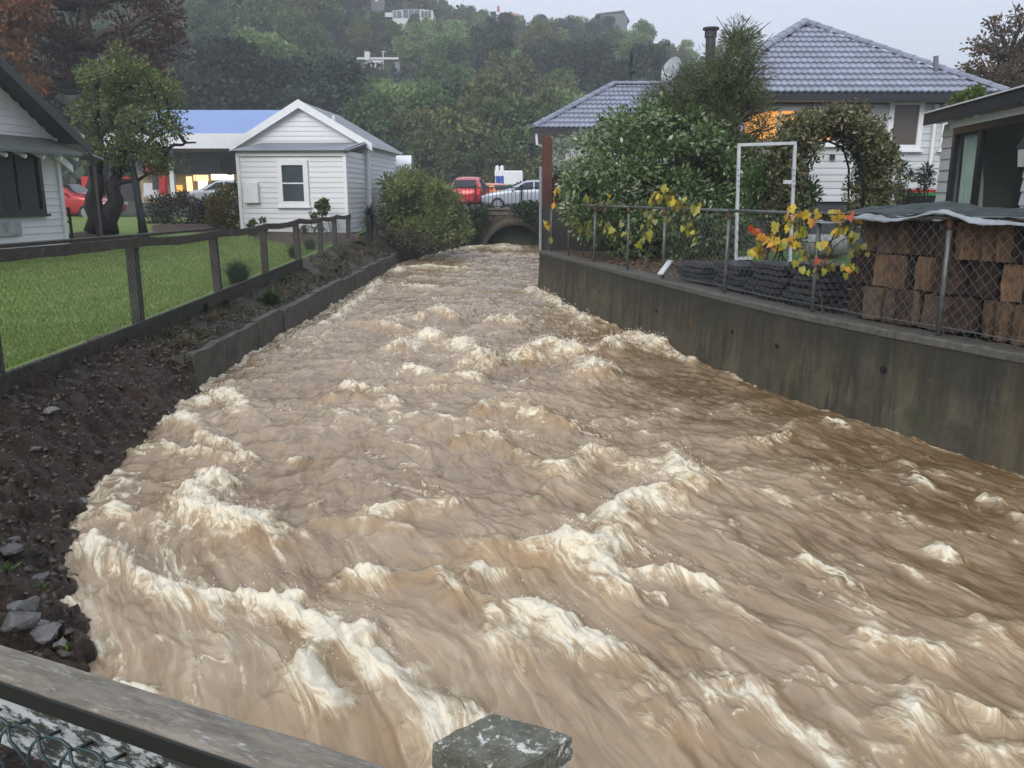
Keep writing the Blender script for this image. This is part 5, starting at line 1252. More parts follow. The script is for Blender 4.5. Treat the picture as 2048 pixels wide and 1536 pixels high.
m_lwarm = plain('warm_light_panel', (.8, .6, .3), .4, emit=(1.0, .74, .34), es=1.0); m_lwhite = plain('white_light_panel', (.8, .8, .7), .4, emit=(1.0, .92, .68), es=1.35); m_lamber = plain('amber_display', (.7, .4, .1), .4, emit=(1, .5, .08), es=.7); m_lred = plain('red_display', (.6, .1, .05), .4, emit=(1, .2, .08), es=.55); m_lteal = plain('teal_display', (.3, .5, .45), .4, emit=(.45, .8, .7), es=.5)
pane_at('light_panel', 422, 347, 468, 360, YH, m_lwhite); pane_at('light_panel', 387, 350, 417, 362, YH, m_lwarm); pane_at('lit_window', 372, 353, 386, 384, YH, m_lwarm); pane_at('lit_window', 396, 362, 416, 384, YH, m_lwhite)
pane_at('display', 343, 370, 366, 384, YH, m_lamber); pane_at('display', 448, 366, 474, 382, YH, m_lred); pane_at('display', 430, 366, 446, 380, YH, m_lteal)
for px in (392, 419, 470): pane_at('window_post', px-2, 346, px+1, 388, YH-.06, m_sgrey)
a = A(459, 331, YH-.3); b = MB(); b.lathe((a.x, YH-.35, a.z), [(.02, -.05), (.72, -.05), (.72, .05), (.02, .05)], 24, 'y'); o = b.build('oval_sign', plain('burgundy_sign', (.06, .022, .025), .4), ss); 
for px in (340, 560): p = A(px, 300, YF+2); b = MB(); b.box((p.x, YF+2, (1.36+zf0)/2), (.3, .3, zf0-1.36)); b.build('canopy_column', m_trim, ss)
# red portal with white top
YP = 50.0; rp = empty('red_portal', A(312, 402, YP), 'red sign portal with a white cap beside the service station', 'sign')
pts = [(290, 325), (318, 325), (330, 340), (330, 390), (318, 390), (318, 347), (290, 342)]
b = MB(); b.extrude([A(x_, y_, YP) for x_, y_ in pts], (0, .4, 0)); b.build('frame', m_red, rp)
b = MB(); b.extrude([A(x_, y_, YP-.02) for x_, y_ in ((288, 324), (322, 324), (318, 318), (292, 316))], (0, .45, 0)); b.build('cap', m_trim, rp)
b = MB(); b.extrude([A(x_, y_, YP) for x_, y_ in ((318, 391), (330, 391), (330, 402), (318, 402))], (0, .4, 0)); b.build('foot', m_trim, rp)
b = MB(); b.extrude([A(x_, y_, YP+.2) for x_, y_ in ((287, 366), (318, 366), (318, 396), (287, 396))], (0, .1, 0)); b.build('notice_panel', m_trim, rp)
b = MB(); b.extrude([A(x_, y_, YP+.15) for x_, y_ in ((305, 352), (317, 352), (317, 379), (305, 379))], (0, .04, 0)); b.build('dark_panel', plain('dark_panel', (.03, .03, .03), .4), rp)
YP2 = 47.0; rs = empty('red_sign', A(175, 402, YP2), 'red and white sign board glimpsed left of the big trunk', 'sign')
pane_at('red_board', 162, 353, 182, 376, YP2, m_red, rs); pane_at('white_panel', 175.5, 359, 184, 377, YP2-.05, m_trim, rs); b = MB(); b.tube([A(166, 376, YP2), A(166, 404, YP2)], .06, 8); b.build('post', m_galv, rs)
rk = empty('red_kiosk', A(258, 402, YP2), 'red framed dark kiosk behind the big trunk', 'kiosk')
pane_at('red_header', 240, 353, 272, 360, YP2, m_red, rk); pane_at('dark_front', 248, 360, 277, 402, YP2, plain('kiosk_dark', (.03, .032, .038), .4), rk, .8); pane_at('red_side', 238, 382, 249, 411, YP2-.02, m_red, rk)
# ---------------------------------------------------------------- pole on the lawn
pl = empty('steel_pole', A(288, 474, 23.5), 'dark green steel pole with a thicker base beside the big tree', 'pole'); p = pl.location
b = MB(); b.tube([p - Vector((0, 0, .2)), p + Vector((0, 0, .12)), p + Vector((0, 0, .14))], [.17, .17, .12], 12); b.build('base', m_iron, pl)
b = MB(); b.tube([p + Vector((0, 0, .1)), p + Vector((-.03, 0, .5)), p + Vector((-.14, .0, 2.2)), p + Vector((-.2, 0, 3.4))], [.13, .105, .075, .07], 12); b.build('shaft', plain('pole_green', (.02, .032, .034), .35), pl, smooth=True)
# ---------------------------------------------------------------- houses on the hill
def hill_hit(px, py, y0=74):
    Yq = y0
    while Yq < 215:
        p = A(px, py, Yq)
        if p.z < float(hill_h(p.x, Yq)) + 1.36: return p
        Yq += 1.0
    return A(px, py, 205)
m_hw = plain('hill_house_white', (.60, .62, .64), .6); m_hglass = plain('hill_house_glass', (.10, .13, .16), .1)
def hp(Yq): return lambda px, py: A(px, py, Yq)
Q = 168.0; hA = empty('hill_house', A(818, 40, Q), 'white glass-fronted house near the top of the misty hill', 'house'); q = hp(Q)
b = MB(); b.extrude([q(785, 75), q(866, 75), q(866, 21), q(785, 21)], (0, 6, 0)); b.extrude([q(770, 34), q(786, 34), q(786, 25), q(770, 25)], (0, 4, 0)); b.build('wall', m_hw, hA)
b = MB(); r0, r1 = q(782, 22), q(868, 22); t0, t1 = q(805, 11), q(842, 11); b.add([r0, r1, r1+Vector((0, 8, 0)), r0+Vector((0, 8, 0)), t0+Vector((0, 3, 0)), t1+Vector((0, 3, 0))], [(0, 1, 5, 4), (1, 2, 5), (2, 3, 4, 5), (3, 0, 4), (0, 3, 2, 1)]); b.build('roof', M('hill_roof', (.30, .32, .33), None, 1, .5, 0), hA)
for xa, xb_ in ((806, 816.5), (818, 827), (828.5, 839), (842, 848), (849, 855), (856, 862), (787, 792), (794, 803)): pane_at('window', xa, 19 if 805 < xa < 840 else 22, xb_, 35, Q-.1, m_hglass, hA, .1)
Q = 132.0; hB = empty('hill_house', A(740, 140, Q), 'low white modern house with a square chimney among the hillside trees', 'house'); q = hp(Q)
b = MB(); b.extrude([q(716, 165), q(799, 165), q(799, 121), q(716, 121)], (0, 6, 0)); b.build('wall', plain('hill_grey_wall', (.22, .25, .27), .6), hB)
for yy0, xa, xb_ in ((116, 714, 798), (122, 734, 765)): b = MB(); b.extrude([q(xa, yy0+4), q(xb_, yy0+4), q(xb_, yy0), q(xa, yy0)], (0, -.6, 0)); b.build('roof_slab', m_hw, hB)
b = MB(); b.extrude([q(731, 122), q(741, 122), q(741, 105), q(731, 105)], (0, -.9, 0)); b.build('chimney', m_hw, hB)
for xa in (733, 742, 751, 759): b = MB(); b.extrude([q(xa, 141), q(xa+2.2, 141), q(xa+2.2, 125), q(xa, 125)], (0, -.5, 0)); b.build('pillar', m_hw, hB)
b = MB(); b.tube([q(767.5, 130)-Vector((0, .6, 0)), q(767.5, 104)-Vector((0, .6, 0))], .1, 6); b.bar(q(764, 105)-Vector((0, .6, 0)), q(772, 104)-Vector((0, .6, 0)), .12, .12); b.build('aerial_mast', m_hw, hB)
Q = 205.0; hC = empty('hill_house', A(1018, 34, Q), 'house with a salmon red roof on the hill skyline', 'house'); q = hp(Q)
b = MB(); b.extrude([q(992, 100), q(1044, 100), q(1044, 29), q(992, 29)], (0, 7, 0)); b.build('wall', plain('hill_cream', (.45, .42, .40), .6), hC)
b = MB(); r0, r1 = q(988, 31), q(1048, 31); t0, t1 = q(1003, 18), q(1034, 18); b.add([r0, r1, r1+Vector((0, 9, 0)), r0+Vector((0, 9, 0)), t0+Vector((0, 4.5, 0)), t1+Vector((0, 4.5, 0))], [(0, 1, 5, 4), (1, 2, 5), (2, 3, 4, 5), (3, 0, 4), (0, 3, 2, 1)]); ro = b.build('roof', M('salmon_roof', (.55, .20, .15), None, 1, .6, 0), hC)
b = MB(); b.extrude([q(994, 22), q(999, 22), q(999, 12), q(994, 12)], (0, 1, 0)); b.build('chimney', plain('brick_red', (.4, .14, .1), .7), ro)
Q = 198.0; hD = empty('hill_house', A(1228, 44, Q), 'grey gabled house on the skyline at the right end of the ridge', 'house'); q = hp(Q)
b = MB(); b.extrude([q(1198, 110), q(1254, 110), q(1254, 38), q(1246, 26), q(1202, 30)], (0, 8, 0)); b.build('wall', plain('hill_slate_wall', (.13, .14, .15), .6), hD)
b = MB(); b.extrude([q(1192, 27), q(1249, 20), q(1249, 23), q(1192, 30)], (0, 9, 0)); b.extrude([q(1247, 20), q(1260, 42), q(1257, 43), q(1245, 23)], (0, 9, 0)); b.build('roof', plain('hill_slate_roof', (.10, .11, .12), .6), hD)
for xa in (1205, 1221): pane_at('window', xa, 31, xa+9, 38, Q-.1, m_hglass, hD, .1)
Q = 176.0; hE = empty('hill_house', A(755, 10, Q), 'dark roofed house half out of the picture at the hilltop', 'house'); q = hp(Q)
b = MB(); b.extrude([q(742, 60), q(769, 60), q(769, -4), q(742, -4)], (0, 6, 0)); b.build('wall', plain('hill_dark_wall', (.09, .095, .11), .6), hE); pane_at('window', 750, -4, 756, 3, Q-.1, m_hw, hE, .1)
b = MB(); b.extrude([q(738, -3), q(773, -3), q(766, -16), q(745, -16)], (0, 7, 0)); b.build('roof', plain('hill_dark_roof', (.06, .06, .07), .6), hE)

# ---------------------------------------------------------------- right bank things
m_dwall = M('dark_damp_wall', (.022, .021, .022), (.04, .037, .035), 4, .7, .4)
b = MB(); a, c = A(1084, 500, 18.35), A(1240, 500, 18.35); b.extrude([(a.x, 18.35, .88), (c.x+.3, 18.35, .88), (c.x+.3, 18.35, 1.88), (a.x, 18.35, 1.88)], (0, .25, 0))
o = b.build('return_wall', m_dwall, None, at=((a.x+c.x)/2, 18.35, .88)); tag(o, 'dark damp wall behind the far end of the chain-link fence', 'wall')
p0, p1 = A(1094, 412, 18.6), A(1094, 276, 18.6)
bp = empty('brown_post', (p0.x, 18.75, 1.88), 'tall rust brown timber post at the far end of the fence', 'post')
b = MB(); b.box((p0.x, 18.75, (p1.z+.9)/2), (.21, .21, p1.z-.9)); b.build('shaft', m_brown, bp); b = MB(); b.box((p0.x, 18.75, p1.z+.03), (.15, .15, .06), None, .6); b.build('tip', m_brown, bp)
p0, p1 = A(1081.5, 412, 18.3), A(1081.5, 333, 18.3); b = MB(); b.tube([p0 - Vector((0, 0, 1.0)), p1], .035, 10); o = b.build('grey_pipe', M('pipe_grey', (.26, .29, .32), None, 4, .4, .1), None, at=p0 - Vector((0, 0, 1.0))); tag(o, 'pale grey upright pipe beside the rust brown post', 'pipe')
pf = empty('picket_fence', A(1112, 410, 19.2), 'dark brown broken picket fence panel beside the rust brown post', 'fence'); 
for k, (px, tp) in enumerate(((1104, 352), (1110, 345), (1116, 340), (1122, 350), (1128, 358))): p0, p1 = A(px, 412, 19.2), A(px, tp, 19.2); b = MB(); b.extrude([p0+Vector((-.035, 0, -1)), p0+Vector((.035, 0, -1)), p1+Vector((.035, 0, -.06)), p1, p1+Vector((-.035, 0, -.06))], (0, .03, 0)); b.build('picket', m_brown, pf)
b = MB(); b.bar(A(1100, 380, 19.25), A(1132, 380, 19.25), .05, .08); b.build('rail', m_brown, pf)
# white rectangular steel frame
YW = 11.2; m_wst = M('flaking_white_steel', (.50, .54, .57), (.40, .43, .46), 8, .4, .1)
wf = empty('steel_stand', A(1472, 540, YW), 'white perforated steel frame standing upright behind the chain-link fence', 'stand')
def fbar(a, c, w_=.038): b = MB(); b.bar(a, c, w_, w_, Vector((0, 1, 0))); return b.build('bar', m_wst, wf)
s1 = fbar(A(1478, 289, YW), A(1471, 537, YW)); s2 = fbar(A(1590, 287, YW), A(1577, 590, YW)); fbar(A(1476, 290, YW-.003), A(1592, 286, YW-.003)); fbar(A(1474, 517, YW), A(1505, 516, YW)); fbar(A(1567, 364, YW+.03), A(1590, 364, YW+.03), .05)
for py in (340, 351, 362, 372):
    for s_, px in ((s1, 1477), (s2, 1588)): p = A(px, py, YW-.024); b = MB(); b.lathe(p, [(.008, -.004), (.008, .004)], 8, 'y'); b.build('bolt_hole', m_dark, s_)
# firewood stack
def path_at(yq, off):
    best = min(range(len(dense)), key=lambda i_: abs(dense[i_].y-yq)); i_ = min(max(best, 1), len(dense)-2)
    a, c = (dense[i_-1], dense[i_]) if dense[i_].y < yq else (dense[i_], dense[i_+1])
    t_ = (a.y-yq)/(a.y-c.y) if a.y != c.y else 0; return a.lerp(c, t_) + dn[i_]*off
m_bark = M('firewood_bark', (.022, .012, .009), (.065, .036, .025), 12, .8, 1.0, 30, .04, stretch=(1, 1, .35), isl=.4)
m_split = M('split_wood', (.20, .115, .058), (.075, .042, .024), 9, .75, .6, 50, .01, stretch=(2, 2, .15), isl=.35)
m_greyw = M('weathered_wood', (.12, .08, .055), (.05, .034, .024), 9, .8, .7, 50, .01, stretch=(2, 2, .2), isl=.3)
def log_mesh(seed, mats):
    r = random.Random(seed); bm = bmesh.new(); k = r.choice([6, 7, 8, 9]); angs = sorted(r.uniform(0, 6.28) if False else (i_*6.283/k + r.uniform(-.3, .3)) for i_ in range(k))
    RR = [r.uniform(.80, 1.06) for _ in range(k)]; tw = r.uniform(-1, 1)
    rings = []
    for z_ in (-.5, -.25, 0, .25, .5):
        ring = []
        for i_, a in enumerate(angs):
            q = Vector((math.cos(a), math.sin(a), 0)); m_ = max(abs(q.x), abs(q.y)); q = q*(.5/m_**(.75 if seed % 2 else .25))*(RR[i_])*(1-.12*tw*z_); q.z = z_ + r.uniform(-.035, .035)
            q.x += r.uniform(-.045, .045); q.y += r.uniform(-.045, .045); ring.append(bm.verts.new(q))
        rings.append(ring)
    for a, c in zip(rings[:-1], rings[1:]):
        for i_ in range(k): f = bm.faces.new((a[i_], a[(i_+1) % k], c[(i_+1) % k], c[i_])); f.material_index = 0 if (i_ + seed) % 3 else 1
    f = bm.faces.new(rings[0][::-1]); f.material_index = 1; f = bm.faces.new(rings[-1]); f.material_index = 1
    me = bpy.data.meshes.new('log'); bm.to_mesh(me); bm.free()
    for m_ in mats: me.materials.append(m_)
    return me
LM = [log_mesh(i_, [(m_bark, m_split), (m_split, m_bark), (m_greyw, m_split), (m_bark, m_greyw), (m_split, m_greyw), (m_bark, m_bark)][i_ % 6]) for i_ in range(12)]
lr = random.Random(5)
for row in range(3):
    yq = 8.25 - .05*row; z0 = .93 + row*.318
    i_ = 0
    while yq > 4.6:
        wd_ = lr.uniform(.15, .30); hh = lr.uniform(.29, .318); p = path_at(yq - wd_*.45, .42 + lr.uniform(-.05, .06)); ang = math.atan2(dn[60].y, dn[60].x)
        o = link('firewood_log', LM[lr.randrange(12)], None, (p.x, p.y, z0 + hh/2 + .003), (lr.uniform(-.05, .05), lr.uniform(-.05, .05), ang + lr.uniform(-.45, .45)), (.29, wd_*.98, hh))
        rw_ = ('bottom', 'middle', 'top')[row]
        tag(o, f'split firewood block in the {rw_} row of the stack under the tarp', 'firewood', f'firewood blocks in the {rw_} row')
        yq -= wd_*.97; i_ += 1
b = MB(); vs = []; kk = 12
for yq in np.linspace(8.2, 4.5, kk): p = path_at(float(yq), .62); vs += [(p.x, p.y, .90), (p.x, p.y, 1.86), (p.x+.02, p.y, 1.86), (p.x+.4, p.y+.2, .9)]
b.add(vs, [(i_*4+j_, i_*4+(j_+1) % 4, (i_+1)*4+(j_+1) % 4, (i_+1)*4+j_) for i_ in range(kk-1) for j_ in range(4)] + [(3, 2, 1, 0), ((kk-1)*4, (kk-1)*4+1, (kk-1)*4+2, (kk-1)*4+3)])
o = b.build('wood_stack_back', m_bark, None); tag(o, 'dark inner rows of the firewood stack behind the front blocks', 'firewood', kind='stuff')
# tarp
tp = empty('tarpaulin', path_at(6.5, .3) + Vector((0, 0, 1.95)), 'crumpled dark green tarpaulin with a pale hem over the firewood stack', 'tarpaulin')
m_tarp = M('green_tarp', (.012, .024, .020), (.028, .042, .038), 5, .5, .9, 9, .04, spec=.25); m_hem = M('tarp_hem', (.20, .23, .25), (.34, .37, .40), 4, .35, .3)
def tarp_strip(o0, o1, zf0, zf1, nv, mat, name):
    N = 150; vs = []; fs = []
    for i_ in range(N+1):
        yq = 8.42 - 4.2*i_/N; s_ = i_/N
        for j_ in range(nv+1):
            t_ = j_/nv; off = o0 + (o1-o0)*t_; p = path_at(yq, off)
            z_ = zf0(yq)*(1-t_) + zf1(yq)*t_
            wr_ = .035*float(fbm(yq*3.2, off*5+t_, 130, 5, .62)) + .006*math.sin(yq*9+off*14)
            rd = .02*float(pn(yq*4, t_*3+off, 133)); vs.append((p.x + rd, p.y + rd*.3, z_ + wr_))
    for i_ in range(N):
        for j_ in range(nv): q = i_*(nv+1)+j_; fs.append((q, q+1, q+nv+2, q+nv+1))
    b = MB(); b.add(vs, fs); o = b.build(name, mat, tp, smooth=True); sm = o.modifiers.new('solid', 'SOLIDIFY'); sm.thickness = .004; return o
YPO = bases[7].y
def zedge(y): return 1.90 + .05*math.exp(-((y-YPO)/.18)**2) - .035*(1-math.exp(-((y-YPO)/.5)**2)) - (.03 if y > 8 else 0) - .02*max(0, YPO-y)
def zhem(y): return zedge(y) + .034 + .012*math.sin(y*5) + .03*float(pn(y*2.3, 4, 9))
def ztop(y): return 1.985 + .05*math.exp(-((y-7.6)/.35)**2) + .04*max(0, 6.8-y)*.8
tarp_strip(.02, .055, zedge, zhem, 3, m_hem, 'hem'); tarp_strip(.056, .75, lambda y: zhem(y)+.004, ztop, 16, m_tarp, 'sheet')
# stacks of dark slabs
sb_ = MB(); n_ = 10; vs = []
for i_ in range(n_+1):
    x_ = -.5+i_/n_; h_ = .22*math.cos(i_*math.pi*2/5)*.5
    vs += [(x_, -.5, .5+h_), (x_, .5, .5+h_), (x_, .5, -.5+h_), (x_, -.5, -.5+h_)]
sb_.add(vs, [(i_*4+j_, i_*4+(j_+1) % 4, (i_+1)*4+(j_+1) % 4, (i_+1)*4+j_) for i_ in range(n_) for j_ in range(4)] + [(3, 2, 1, 0), (n_*4, n_*4+1, n_*4+2, n_*4+3)])
sme2 = sb_.mesh('slab', M('black_slab', (.030, .032, .040), (.055, .058, .07), 6, .35, .3, isl=.35))
for si, (yc, L, k, nm) in enumerate(((8.75, .62, 7, 'beside the firewood'), (9.55, .75, 6, 'below the white frame'), (10.45, .8, 5, 'next to the far slab stack'), (11.4, .8, 4, 'farthest from the firewood'))):
    for q in range(k):
        p = path_at(yc + lr.uniform(-.05, .05), .50 + lr.uniform(-.05, .06)); i_ = min(range(len(dense)), key=lambda u: abs(dense[u].y-yc)); tdir = (dense[min(i_+1, len(dense)-1)]-dense[i_-1]).normalized()
        o = link('roofing_slab', sme2, None, (p.x, p.y, .935 + .030 + q*.066), (lr.uniform(-.02, .02), lr.uniform(-.02, .02), math.atan2(tdir.y, tdir.x) + lr.uniform(-.06, .06)), (L*lr.uniform(.9, 1.05), .45, .048))
        tag(o, f'black corrugated roofing slab in the low stack {nm}', 'roofing slab', f'slabs in the stack {nm}')
b = MB(); b.bar(A(1320, 549, 11.75), A(1341, 521, 11.9), .09, .02); o = b.build('white_offcut', m_wst, None); tag(o, 'white painted board offcut leaning against the fence post', 'board')
# bins and pots by the house
for px, cl, nm, y0b in ((1822, (.02, .30, .06), 'dark wheelie bin with a bright green lid beside the garage', 382), (1846, (.45, .02, .02), 'dark wheelie bin with a red lid beside the garage', 375)):
    p = A(px, 470, 16.0); w_ = empty('wheelie_bin', (p.x, 16.0 + (0 if px < 1830 else .35), .9), nm, 'bin', 'bins beside the garage'); zt = ZA(y0b+10, 16)-.9
    b = MB(); b.box((0, 0, zt/2), (.44, .52, zt), None, 1.15); b.build('body', plain('bin_black', (.018, .02, .022), .5), w_, local=True)
    b = MB(); b.extrude([(-.28, -.34, zt), (.28, -.34, zt), (.28, .3, zt+.02), (-.28, .3, zt+.02)], (0, 0, .05)); b.build('lid', plain('bin_lid_'+nm[:4]+str(px), cl, .4), w_, local=True)
    for s_ in (-1, 1): b = MB(); b.lathe((s_*.22, .25, .1), [(.02, -.03), (.1, -.03), (.1, .03), (.02, .03)], 14, 'x'); b.build('wheel', m_tyre, w_, local=True)
p = A(1650, 470, 15.5); gc = empty('gas_cylinder', (p.x, 15.5, .95), 'pale cylinder lying on the grass beyond the vine', 'cylinder'); b = MB(); b.lathe((0, 0, .24), [(.03, -.42), (.16, -.38), (.2, -.3), (.2, .3), (.16, .38), (.03, .42)], 18, 'x'); b.build('tank', M('dull_white_paint', (.46, .47, .46), None, 5, .5, .1), gc, local=True, smooth=True); b = MB(); b.box((-.46, 0, .24), (.1, .06, .06)); b.build('valve', m_galv, gc, local=True); b = MB(); b.box((0, 0, .03), (.5, .2, .06)); b.build('cradle', m_brown, gc, local=True)
rk_ = link('boulder', stone_mesh(77, M('blue_grey_rock', (.10, .11, .14), (.16, .17, .2), 5, .4, .3)), None, (XA(1545, 510, 12.2), 12.2, 1.02), (0, 0, .4), (.36, .28, .3)); tag(rk_, 'blue grey boulder behind the yellow vine leaves', 'boulder')
# ================================================================ VEGETATION
m_trunk = M('bark', (.035, .028, .022), (.07, .058, .046), 8, .85, .7, 30, .03, stretch=(1, 1, .3))
m_trunkdk = M('wet_dark_bark', (.010, .009, .008), (.022, .019, .016), 8, .75, .7, 30, .03, stretch=(1, 1, .3))
def inpoly(x, y, poly):
    c = False; n_ = len(poly); j = n_-1
    for i in range(n_):
        xi, yi = poly[i]; xj, yj = poly[j]
        if (yi > y) != (yj > y) and x < (xj-xi)*(y-yi)/(yj-yi)+xi: c = not c
        j = i
    return c
def poly_clumps(poly, Y, depth, n, seed=0, mind=0.0):
    "clump centres inside an outline, at distances Y +- depth"
    r = random.Random(seed); out_ = []; xs = [p[0] for p in poly]; ys_ = [p[1] for p in poly]; guard = 0
    while len(out_) < n and guard < n*60:
        guard += 1; x = r.uniform(min(xs), max(xs)); y = r.uniform(min(ys_), max(ys_))
        if not inpoly(x, y, poly): continue
        cx = sum(xs)/len(xs); cy = sum(ys_)/len(ys_); q = max(abs(x-cx)/(max(xs)-min(xs)), abs(y-cy)/(max(ys_)-min(ys_)))*2
        p = A(x, y, Y + r.uniform(-1, 1)*depth*math.sqrt(max(.1, 1-q*q*.8)))
        if mind and any((p-o).length < mind for o in out_): continue
        out_.append(p)
    return out_
def shrub(name, label, poly, Y, depth, n, crad, per, leaf, lmat, base_px, aspect=.5, seed=1, cat='shrub', stems=6, group=None, flat=0, bmat=None, zbase=None, stem_r=.02):
    cs = poly_clumps(poly, Y, depth, n, seed); base = A(base_px[0], base_px[1], Y)
    if zbase is not None: base.z = zbase
    root = empty(name, base, label, cat, group); r = random.Random(seed); b = MB()
    for c in r.sample(cs, min(stems, len(cs))): b.tube(crooked(base + Vector((r.uniform(-.3, .3), r.uniform(-.2, .2), -.05)), c, 4, .06, r), [stem_r, stem_r*.8, stem_r*.6, stem_r*.45, stem_r*.3], 5)
    b.build('stems', bmat or m_trunk, root)
    P = clump_pts([tuple(c) for c in cs], crad, per, seed); link('foliage', leaf_mesh('foliage', P - np.array(base), leaf, lmat, seed, aspect, flat), root)
    return root
# ---------------------------------------------------------------- forest on the hill
HT = [('dark_tree', 'dark round-crowned evergreen standing in the misty hill forest', 'dark evergreens on the hill', [(.02, .034, .022), (.04, .062, .038), (.068, .095, .056)], 1.15),
      ('bushy_tree', 'mid green bushy tree standing in the misty hill forest', 'mid green trees on the hill', [(.05, .105, .032), (.095, .17, .055), (.15, .225, .08)], 1.0),
      ('pale_tree', 'fresh pale green tree standing in the misty hill forest', 'pale green trees on the hill', [(.11, .19, .06), (.18, .27, .09), (.23, .31, .12)], .9),
      ('olive_tree', 'olive brown tree standing in the misty hill forest', 'olive brown trees on the hill', [(.07, .09, .03), (.13, .145, .05), (.19, .19, .07)], .95),
      ('autumn_tree', 'tan autumn tree standing in the misty hill forest', 'autumn trees on the hill', [(.15, .11, .04), (.24, .18, .07), (.20, .13, .05)], .75)]
protos = []
for i_, (nm, lb, gp_, cols, sc) in enumerate(HT):
    for v_ in range(2):
        r = random.Random(40+i_*3+v_); cs = []
        for k in range(34):
            a = r.uniform(0, 6.28); t_ = r.random(); hgt = 2.4 + 6.0*t_; rad = (3.5 if nm != 'autumn_tree' else 2.6)*math.sqrt(max(.05, 1-((t_-.42)/.62)**2))*math.sqrt(r.uniform(.2, 1)); cs.append((rad*math.cos(a), rad*math.sin(a), hgt))
        base = Vector((0, 0, 0)); lm = leafmat('leaf_'+nm+str(v_), cols, .6, .15, .25)
        rt = make_tree(nm, base, (r.uniform(-.4, .4), r.uniform(-.4, .4), 6.0), .28, cs, [1.1+.5*r.random() for _ in cs], 150, .40, lm, m_trunk, lb, 'tree', gp_, 60+i_*2+v_, limb_every=3, aspect=.75)
        rt['label'] = lb; protos.append((i_, rt, sc))
used_p = set()
HOUSES = [(765, 870, 168, 20), (712, 800, 132, 26), (985, 1050, 205, 14), (1190, 1262, 198, 14), (738, 775, 176, 14)]
def plant(kind, x, y, s, sz=None):
    opts = [q for q in protos if q[0] == kind]; pr = opts[tr.randrange(len(opts))][1]
    if pr.name not in used_p: o = pr; used_p.add(pr.name)
    else: o = copy_tree(pr)
    z = float(ground_h(x, y)) - .15; o.location = (x, y, z); o.rotation_euler = (0, 0, tr.uniform(0, 6.28)); o.scale = (s, s, sz or s*tr.uniform(.85, 1.2))
    return o
tr = random.Random(91); cnt = 0
# near rows read from the photograph: dark group behind the shed, olive-green group left of the tiled house
for px, Y, kind, s, sz in ((430, 88, 0, 1.15, .98), (485, 84, 0, 1.35, 1.28), (545, 87, 0, 1.2, 1.05), (596, 89, 4, 1.0, .98), (615, 83, 0, 1.1, .85), (660, 87, 0, 1.35, 1.12), (705, 83, 0, 1.1, .92), (395, 82, 0, .9, .8), (350, 86, 3, 1.0, .9), (300, 90, 0, 1.1, 1.0), (240, 88, 3, 1.0, 1.0), (170, 92, 0, 1.1, 1.1), (90, 86, 3, 1.1, 1.1), (20, 90, 3, 1.1, 1.2), (570, 80, 0, .8, .6),
                            (755, 76, 1, .95, .95), (800, 79, 2, .85, 1.0), (840, 75, 3, .9, .85), (880, 78, 1, .95, 1.0), (925, 75, 3, 1.0, .95), (970, 78, 3, 1.05, 1.1), (1010, 75, 1, .95, .95), (1050, 78, 3, 1.05, 1.1), (1085, 75, 1, .85, .9), (1130, 79, 2, .95, .95), (1175, 76, 1, .95, .95), (820, 73.5, 1, .7, .6), (900, 73.5, 3, .7, .65), (1000, 73.5, 3, .7, .6), (780, 72.5, 0, .6, .6), (1065, 73, 3, .65, .6), (945, 73, 1, .6, .55)):
    plant(kind, (px-1024)/1693*Y, Y, s, sz); cnt += 1
Yq = 84.0
while Yq < 208:
    xq = -1160/1693*Yq; step = 7.2 + (Yq-84)*.016
    while xq < 560/1693*Yq:
        x = xq + tr.uniform(-2.4, 2.4); y = Yq + tr.uniform(-2.6, 2.6); px = 1024 + 1693*x/y; kk = tr.random()
        nz = float(pn(x/26, y/26, 7))
        kind = 0 if nz + tr.uniform(-.35, .35) > .30 else (2 if kk < .30 else (1 if kk < .72 else (3 if kk < .96 else 4)))
        s = tr.uniform(.62, 1.05)*(1.0 if kind != 0 else 1.15)*(1 if y < 160 else .78)
        bad = any(a-8 < px < c_+8 and Qh*0+Qh-1 < y < Qh+9 for a, c_, Qh, w_ in HOUSES) or (y < 96 and 380 < px < 740)
        for a, c_, Qh, py_ in ((765, 870, 168, 38), (712, 802, 132, 137), (985, 1050, 205, 30), (1190, 1262, 198, 38), (738, 775, 176, 8)):
            hw = 4.8*s*1693/y
            if y < Qh-1 and a-hw < px < c_+hw:
                s = min(s, (EZ + (390-py_-4)/1693*y - float(ground_h(x, y)))/12.8)
        if s < .28: bad = True
        if not bad and px > -120 and cnt < 292: plant(kind, x, y, s); cnt += 1
        xq += step
    Yq += step*.92
for _, pr, _s in protos:
    if pr.name not in used_p:
        for ch in list(pr.children): bpy.data.objects.remove(ch)
        bpy.data.objects.remove(pr)
# low scrub that closes the gaps between the trees
k = 26000; yy = 73 + 135*rng.random(k)**.9; xx = (-1150 + 1750*rng.random(k))/1693*yy; zz = ground_h(xx, yy) + .15 + 1.3*rng.random(k)**2
o = link('hill_scrub', leaf_mesh('hill_scrub', np.stack([xx, yy, zz], 1), 1.5, leafmat('scrub_leaf', [(.016, .028, .014), (.035, .055, .024), (.05, .06, .025)], .7, .1, .2), 5, .8)); tag(o, 'dense low scrub under the trees on the hillside', 'scrub', kind='stuff')

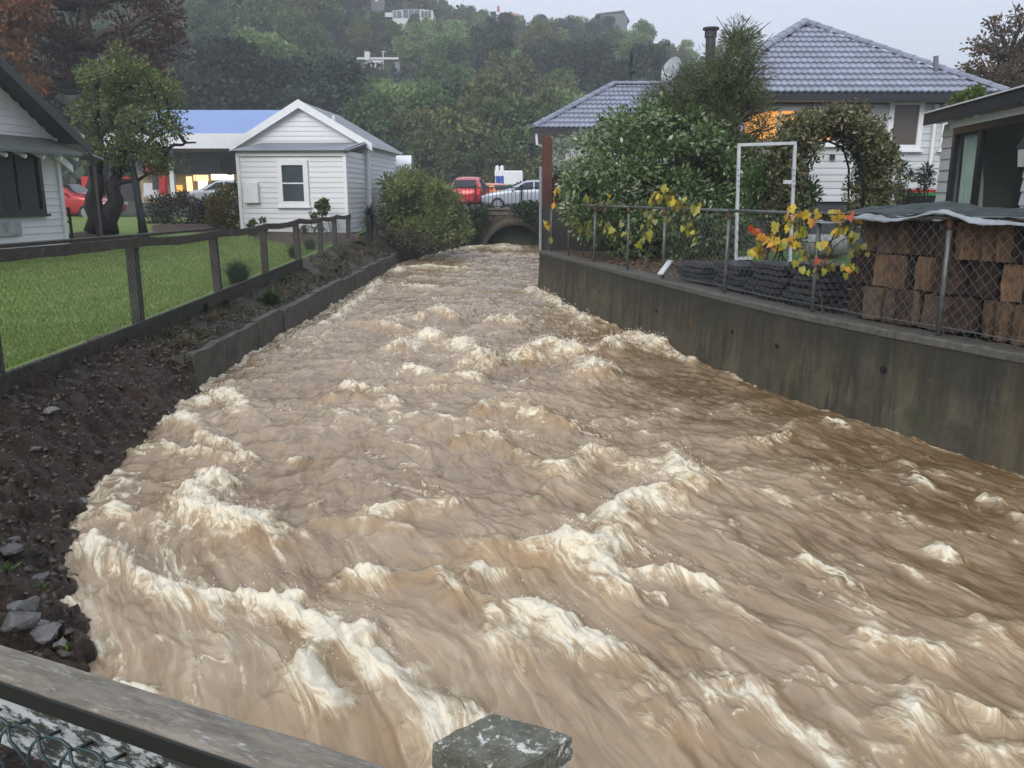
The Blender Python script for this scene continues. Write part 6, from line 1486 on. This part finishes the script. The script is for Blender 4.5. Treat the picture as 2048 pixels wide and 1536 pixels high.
# ---------------------------------------------------------------- trees of the left bank
lm_green = leafmat('wet_green_leaf', [(.05, .09, .018), (.09, .14, .03), (.14, .18, .045), (.19, .19, .07)], .4, .3)
poly = [(235, 75), (195, 110), (160, 175), (150, 235), (132, 275), (165, 305), (225, 345), (300, 350), (365, 350), (352, 300), (320, 270), (400, 290), (408, 265), (345, 225), (360, 180), (340, 150), (300, 150), (262, 95)]
cs = poly_clumps(poly, 24, 1.4, 105, 3)
pB = A(205, 462, 24)
make_tree('fruit_tree', pB, A(215, 150, 24), .2, [tuple(c) for c in cs], [.26+.26*random.random() for _ in cs], 130, .085, lm_green, m_trunkdk, 'leafy green tree with a thick forked black trunk on the lawn', 'tree', None, 17, limb_every=2, twigs=2, aspect=.62,
          forks=[(A(192, 464, 24), A(190, 330, 23.8), .25), (A(215, 464, 24.1), A(236, 330, 24.1), .25), (A(191, 345, 23.8), A(195, 150, 23.9), .13), (A(236, 345, 24.1), A(232, 110, 24.1), .14), (A(236, 345, 24.1), A(330, 255, 24.2), .09), (A(300, 300, 24), A(392, 285, 24), .05)])
lm_cop = leafmat('copper_leaf', [(.045, .022, .016), (.075, .035, .02), (.12, .05, .022), (.06, .045, .03)], .6, .3)
cs = poly_clumps([(-80, -120), (340, -120), (372, 20), (350, 110), (330, 190), (250, 120), (150, 170), (110, 260), (40, 220), (-80, 150)], 40, 2.6, 100, 8)
make_tree('copper_tree', A(185, 400, 40.5), A(190, -60, 40.5), .34, [tuple(c) for c in cs], [.55+.5*random.random() for _ in cs], 100, .21, lm_cop, m_trunk, 'tall copper brown tree rising behind the green tree', 'tree', None, 23, limb_every=1, twigs=3, aspect=.6)
lm_or = leafmat('orange_leaf', [(.20, .075, .02), (.14, .06, .02), (.09, .05, .02)], .6, .3)
cs = poly_clumps([(-90, -60), (70, -60), (100, 60), (90, 170), (40, 190), (-90, 160)], 36, 1.5, 40, 18)
make_tree('rusty_tree', A(-30, 400, 36), A(-20, 0, 36), .25, [tuple(c) for c in cs], [.5+.4*random.random() for _ in cs], 110, .2, lm_or, m_trunk, 'rusty orange autumn tree behind the cottage roof', 'tree', None, 29, limb_every=1, twigs=2, aspect=.6)
lm_hedge = leafmat('hedge_leaf', [(.022, .026, .015), (.04, .04, .022), (.065, .045, .03)], .6, .2)
shrub('hedge', 'dark brownish clipped hedge at the back of the lawn', [(298, 400), (330, 392), (400, 392), (438, 400), (440, 460), (300, 462)], 30, .8, 60, .34, 120, .085, lm_hedge, (370, 462), .6, 4, 'hedge')
lm_yel = leafmat('yellow_leaf', [(.05, .07, .02), (.10, .11, .03), (.28, .19, .03), (.32, .22, .04)], .45, .35)
shrub('yellow_shrub', 'yellow and green shrub against the left corner of the shed', [(420, 405), (445, 375), (485, 370), (490, 458), (420, 458)], 27.0, .5, 42, .25, 85, .09, lm_yel, (458, 460), .65, 9)
lm_g1 = leafmat('fresh_green_leaf', [(.05, .09, .02), (.08, .13, .03), (.13, .16, .05)], .4, .3)
shrub('hydrangea', 'leafy bush growing beside the shed window', [(636, 405), (652, 398), (660, 415), (655, 440), (628, 440), (625, 425)], 25.2, .2, 12, .13, 50, .10, lm_g1, (645, 468), .7, 12)
shrub('small_bush', 'small pale green bush below the shed window', [(602, 455), (628, 452), (632, 475), (605, 476)], 25.0, .2, 9, .14, 50, .07, leafmat('variegated', [(.10, .13, .05), (.22, .24, .10), (.06, .09, .03)], .5, .3), (616, 480), .6, 13)
shrub('corner_weed', 'sprawling weed at the left corner of the shed front', [(495, 445), (530, 435), (535, 468), (500, 468)], 24.8, .25, 10, .12, 40, .09, lm_g1, (512, 472), .7, 15)
# spiky plant at the fence end
yu = empty('yucca', A(740, 475, 24.2), 'spiky dark green yucca at the end of the left fence', 'yucca'); b = MB(); yb = yu.location; b.tube([yb-Vector((0, 0, .1)), yb+Vector((.0, 0, .35)), yb+Vector((.02, 0, .62))], [.10, .085, .07], 8); b.build('stem', m_trunkdk, yu)
V = []; Fq = []; r = random.Random(4); top_ = yb + Vector((.02, 0, .62))
for k in range(170):
    a = r.uniform(0, 6.28); el = r.uniform(-1.2, 1.3); d = Vector((math.cos(a)*math.cos(el), math.sin(a)*math.cos(el), math.sin(el))); L = r.uniform(.28, .46); sd = d.cross(EZv).normalized()*.016; p0 = top_ + Vector((0, 0, r.uniform(-.15, .1))); p1 = p0 + d*L*.6; p2 = p0 + d*L + Vector((0, 0, -.10*abs(math.cos(el))-.03)); n0 = len(V)
    V += [p0-sd, p0+sd, p1+sd*1.2, p1-sd*1.2, p2]; Fq += [(n0, n0+1, n0+2, n0+3), (n0+3, n0+2, n0+4)]
b = MB(); b.add(V, Fq); b.build('leaves', leafmat('yucca_leaf', [(.015, .035, .014), (.03, .06, .022)], .4, .2), yu)
lm_wil = leafmat('willow_leaf', [(.075, .12, .028), (.13, .18, .05), (.21, .24, .085), (.11, .085, .04)], .45, .3)
shrub('willow_shrub', 'big willowy green shrub between the shed and the culvert', [(772, 370), (800, 342), (845, 345), (880, 372), (915, 395), (930, 440), (925, 488), (850, 495), (800, 480), (768, 450)], 29.0, 1.5, 150, .42, 105, .16, lm_wil, (850, 480), .28, 31, stems=20, zbase=.5)
shrub('bank_scrub', 'brown green scrub on the bank below the willowy shrub', [(735, 470), (800, 455), (860, 470), (880, 495), (800, 500), (745, 495)], 26.5, .8, 40, .25, 80, .10, leafmat('scrub2', [(.05, .05, .025), (.08, .06, .035), (.06, .08, .03)], .6, .2), (800, 498), .4, 33, zbase=.2)
lm_ivy = leafmat('ivy_leaf', [(.018, .035, .013), (.03, .055, .02), (.05, .08, .028)], .4, .2)
shrub('ivy', 'dark ivy hanging over the left side of the culvert arch', [(905, 420), (960, 415), (985, 420), (960, 450), (950, 485), (905, 490)], 34.6, .3, 45, .28, 70, .14, lm_ivy, (930, 488), .7, 35, zbase=.2)
shrub('creeper', 'green creeper spilling over the culvert above the arch', [(1025, 412), (1060, 405), (1090, 410), (1090, 440), (1060, 450), (1040, 430)], 34.5, .3, 28, .25, 70, .13, lm_ivy, (1062, 415), .7, 36, zbase=1.5)
shrub('roadside_bush', 'light green bush across the road right of the silver car', [(1010, 385), (1040, 368), (1090, 360), (1110, 375), (1100, 405), (1020, 405)], 55, 1, 40, .55, 70, .25, lm_g1, (1060, 408), .6, 37)
# bank grasses
def tuft(name, loc, n, L, w_, mat, label, seed, lean=.6, cat='grass tuft', group=None):
    r = random.Random(seed); root = empty(name, loc, label, cat, group); V = []; Fq = []; p0 = Vector(loc)
    for k in range(n):
        a = r.uniform(0, 6.28); el = r.gauss(1.15, .28); d = Vector((math.cos(a)*math.cos(el), math.sin(a)*math.cos(el), math.sin(el))); l_ = L*r.uniform(.55, 1.1); sd = Vector((-math.sin(a), math.cos(a), 0))*w_; q = p0 + Vector((r.gauss(0, .05)*L*2, r.gauss(0, .05)*L*2, -.02)); p1 = q + d*l_*.55; p2 = q + d*l_ + Vector((d.x, d.y, -.5*lean))*l_*.35; m0 = len(V)
        V += [q-sd, q+sd, p1+sd*.8, p1-sd*.8, p2]; Fq += [(m0, m0+1, m0+2, m0+3), (m0+3, m0+2, m0+4)]
    b = MB(); b.add(V, Fq); b.build('blades', mat, root); return root
lm_tuft = leafmat('tuft_blade', [(.022, .045, .010), (.038, .075, .016), (.065, .10, .026)], .5, .3)
lm_dry = leafmat('dry_blade', [(.14, .10, .05), (.22, .17, .09), (.08, .08, .03)], .6, .3)
def on_bank(px, py):
    g = Gz(px, py, .45)
    for _ in range(6): g = Gz(px, py, bank_z2(g.x, g.y))
    return Vector((g.x, g.y, bank_z2(g.x, g.y)))
def bank_z2(x, y):
    j = int(np.clip(np.searchsorted(by, y), 0, len(by)-1)); i = int(np.clip(np.searchsorted(BX[j], x), 0, BX.shape[1]-1)); return float(BZ[j, i])
for i_, (px, py, n_, L, lb) in enumerate(((480, 590, 420, .48, 'large green grass tuft against the third fence post'), (542, 606, 320, .30, 'green grass tuft on the bank above the slab wall'), (590, 535, 260, .36, 'grass tuft at the foot of the fourth fence post'), (622, 525, 260, .36, 'grass tuft beyond the fourth fence post'), (672, 548, 120, .16, 'small weed tuft near the slab wall edge'), (375, 640, 40, .12, 'small green weed at the lawn corner of the fence'), (3, 795, 70, .12, 'bright green weed at the foot of the nearest fence post'))):
    tuft('grass_tuft', on_bank(px, py), int(n_*1.5), L, .0065, lm_tuft, lb, i_+1)
for i_, (px, py, lb) in enumerate(((370, 690, 'dry straw coloured grass clump at the end of the slab wall'), (430, 640, 'dry grass stalks on the bank behind the slab wall'))): tuft('dry_grass', on_bank(px, py), 60, .2, .004, lm_dry, lb, 20+i_)
for i_, (px, py, s_, lb) in enumerate(((8, 1140, .10, 'bright green seedling at the left edge of the mud bank'), (78, 1180, .06, 'small green seedling on the lower mud bank'), (132, 1295, .09, 'bright green seedling just above the foreground rail'))): tuft('seedling', on_bank(px, py), 26, s_, .008, leafmat('seedling_leaf%d' % i_, [(.10, .22, .03), (.16, .28, .05)], .4, .3), lb, 40+i_, cat='seedling')
k = 5200; yy = 8.6 + 17*rng.random(k); tt_ = rng.random(k); P = []
for yv, tv in zip(yy, tt_): j = int(np.clip(np.searchsorted(by, yv), 0, len(by)-1)); i_ = int(4 + tv*114); P.append((BX[j, i_], yv, BZ[j, i_]+.025))
P = np.array(P); keep = fbm(P[:, 0]*1.6, P[:, 1]*1.1, 140, 3) + .25*rng.random(k) > -.02; P = P[keep]
o = link('bank_weeds', leaf_mesh('bank_weeds', P, .085, leafmat('weed_leaf', [(.03, .045, .015), (.06, .085, .025), (.13, .10, .055), (.09, .07, .04)], .6, .2, var=False), 7, .3)); tag(o, 'low weeds and dry stalks on the bank above the slab wall', 'weeds', kind='stuff')
k = 2600; P = np.stack([XA(1240, 500, 14) + rng.normal(size=k)*1.2, 14.2 + rng.normal(size=k)*1.8, np.full(k, .925)], 1); P = P[(P[:, 0] > xr(P[:, 1])+.32)]
o = link('leaf_litter', leaf_mesh('leaf_litter', P, .06, leafmat('litter_leaf', [(.10, .055, .03), (.16, .10, .05), (.07, .045, .03)], .6, .1, var=False), 9, .6, flat=.9)); tag(o, 'fallen brown leaves on the soil behind the chain-link fence', 'leaf litter', kind='stuff')

# ---------------------------------------------------------------- right garden
lm_olive = leafmat('olive_leaf', [(.14, .18, .12), (.22, .27, .19), (.33, .38, .29)], .5, .2)
shrub('olive_shrub', 'silvery olive shrub beside the rust brown post', [(1105, 300), (1135, 268), (1190, 262), (1230, 300), (1210, 390), (1160, 410), (1112, 380)], 19.4, .8, 80, .29, 95, .095, lm_olive, (1165, 490), .26, 51, zbase=.88)
lm_gloss = leafmat('glossy_leaf', [(.03, .065, .018), (.065, .115, .034), (.115, .17, .055), (.21, .27, .12)], .2, .2, .8)
shrub('camellia', 'large glossy dark green shrub behind the chain-link fence', [(1130, 330), (1180, 275), (1240, 235), (1330, 205), (1400, 235), (1470, 300), (1495, 400), (1480, 500), (1400, 535), (1300, 520), (1200, 485), (1130, 425)], 16.3, 1.2, 260, .35, 100, .10, lm_gloss, (1320, 540), .5, 53, stems=22, zbase=.88, stem_r=.03)
lm_fea = leafmat('feathery_leaf', [(.055, .088, .024), (.105, .145, .042), (.16, .20, .07), (.12, .105, .045)], .5, .2)
cs = poly_clumps([(1395, 130), (1440, 110), (1480, 50), (1492, 60), (1505, 120), (1525, 200), (1530, 290), (1490, 380), (1400, 380), (1330, 300), (1290, 205), (1340, 170)], 17.0, 1.0, 190, 57)
make_tree('feathery_tree', (A(1430, 500, 17.0).x, 17.0, .88), A(1450, 120, 17.0), .10, [tuple(c) for c in cs], [.26+.22*random.random() for _ in cs], 230, .085, lm_fea, m_trunk, 'feathery olive green tree with an upright spike in front of the house corner', 'tree', None, 59, limb_every=1, twigs=3, aspect=.16)
shrub('fern_bush', 'mid green bush seen through the white steel frame', [(1495, 330), (1560, 310), (1615, 345), (1625, 400), (1600, 440), (1500, 440)], 13.8, .5, 50, .22, 90, .08, leafmat('fern_leaf', [(.03, .065, .015), (.06, .11, .028), (.09, .14, .04)], .35, .25), (1555, 480), .4, 61, zbase=.9)
# vine arch
YV = 13.2; av = empty('garden_arch', (XA(1665, 400, YV), YV, .9), 'rounded garden arch thickly covered in brown and green climber', 'garden arch')
path_px = [(1578, 470), (1574, 420), (1575, 360), (1578, 310), (1592, 272), (1620, 248), (1660, 240), (1700, 246), (1730, 270), (1747, 305), (1750, 350), (1746, 400), (1742, 470)]
for dy_ in (-.28, .28):
    b = MB(); b.tube([A(x_, y_, YV) + Vector((0, dy_, 0)) for x_, y_ in [(1600, 475), (1603, 330), (1625, 290), (1664, 278), (1700, 292), (1712, 335), (1710, 475)]], .018, 8); b.build('hoop', m_iron, av, smooth=True)
r = random.Random(66); cs = []; rd = []
for k in range(430):
    t_ = r.random()*(len(path_px)-1); i_ = int(t_); f_ = t_-i_; x_ = path_px[i_][0]*(1-f_)+path_px[i_+1][0]*f_; y_ = path_px[i_][1]*(1-f_)+path_px[i_+1][1]*f_; p = A(x_, y_, YV)
    cs.append((p.x + r.gauss(0, .11), YV + r.uniform(-.40, .40), p.z + r.gauss(0, .09))); rd.append(r.uniform(.13, .27))
P = clump_pts(cs, rd, 85, 66); lo_ = np.array(av.location)
lmv = [leafmat('climber_brown', [(.055, .03, .018), (.09, .055, .03), (.14, .10, .05)], .5, .2), leafmat('climber_green', [(.045, .07, .022), (.09, .12, .042), (.14, .165, .065)], .45, .25), leafmat('climber_cream', [(.16, .15, .07), (.26, .24, .13), (.34, .31, .19)], .5, .3)]
sel = rng.random(len(P)) + .35*fbm(P[:, 0]*2.2, P[:, 2]*2.2, 150, 3) + .12*(P[:, 0]-lo_[0])
for nm, mk, mt in (('brown_leaves', sel < .16, lmv[0]), ('green_leaves', (sel >= .16) & (sel < .74), lmv[1]), ('cream_flowers', sel >= .74, lmv[2])): link(nm, leaf_mesh(nm, P[mk]-lo_, .075, mt, 67, .4), av)
lm_blk = leafmat('dark_narrow_leaf', [(.02, .03, .02), (.035, .05, .03)], .4, .2)
shrub('potted_shrub', 'thin dark leaved shrub growing beside the green lidded bin', [(1788, 345), (1800, 330), (1826, 350), (1830, 395), (1792, 400)], 15.4, .25, 14, .14, 28, .10, lm_blk, (1808, 440), .25, 71, zbase=.9)
shrub('tall_weed', 'thin dark leaved shrub against the downpipe by the red lidded bin', [(1838, 350), (1862, 325), (1868, 345), (1860, 385), (1838, 385)], 15.2, .2, 12, .13, 26, .10, lm_blk, (1850, 440), .25, 72, zbase=.9)
shrub('roof_creeper', 'bright green leaves showing above the garage roof', [(1908, 190), (1925, 188), (1955, 178), (1965, 186), (1930, 205), (1912, 208)], 14.6, .3, 14, .12, 40, .09, lm_g1, (1930, 300), .6, 73)
lm_rt = leafmat('russet_leaf', [(.10, .05, .03), (.14, .08, .04), (.05, .055, .025), (.07, .07, .035)], .6, .3)
cs = poly_clumps([(1915, 195), (1930, 115), (1955, 75), (1985, 25), (2030, 15), (2110, 40), (2110, 200), (1985, 180)], 33, 1.5, 80, 77)
make_tree('russet_tree', (A(2020, 400, 33).x, 33, 1.0), A(2015, 120, 33), .2, [tuple(c) for c in cs], [.3+.3*random.random() for _ in cs], 60, .15, lm_rt, m_trunk, 'russet autumn tree behind the tiled house on the right', 'tree', None, 79, limb_every=1, twigs=3, aspect=.6)
# ---------------------------------------------------------------- grape vine on the right fence
def vine_leaf(mat, name):
    pr = [(0, 0), (.30, -.12), (.5, .12), (.40, .30), (.52, .52), (.26, .58), (.16, .82), (0, 1.0), (-.16, .82), (-.26, .58), (-.52, .52), (-.40, .30), (-.5, .12), (-.30, -.12)]
    vs = [(0, .35, .0)] + [(x_, y_-.0, -.18*abs(x_)-.10*(y_-.4)**2) for x_, y_ in pr]; n_ = len(pr)
    b = MB(); b.add(vs, [(0, 1+i_, 1+(i_+1) % n_) for i_ in range(n_)]); return b.mesh(name, mat, True)
def vlm(name, c1, c2): 
    m = M(name, c1, c2, 5, .45, .2, isl=.2); return m
VL = [vine_leaf(vlm('vine_yellow', (.52, .36, .03), (.40, .30, .03)), 'vine_leaf'), vine_leaf(vlm('vine_green_yellow', (.30, .28, .03), (.20, .21, .03)), 'vine_leaf'), vine_leaf(vlm('vine_gold', (.55, .28, .03), (.45, .20, .03)), 'vine_leaf'), vine_leaf(vlm('vine_red', (.38, .07, .025), (.28, .05, .02)), 'vine_leaf'), vine_leaf(vlm('vine_olive', (.16, .15, .03), (.11, .12, .03)), 'vine_leaf')]
def vine(name, label, clusters, base_px, seed):
    h_ = wall_hit(*base_px); root = empty(name, (h_[0].x, h_[0].y, .92), label, 'vine'); r = random.Random(seed); b = MB(); k = 0; base = root.location.copy() + Vector((.16, 0, 0)); prev = base
    for px, py, n_, spread, pal, s_ in clusters:
        hh = wall_hit(px, py)
        if hh is None: continue
        c, nn_, e_ = hh; inn = -Vector((nn_.x, nn_.y, 0)) if nn_.x < 0 else Vector((nn_.x, nn_.y, 0)); c = c + WN[4]*.10
        b.tube(crooked(prev if (prev-c).length < 1.2 else Vector((c.x, c.y, .95)), c, 4, .10, r), [.008, .007, .006, .005, .003], 5); prev = c
        for q in range(int(n_*1.7)+1):
            sc = s_*r.uniform(.65, 1.1); p = c + e_*r.gauss(0, spread) + EZv*r.gauss(0, spread*.8) - WN[4]*r.uniform(-.04, .10) - root.location
            me = VL[r.choice(pal)]; fc = math.atan2(-WN[4].y, -WN[4].x)
            # hang tip-down, blade turned to the creek
            m3 = Matrix.Rotation(fc + math.pi/2 + r.gauss(0, .5), 3, 'Z') @ Matrix.Rotation(R(90) + r.gauss(0, .35), 3, 'X') @ Matrix.Rotation(math.pi + r.gauss(0, .5), 3, 'Z')
            link('vine_leaf', me, root, p, m3.to_euler(), (sc, sc, sc)); k += 1
    b.build('canes', m_trunk, root); return root
Y_, GY, GO, RD, OL = 0, 1, 2, 3, 4
vine('grape_vine', 'grape vine with yellow and orange leaves on the far part of the chain-link fence',
  [(1090, 480, 3, .05, [GY], .12), (1088, 450, 6, .09, [Y_, GY], .13), (1102, 402, 2, .05, [GO], .14), (1103, 380, 2, .05, [GO, Y_], .14), (1122, 412, 3, .07, [GO, RD, Y_], .13), (1135, 440, 4, .09, [GY, OL], .12), (1150, 452, 4, .1, [GY, Y_], .12), (1165, 403, 4, .08, [Y_, GY], .12), (1170, 450, 5, .09, [GY, OL], .12), (1200, 400, 4, .08, [OL, Y_], .12), (1205, 450, 5, .08, [GY, OL], .12), (1218, 460, 3, .07, [GY], .12), (1240, 455, 5, .07, [OL, GY], .12), (1275, 470, 4, .06, [Y_, GY], .12), (1283, 440, 3, .06, [OL], .11),
   (1300, 395, 6, .08, [GY, OL, Y_], .12), (1320, 390, 8, .08, [GY, Y_, OL], .12), (1345, 405, 7, .08, [Y_, GY], .12), (1385, 412, 2, .03, [Y_, GY], .13), (1295, 430, 4, .06, [OL, GY], .11), (1365, 450, 8, .07, [OL, GY], .11), (1380, 470, 7, .06, [OL, GY], .11), (1357, 484, 2, .03, [OL], .10), (1330, 440, 3, .06, [OL], .10)], (1240, 540), 5)
vine('grape_vine', 'grape vine with bright yellow leaves climbing the fence between the white frame and the firewood',
  [(1575, 420, 3, .03, [GO, Y_], .10), (1600, 424, 4, .03, [Y_, GY], .10), (1625, 428, 5, .035, [GO, Y_], .10), (1650, 425, 4, .035, [Y_, GY], .10), (1672, 426, 5, .03, [GO, Y_], .10), (1690, 428, 2, .02, [GO, RD], .09), (1550, 440, 3, .04, [GY, OL], .09), (1570, 448, 5, .04, [GY, Y_], .09), (1505, 458, 2, .02, [GO, RD], .10), (1525, 478, 7, .05, [Y_, GO], .10), (1545, 485, 5, .04, [GO, Y_], .09), (1500, 503, 8, .05, [Y_, GY], .10), (1558, 490, 4, .04, [GY, Y_], .10), (1582, 462, 3, .03, [GY], .10), (1575, 480, 4, .04, [GO, Y_], .09), (1612, 486, 1, .01, [RD], .09), (1642, 486, 3, .03, [GY, Y_], .10), (1662, 456, 3, .025, [Y_, GY], .10), (1634, 520, 1, .01, [RD], .09), (1690, 470, 4, .04, [OL, GY], .08), (1690, 536, 6, .04, [GY, GO, OL], .08), (1705, 500, 5, .05, [OL], .08), (1608, 540, 3, .03, [GY], .08), (1640, 535, 3, .03, [GY], .08), (1590, 510, 3, .04, [GY], .09)], (1615, 615), 6)

# ---------------------------------------------------------------- bark mulch beds on the lawn
m_mulch = M('bark_mulch', (.05, .028, .018), (.11, .06, .038), 14, .8, .9, 60, .03)
def bed(name, pts, up=.02):
    c = sum((Vector(p) for p in pts), Vector((0, 0)))/len(pts); n_ = len(pts); vs = []; fs = []
    for ring in range(7):
        f_ = ring/6
        for k in range(n_*6):
            a = Vector(pts[(k//6) % n_]); b_ = Vector(pts[(k//6+1) % n_]); p = c + (a.lerp(b_, (k % 6)/6) - c)*f_*(1 + .05*math.sin(k*2.3)); vs.append((p.x, p.y, float(ground_h(p.x, p.y)) + up + (.05*(1-f_)**.5 if ring < 6 else -.03) + .02*float(pn(p.x*6, p.y*6, 4))))
    m_ = n_*6
    for ring in range(6):
        for k in range(m_): fs.append((ring*m_+k, ring*m_+(k+1) % m_, (ring+1)*m_+(k+1) % m_, (ring+1)*m_+k))
    b = MB(); b.add(vs, fs); o = b.build(name, m_mulch, None, smooth=True); tag(o, kind='structure')
g2 = lambda px, py, z: Vector(Gz(px, py, z)[:2])
bed('mulch_bed', [g2(0, 492, 1.0), g2(110, 484, 1.0), g2(280, 484, 1.0), g2(300, 473, 1.0), g2(190, 455, 1.1), g2(115, 462, 1.1), g2(0, 478, 1.05)])
bed('mulch_bed', [g2(500, 476, .92), g2(620, 486, .92), g2(725, 476, .92), g2(715, 462, .95), g2(600, 462, .95), g2(495, 464, .95)])
bed('mulch_bed', [g2(300, 463, 1.0), g2(440, 463, 1.0), g2(490, 466, .98), g2(480, 454, 1.0), g2(300, 452, 1.05)])

# leaf scraps and straw on the near mud bank
k = 2200; yy = 2.7 + 7*rng.random(k)**1.2; P = []
for yv, tv in zip(yy, rng.random(k)): j = int(np.clip(np.searchsorted(by, yv), 0, len(by)-1)); i_ = int(4 + tv*96); P.append((BX[j, i_], yv, BZ[j, i_]+.006))
o = link('bank_debris', leaf_mesh('bank_debris', np.array(P), .045, leafmat('debris_leaf', [(.05, .03, .018), (.11, .07, .04), (.03, .02, .014), (.18, .13, .07), (.05, .06, .02)], .5, .1, var=False), 19, .35, flat=.8)); tag(o, 'leaf scraps and straw scattered on the near mud bank', 'debris', kind='stuff')

# small tussocks dotted along the bank top
r = random.Random(123)
for i_ in range(16):
    yv = 9.2 + i_*.95 + r.uniform(-.3, .3); j = int(np.clip(np.searchsorted(by, yv), 0, len(by)-1)); q = int(r.uniform(12, 100)); loc = Vector((BX[j, q], yv, BZ[j, q]))
    t_ = tuft('tussock', loc, 70, r.uniform(.12, .24), .006, lm_dry if i_ % 4 == 1 else lm_tuft, 'small tussock growing on the bank between the left fence and the slab wall', 200+i_, group='tussocks on the left bank')
# ================================================================ the misty air
b = MB(); b.box((0, 1280, 33), (5400, 3600, 82))
haze = b.build('haze', None); tag(haze, 'pale rain mist over the valley and hill', 'haze', kind='stuff')
m = bpy.data.materials.new('rain_mist'); m.use_nodes = True; t = m.node_tree; t.nodes.clear()
mo = node(t, 'ShaderNodeOutputMaterial'); pv = node(t, 'ShaderNodeVolumePrincipled')
pv.inputs['Color'].default_value = (.86, .91, 1.0, 1); pv.inputs['Density'].default_value = .0017
t.links.new(pv.outputs[0], mo.inputs['Volume']); haze.data.materials.append(m)
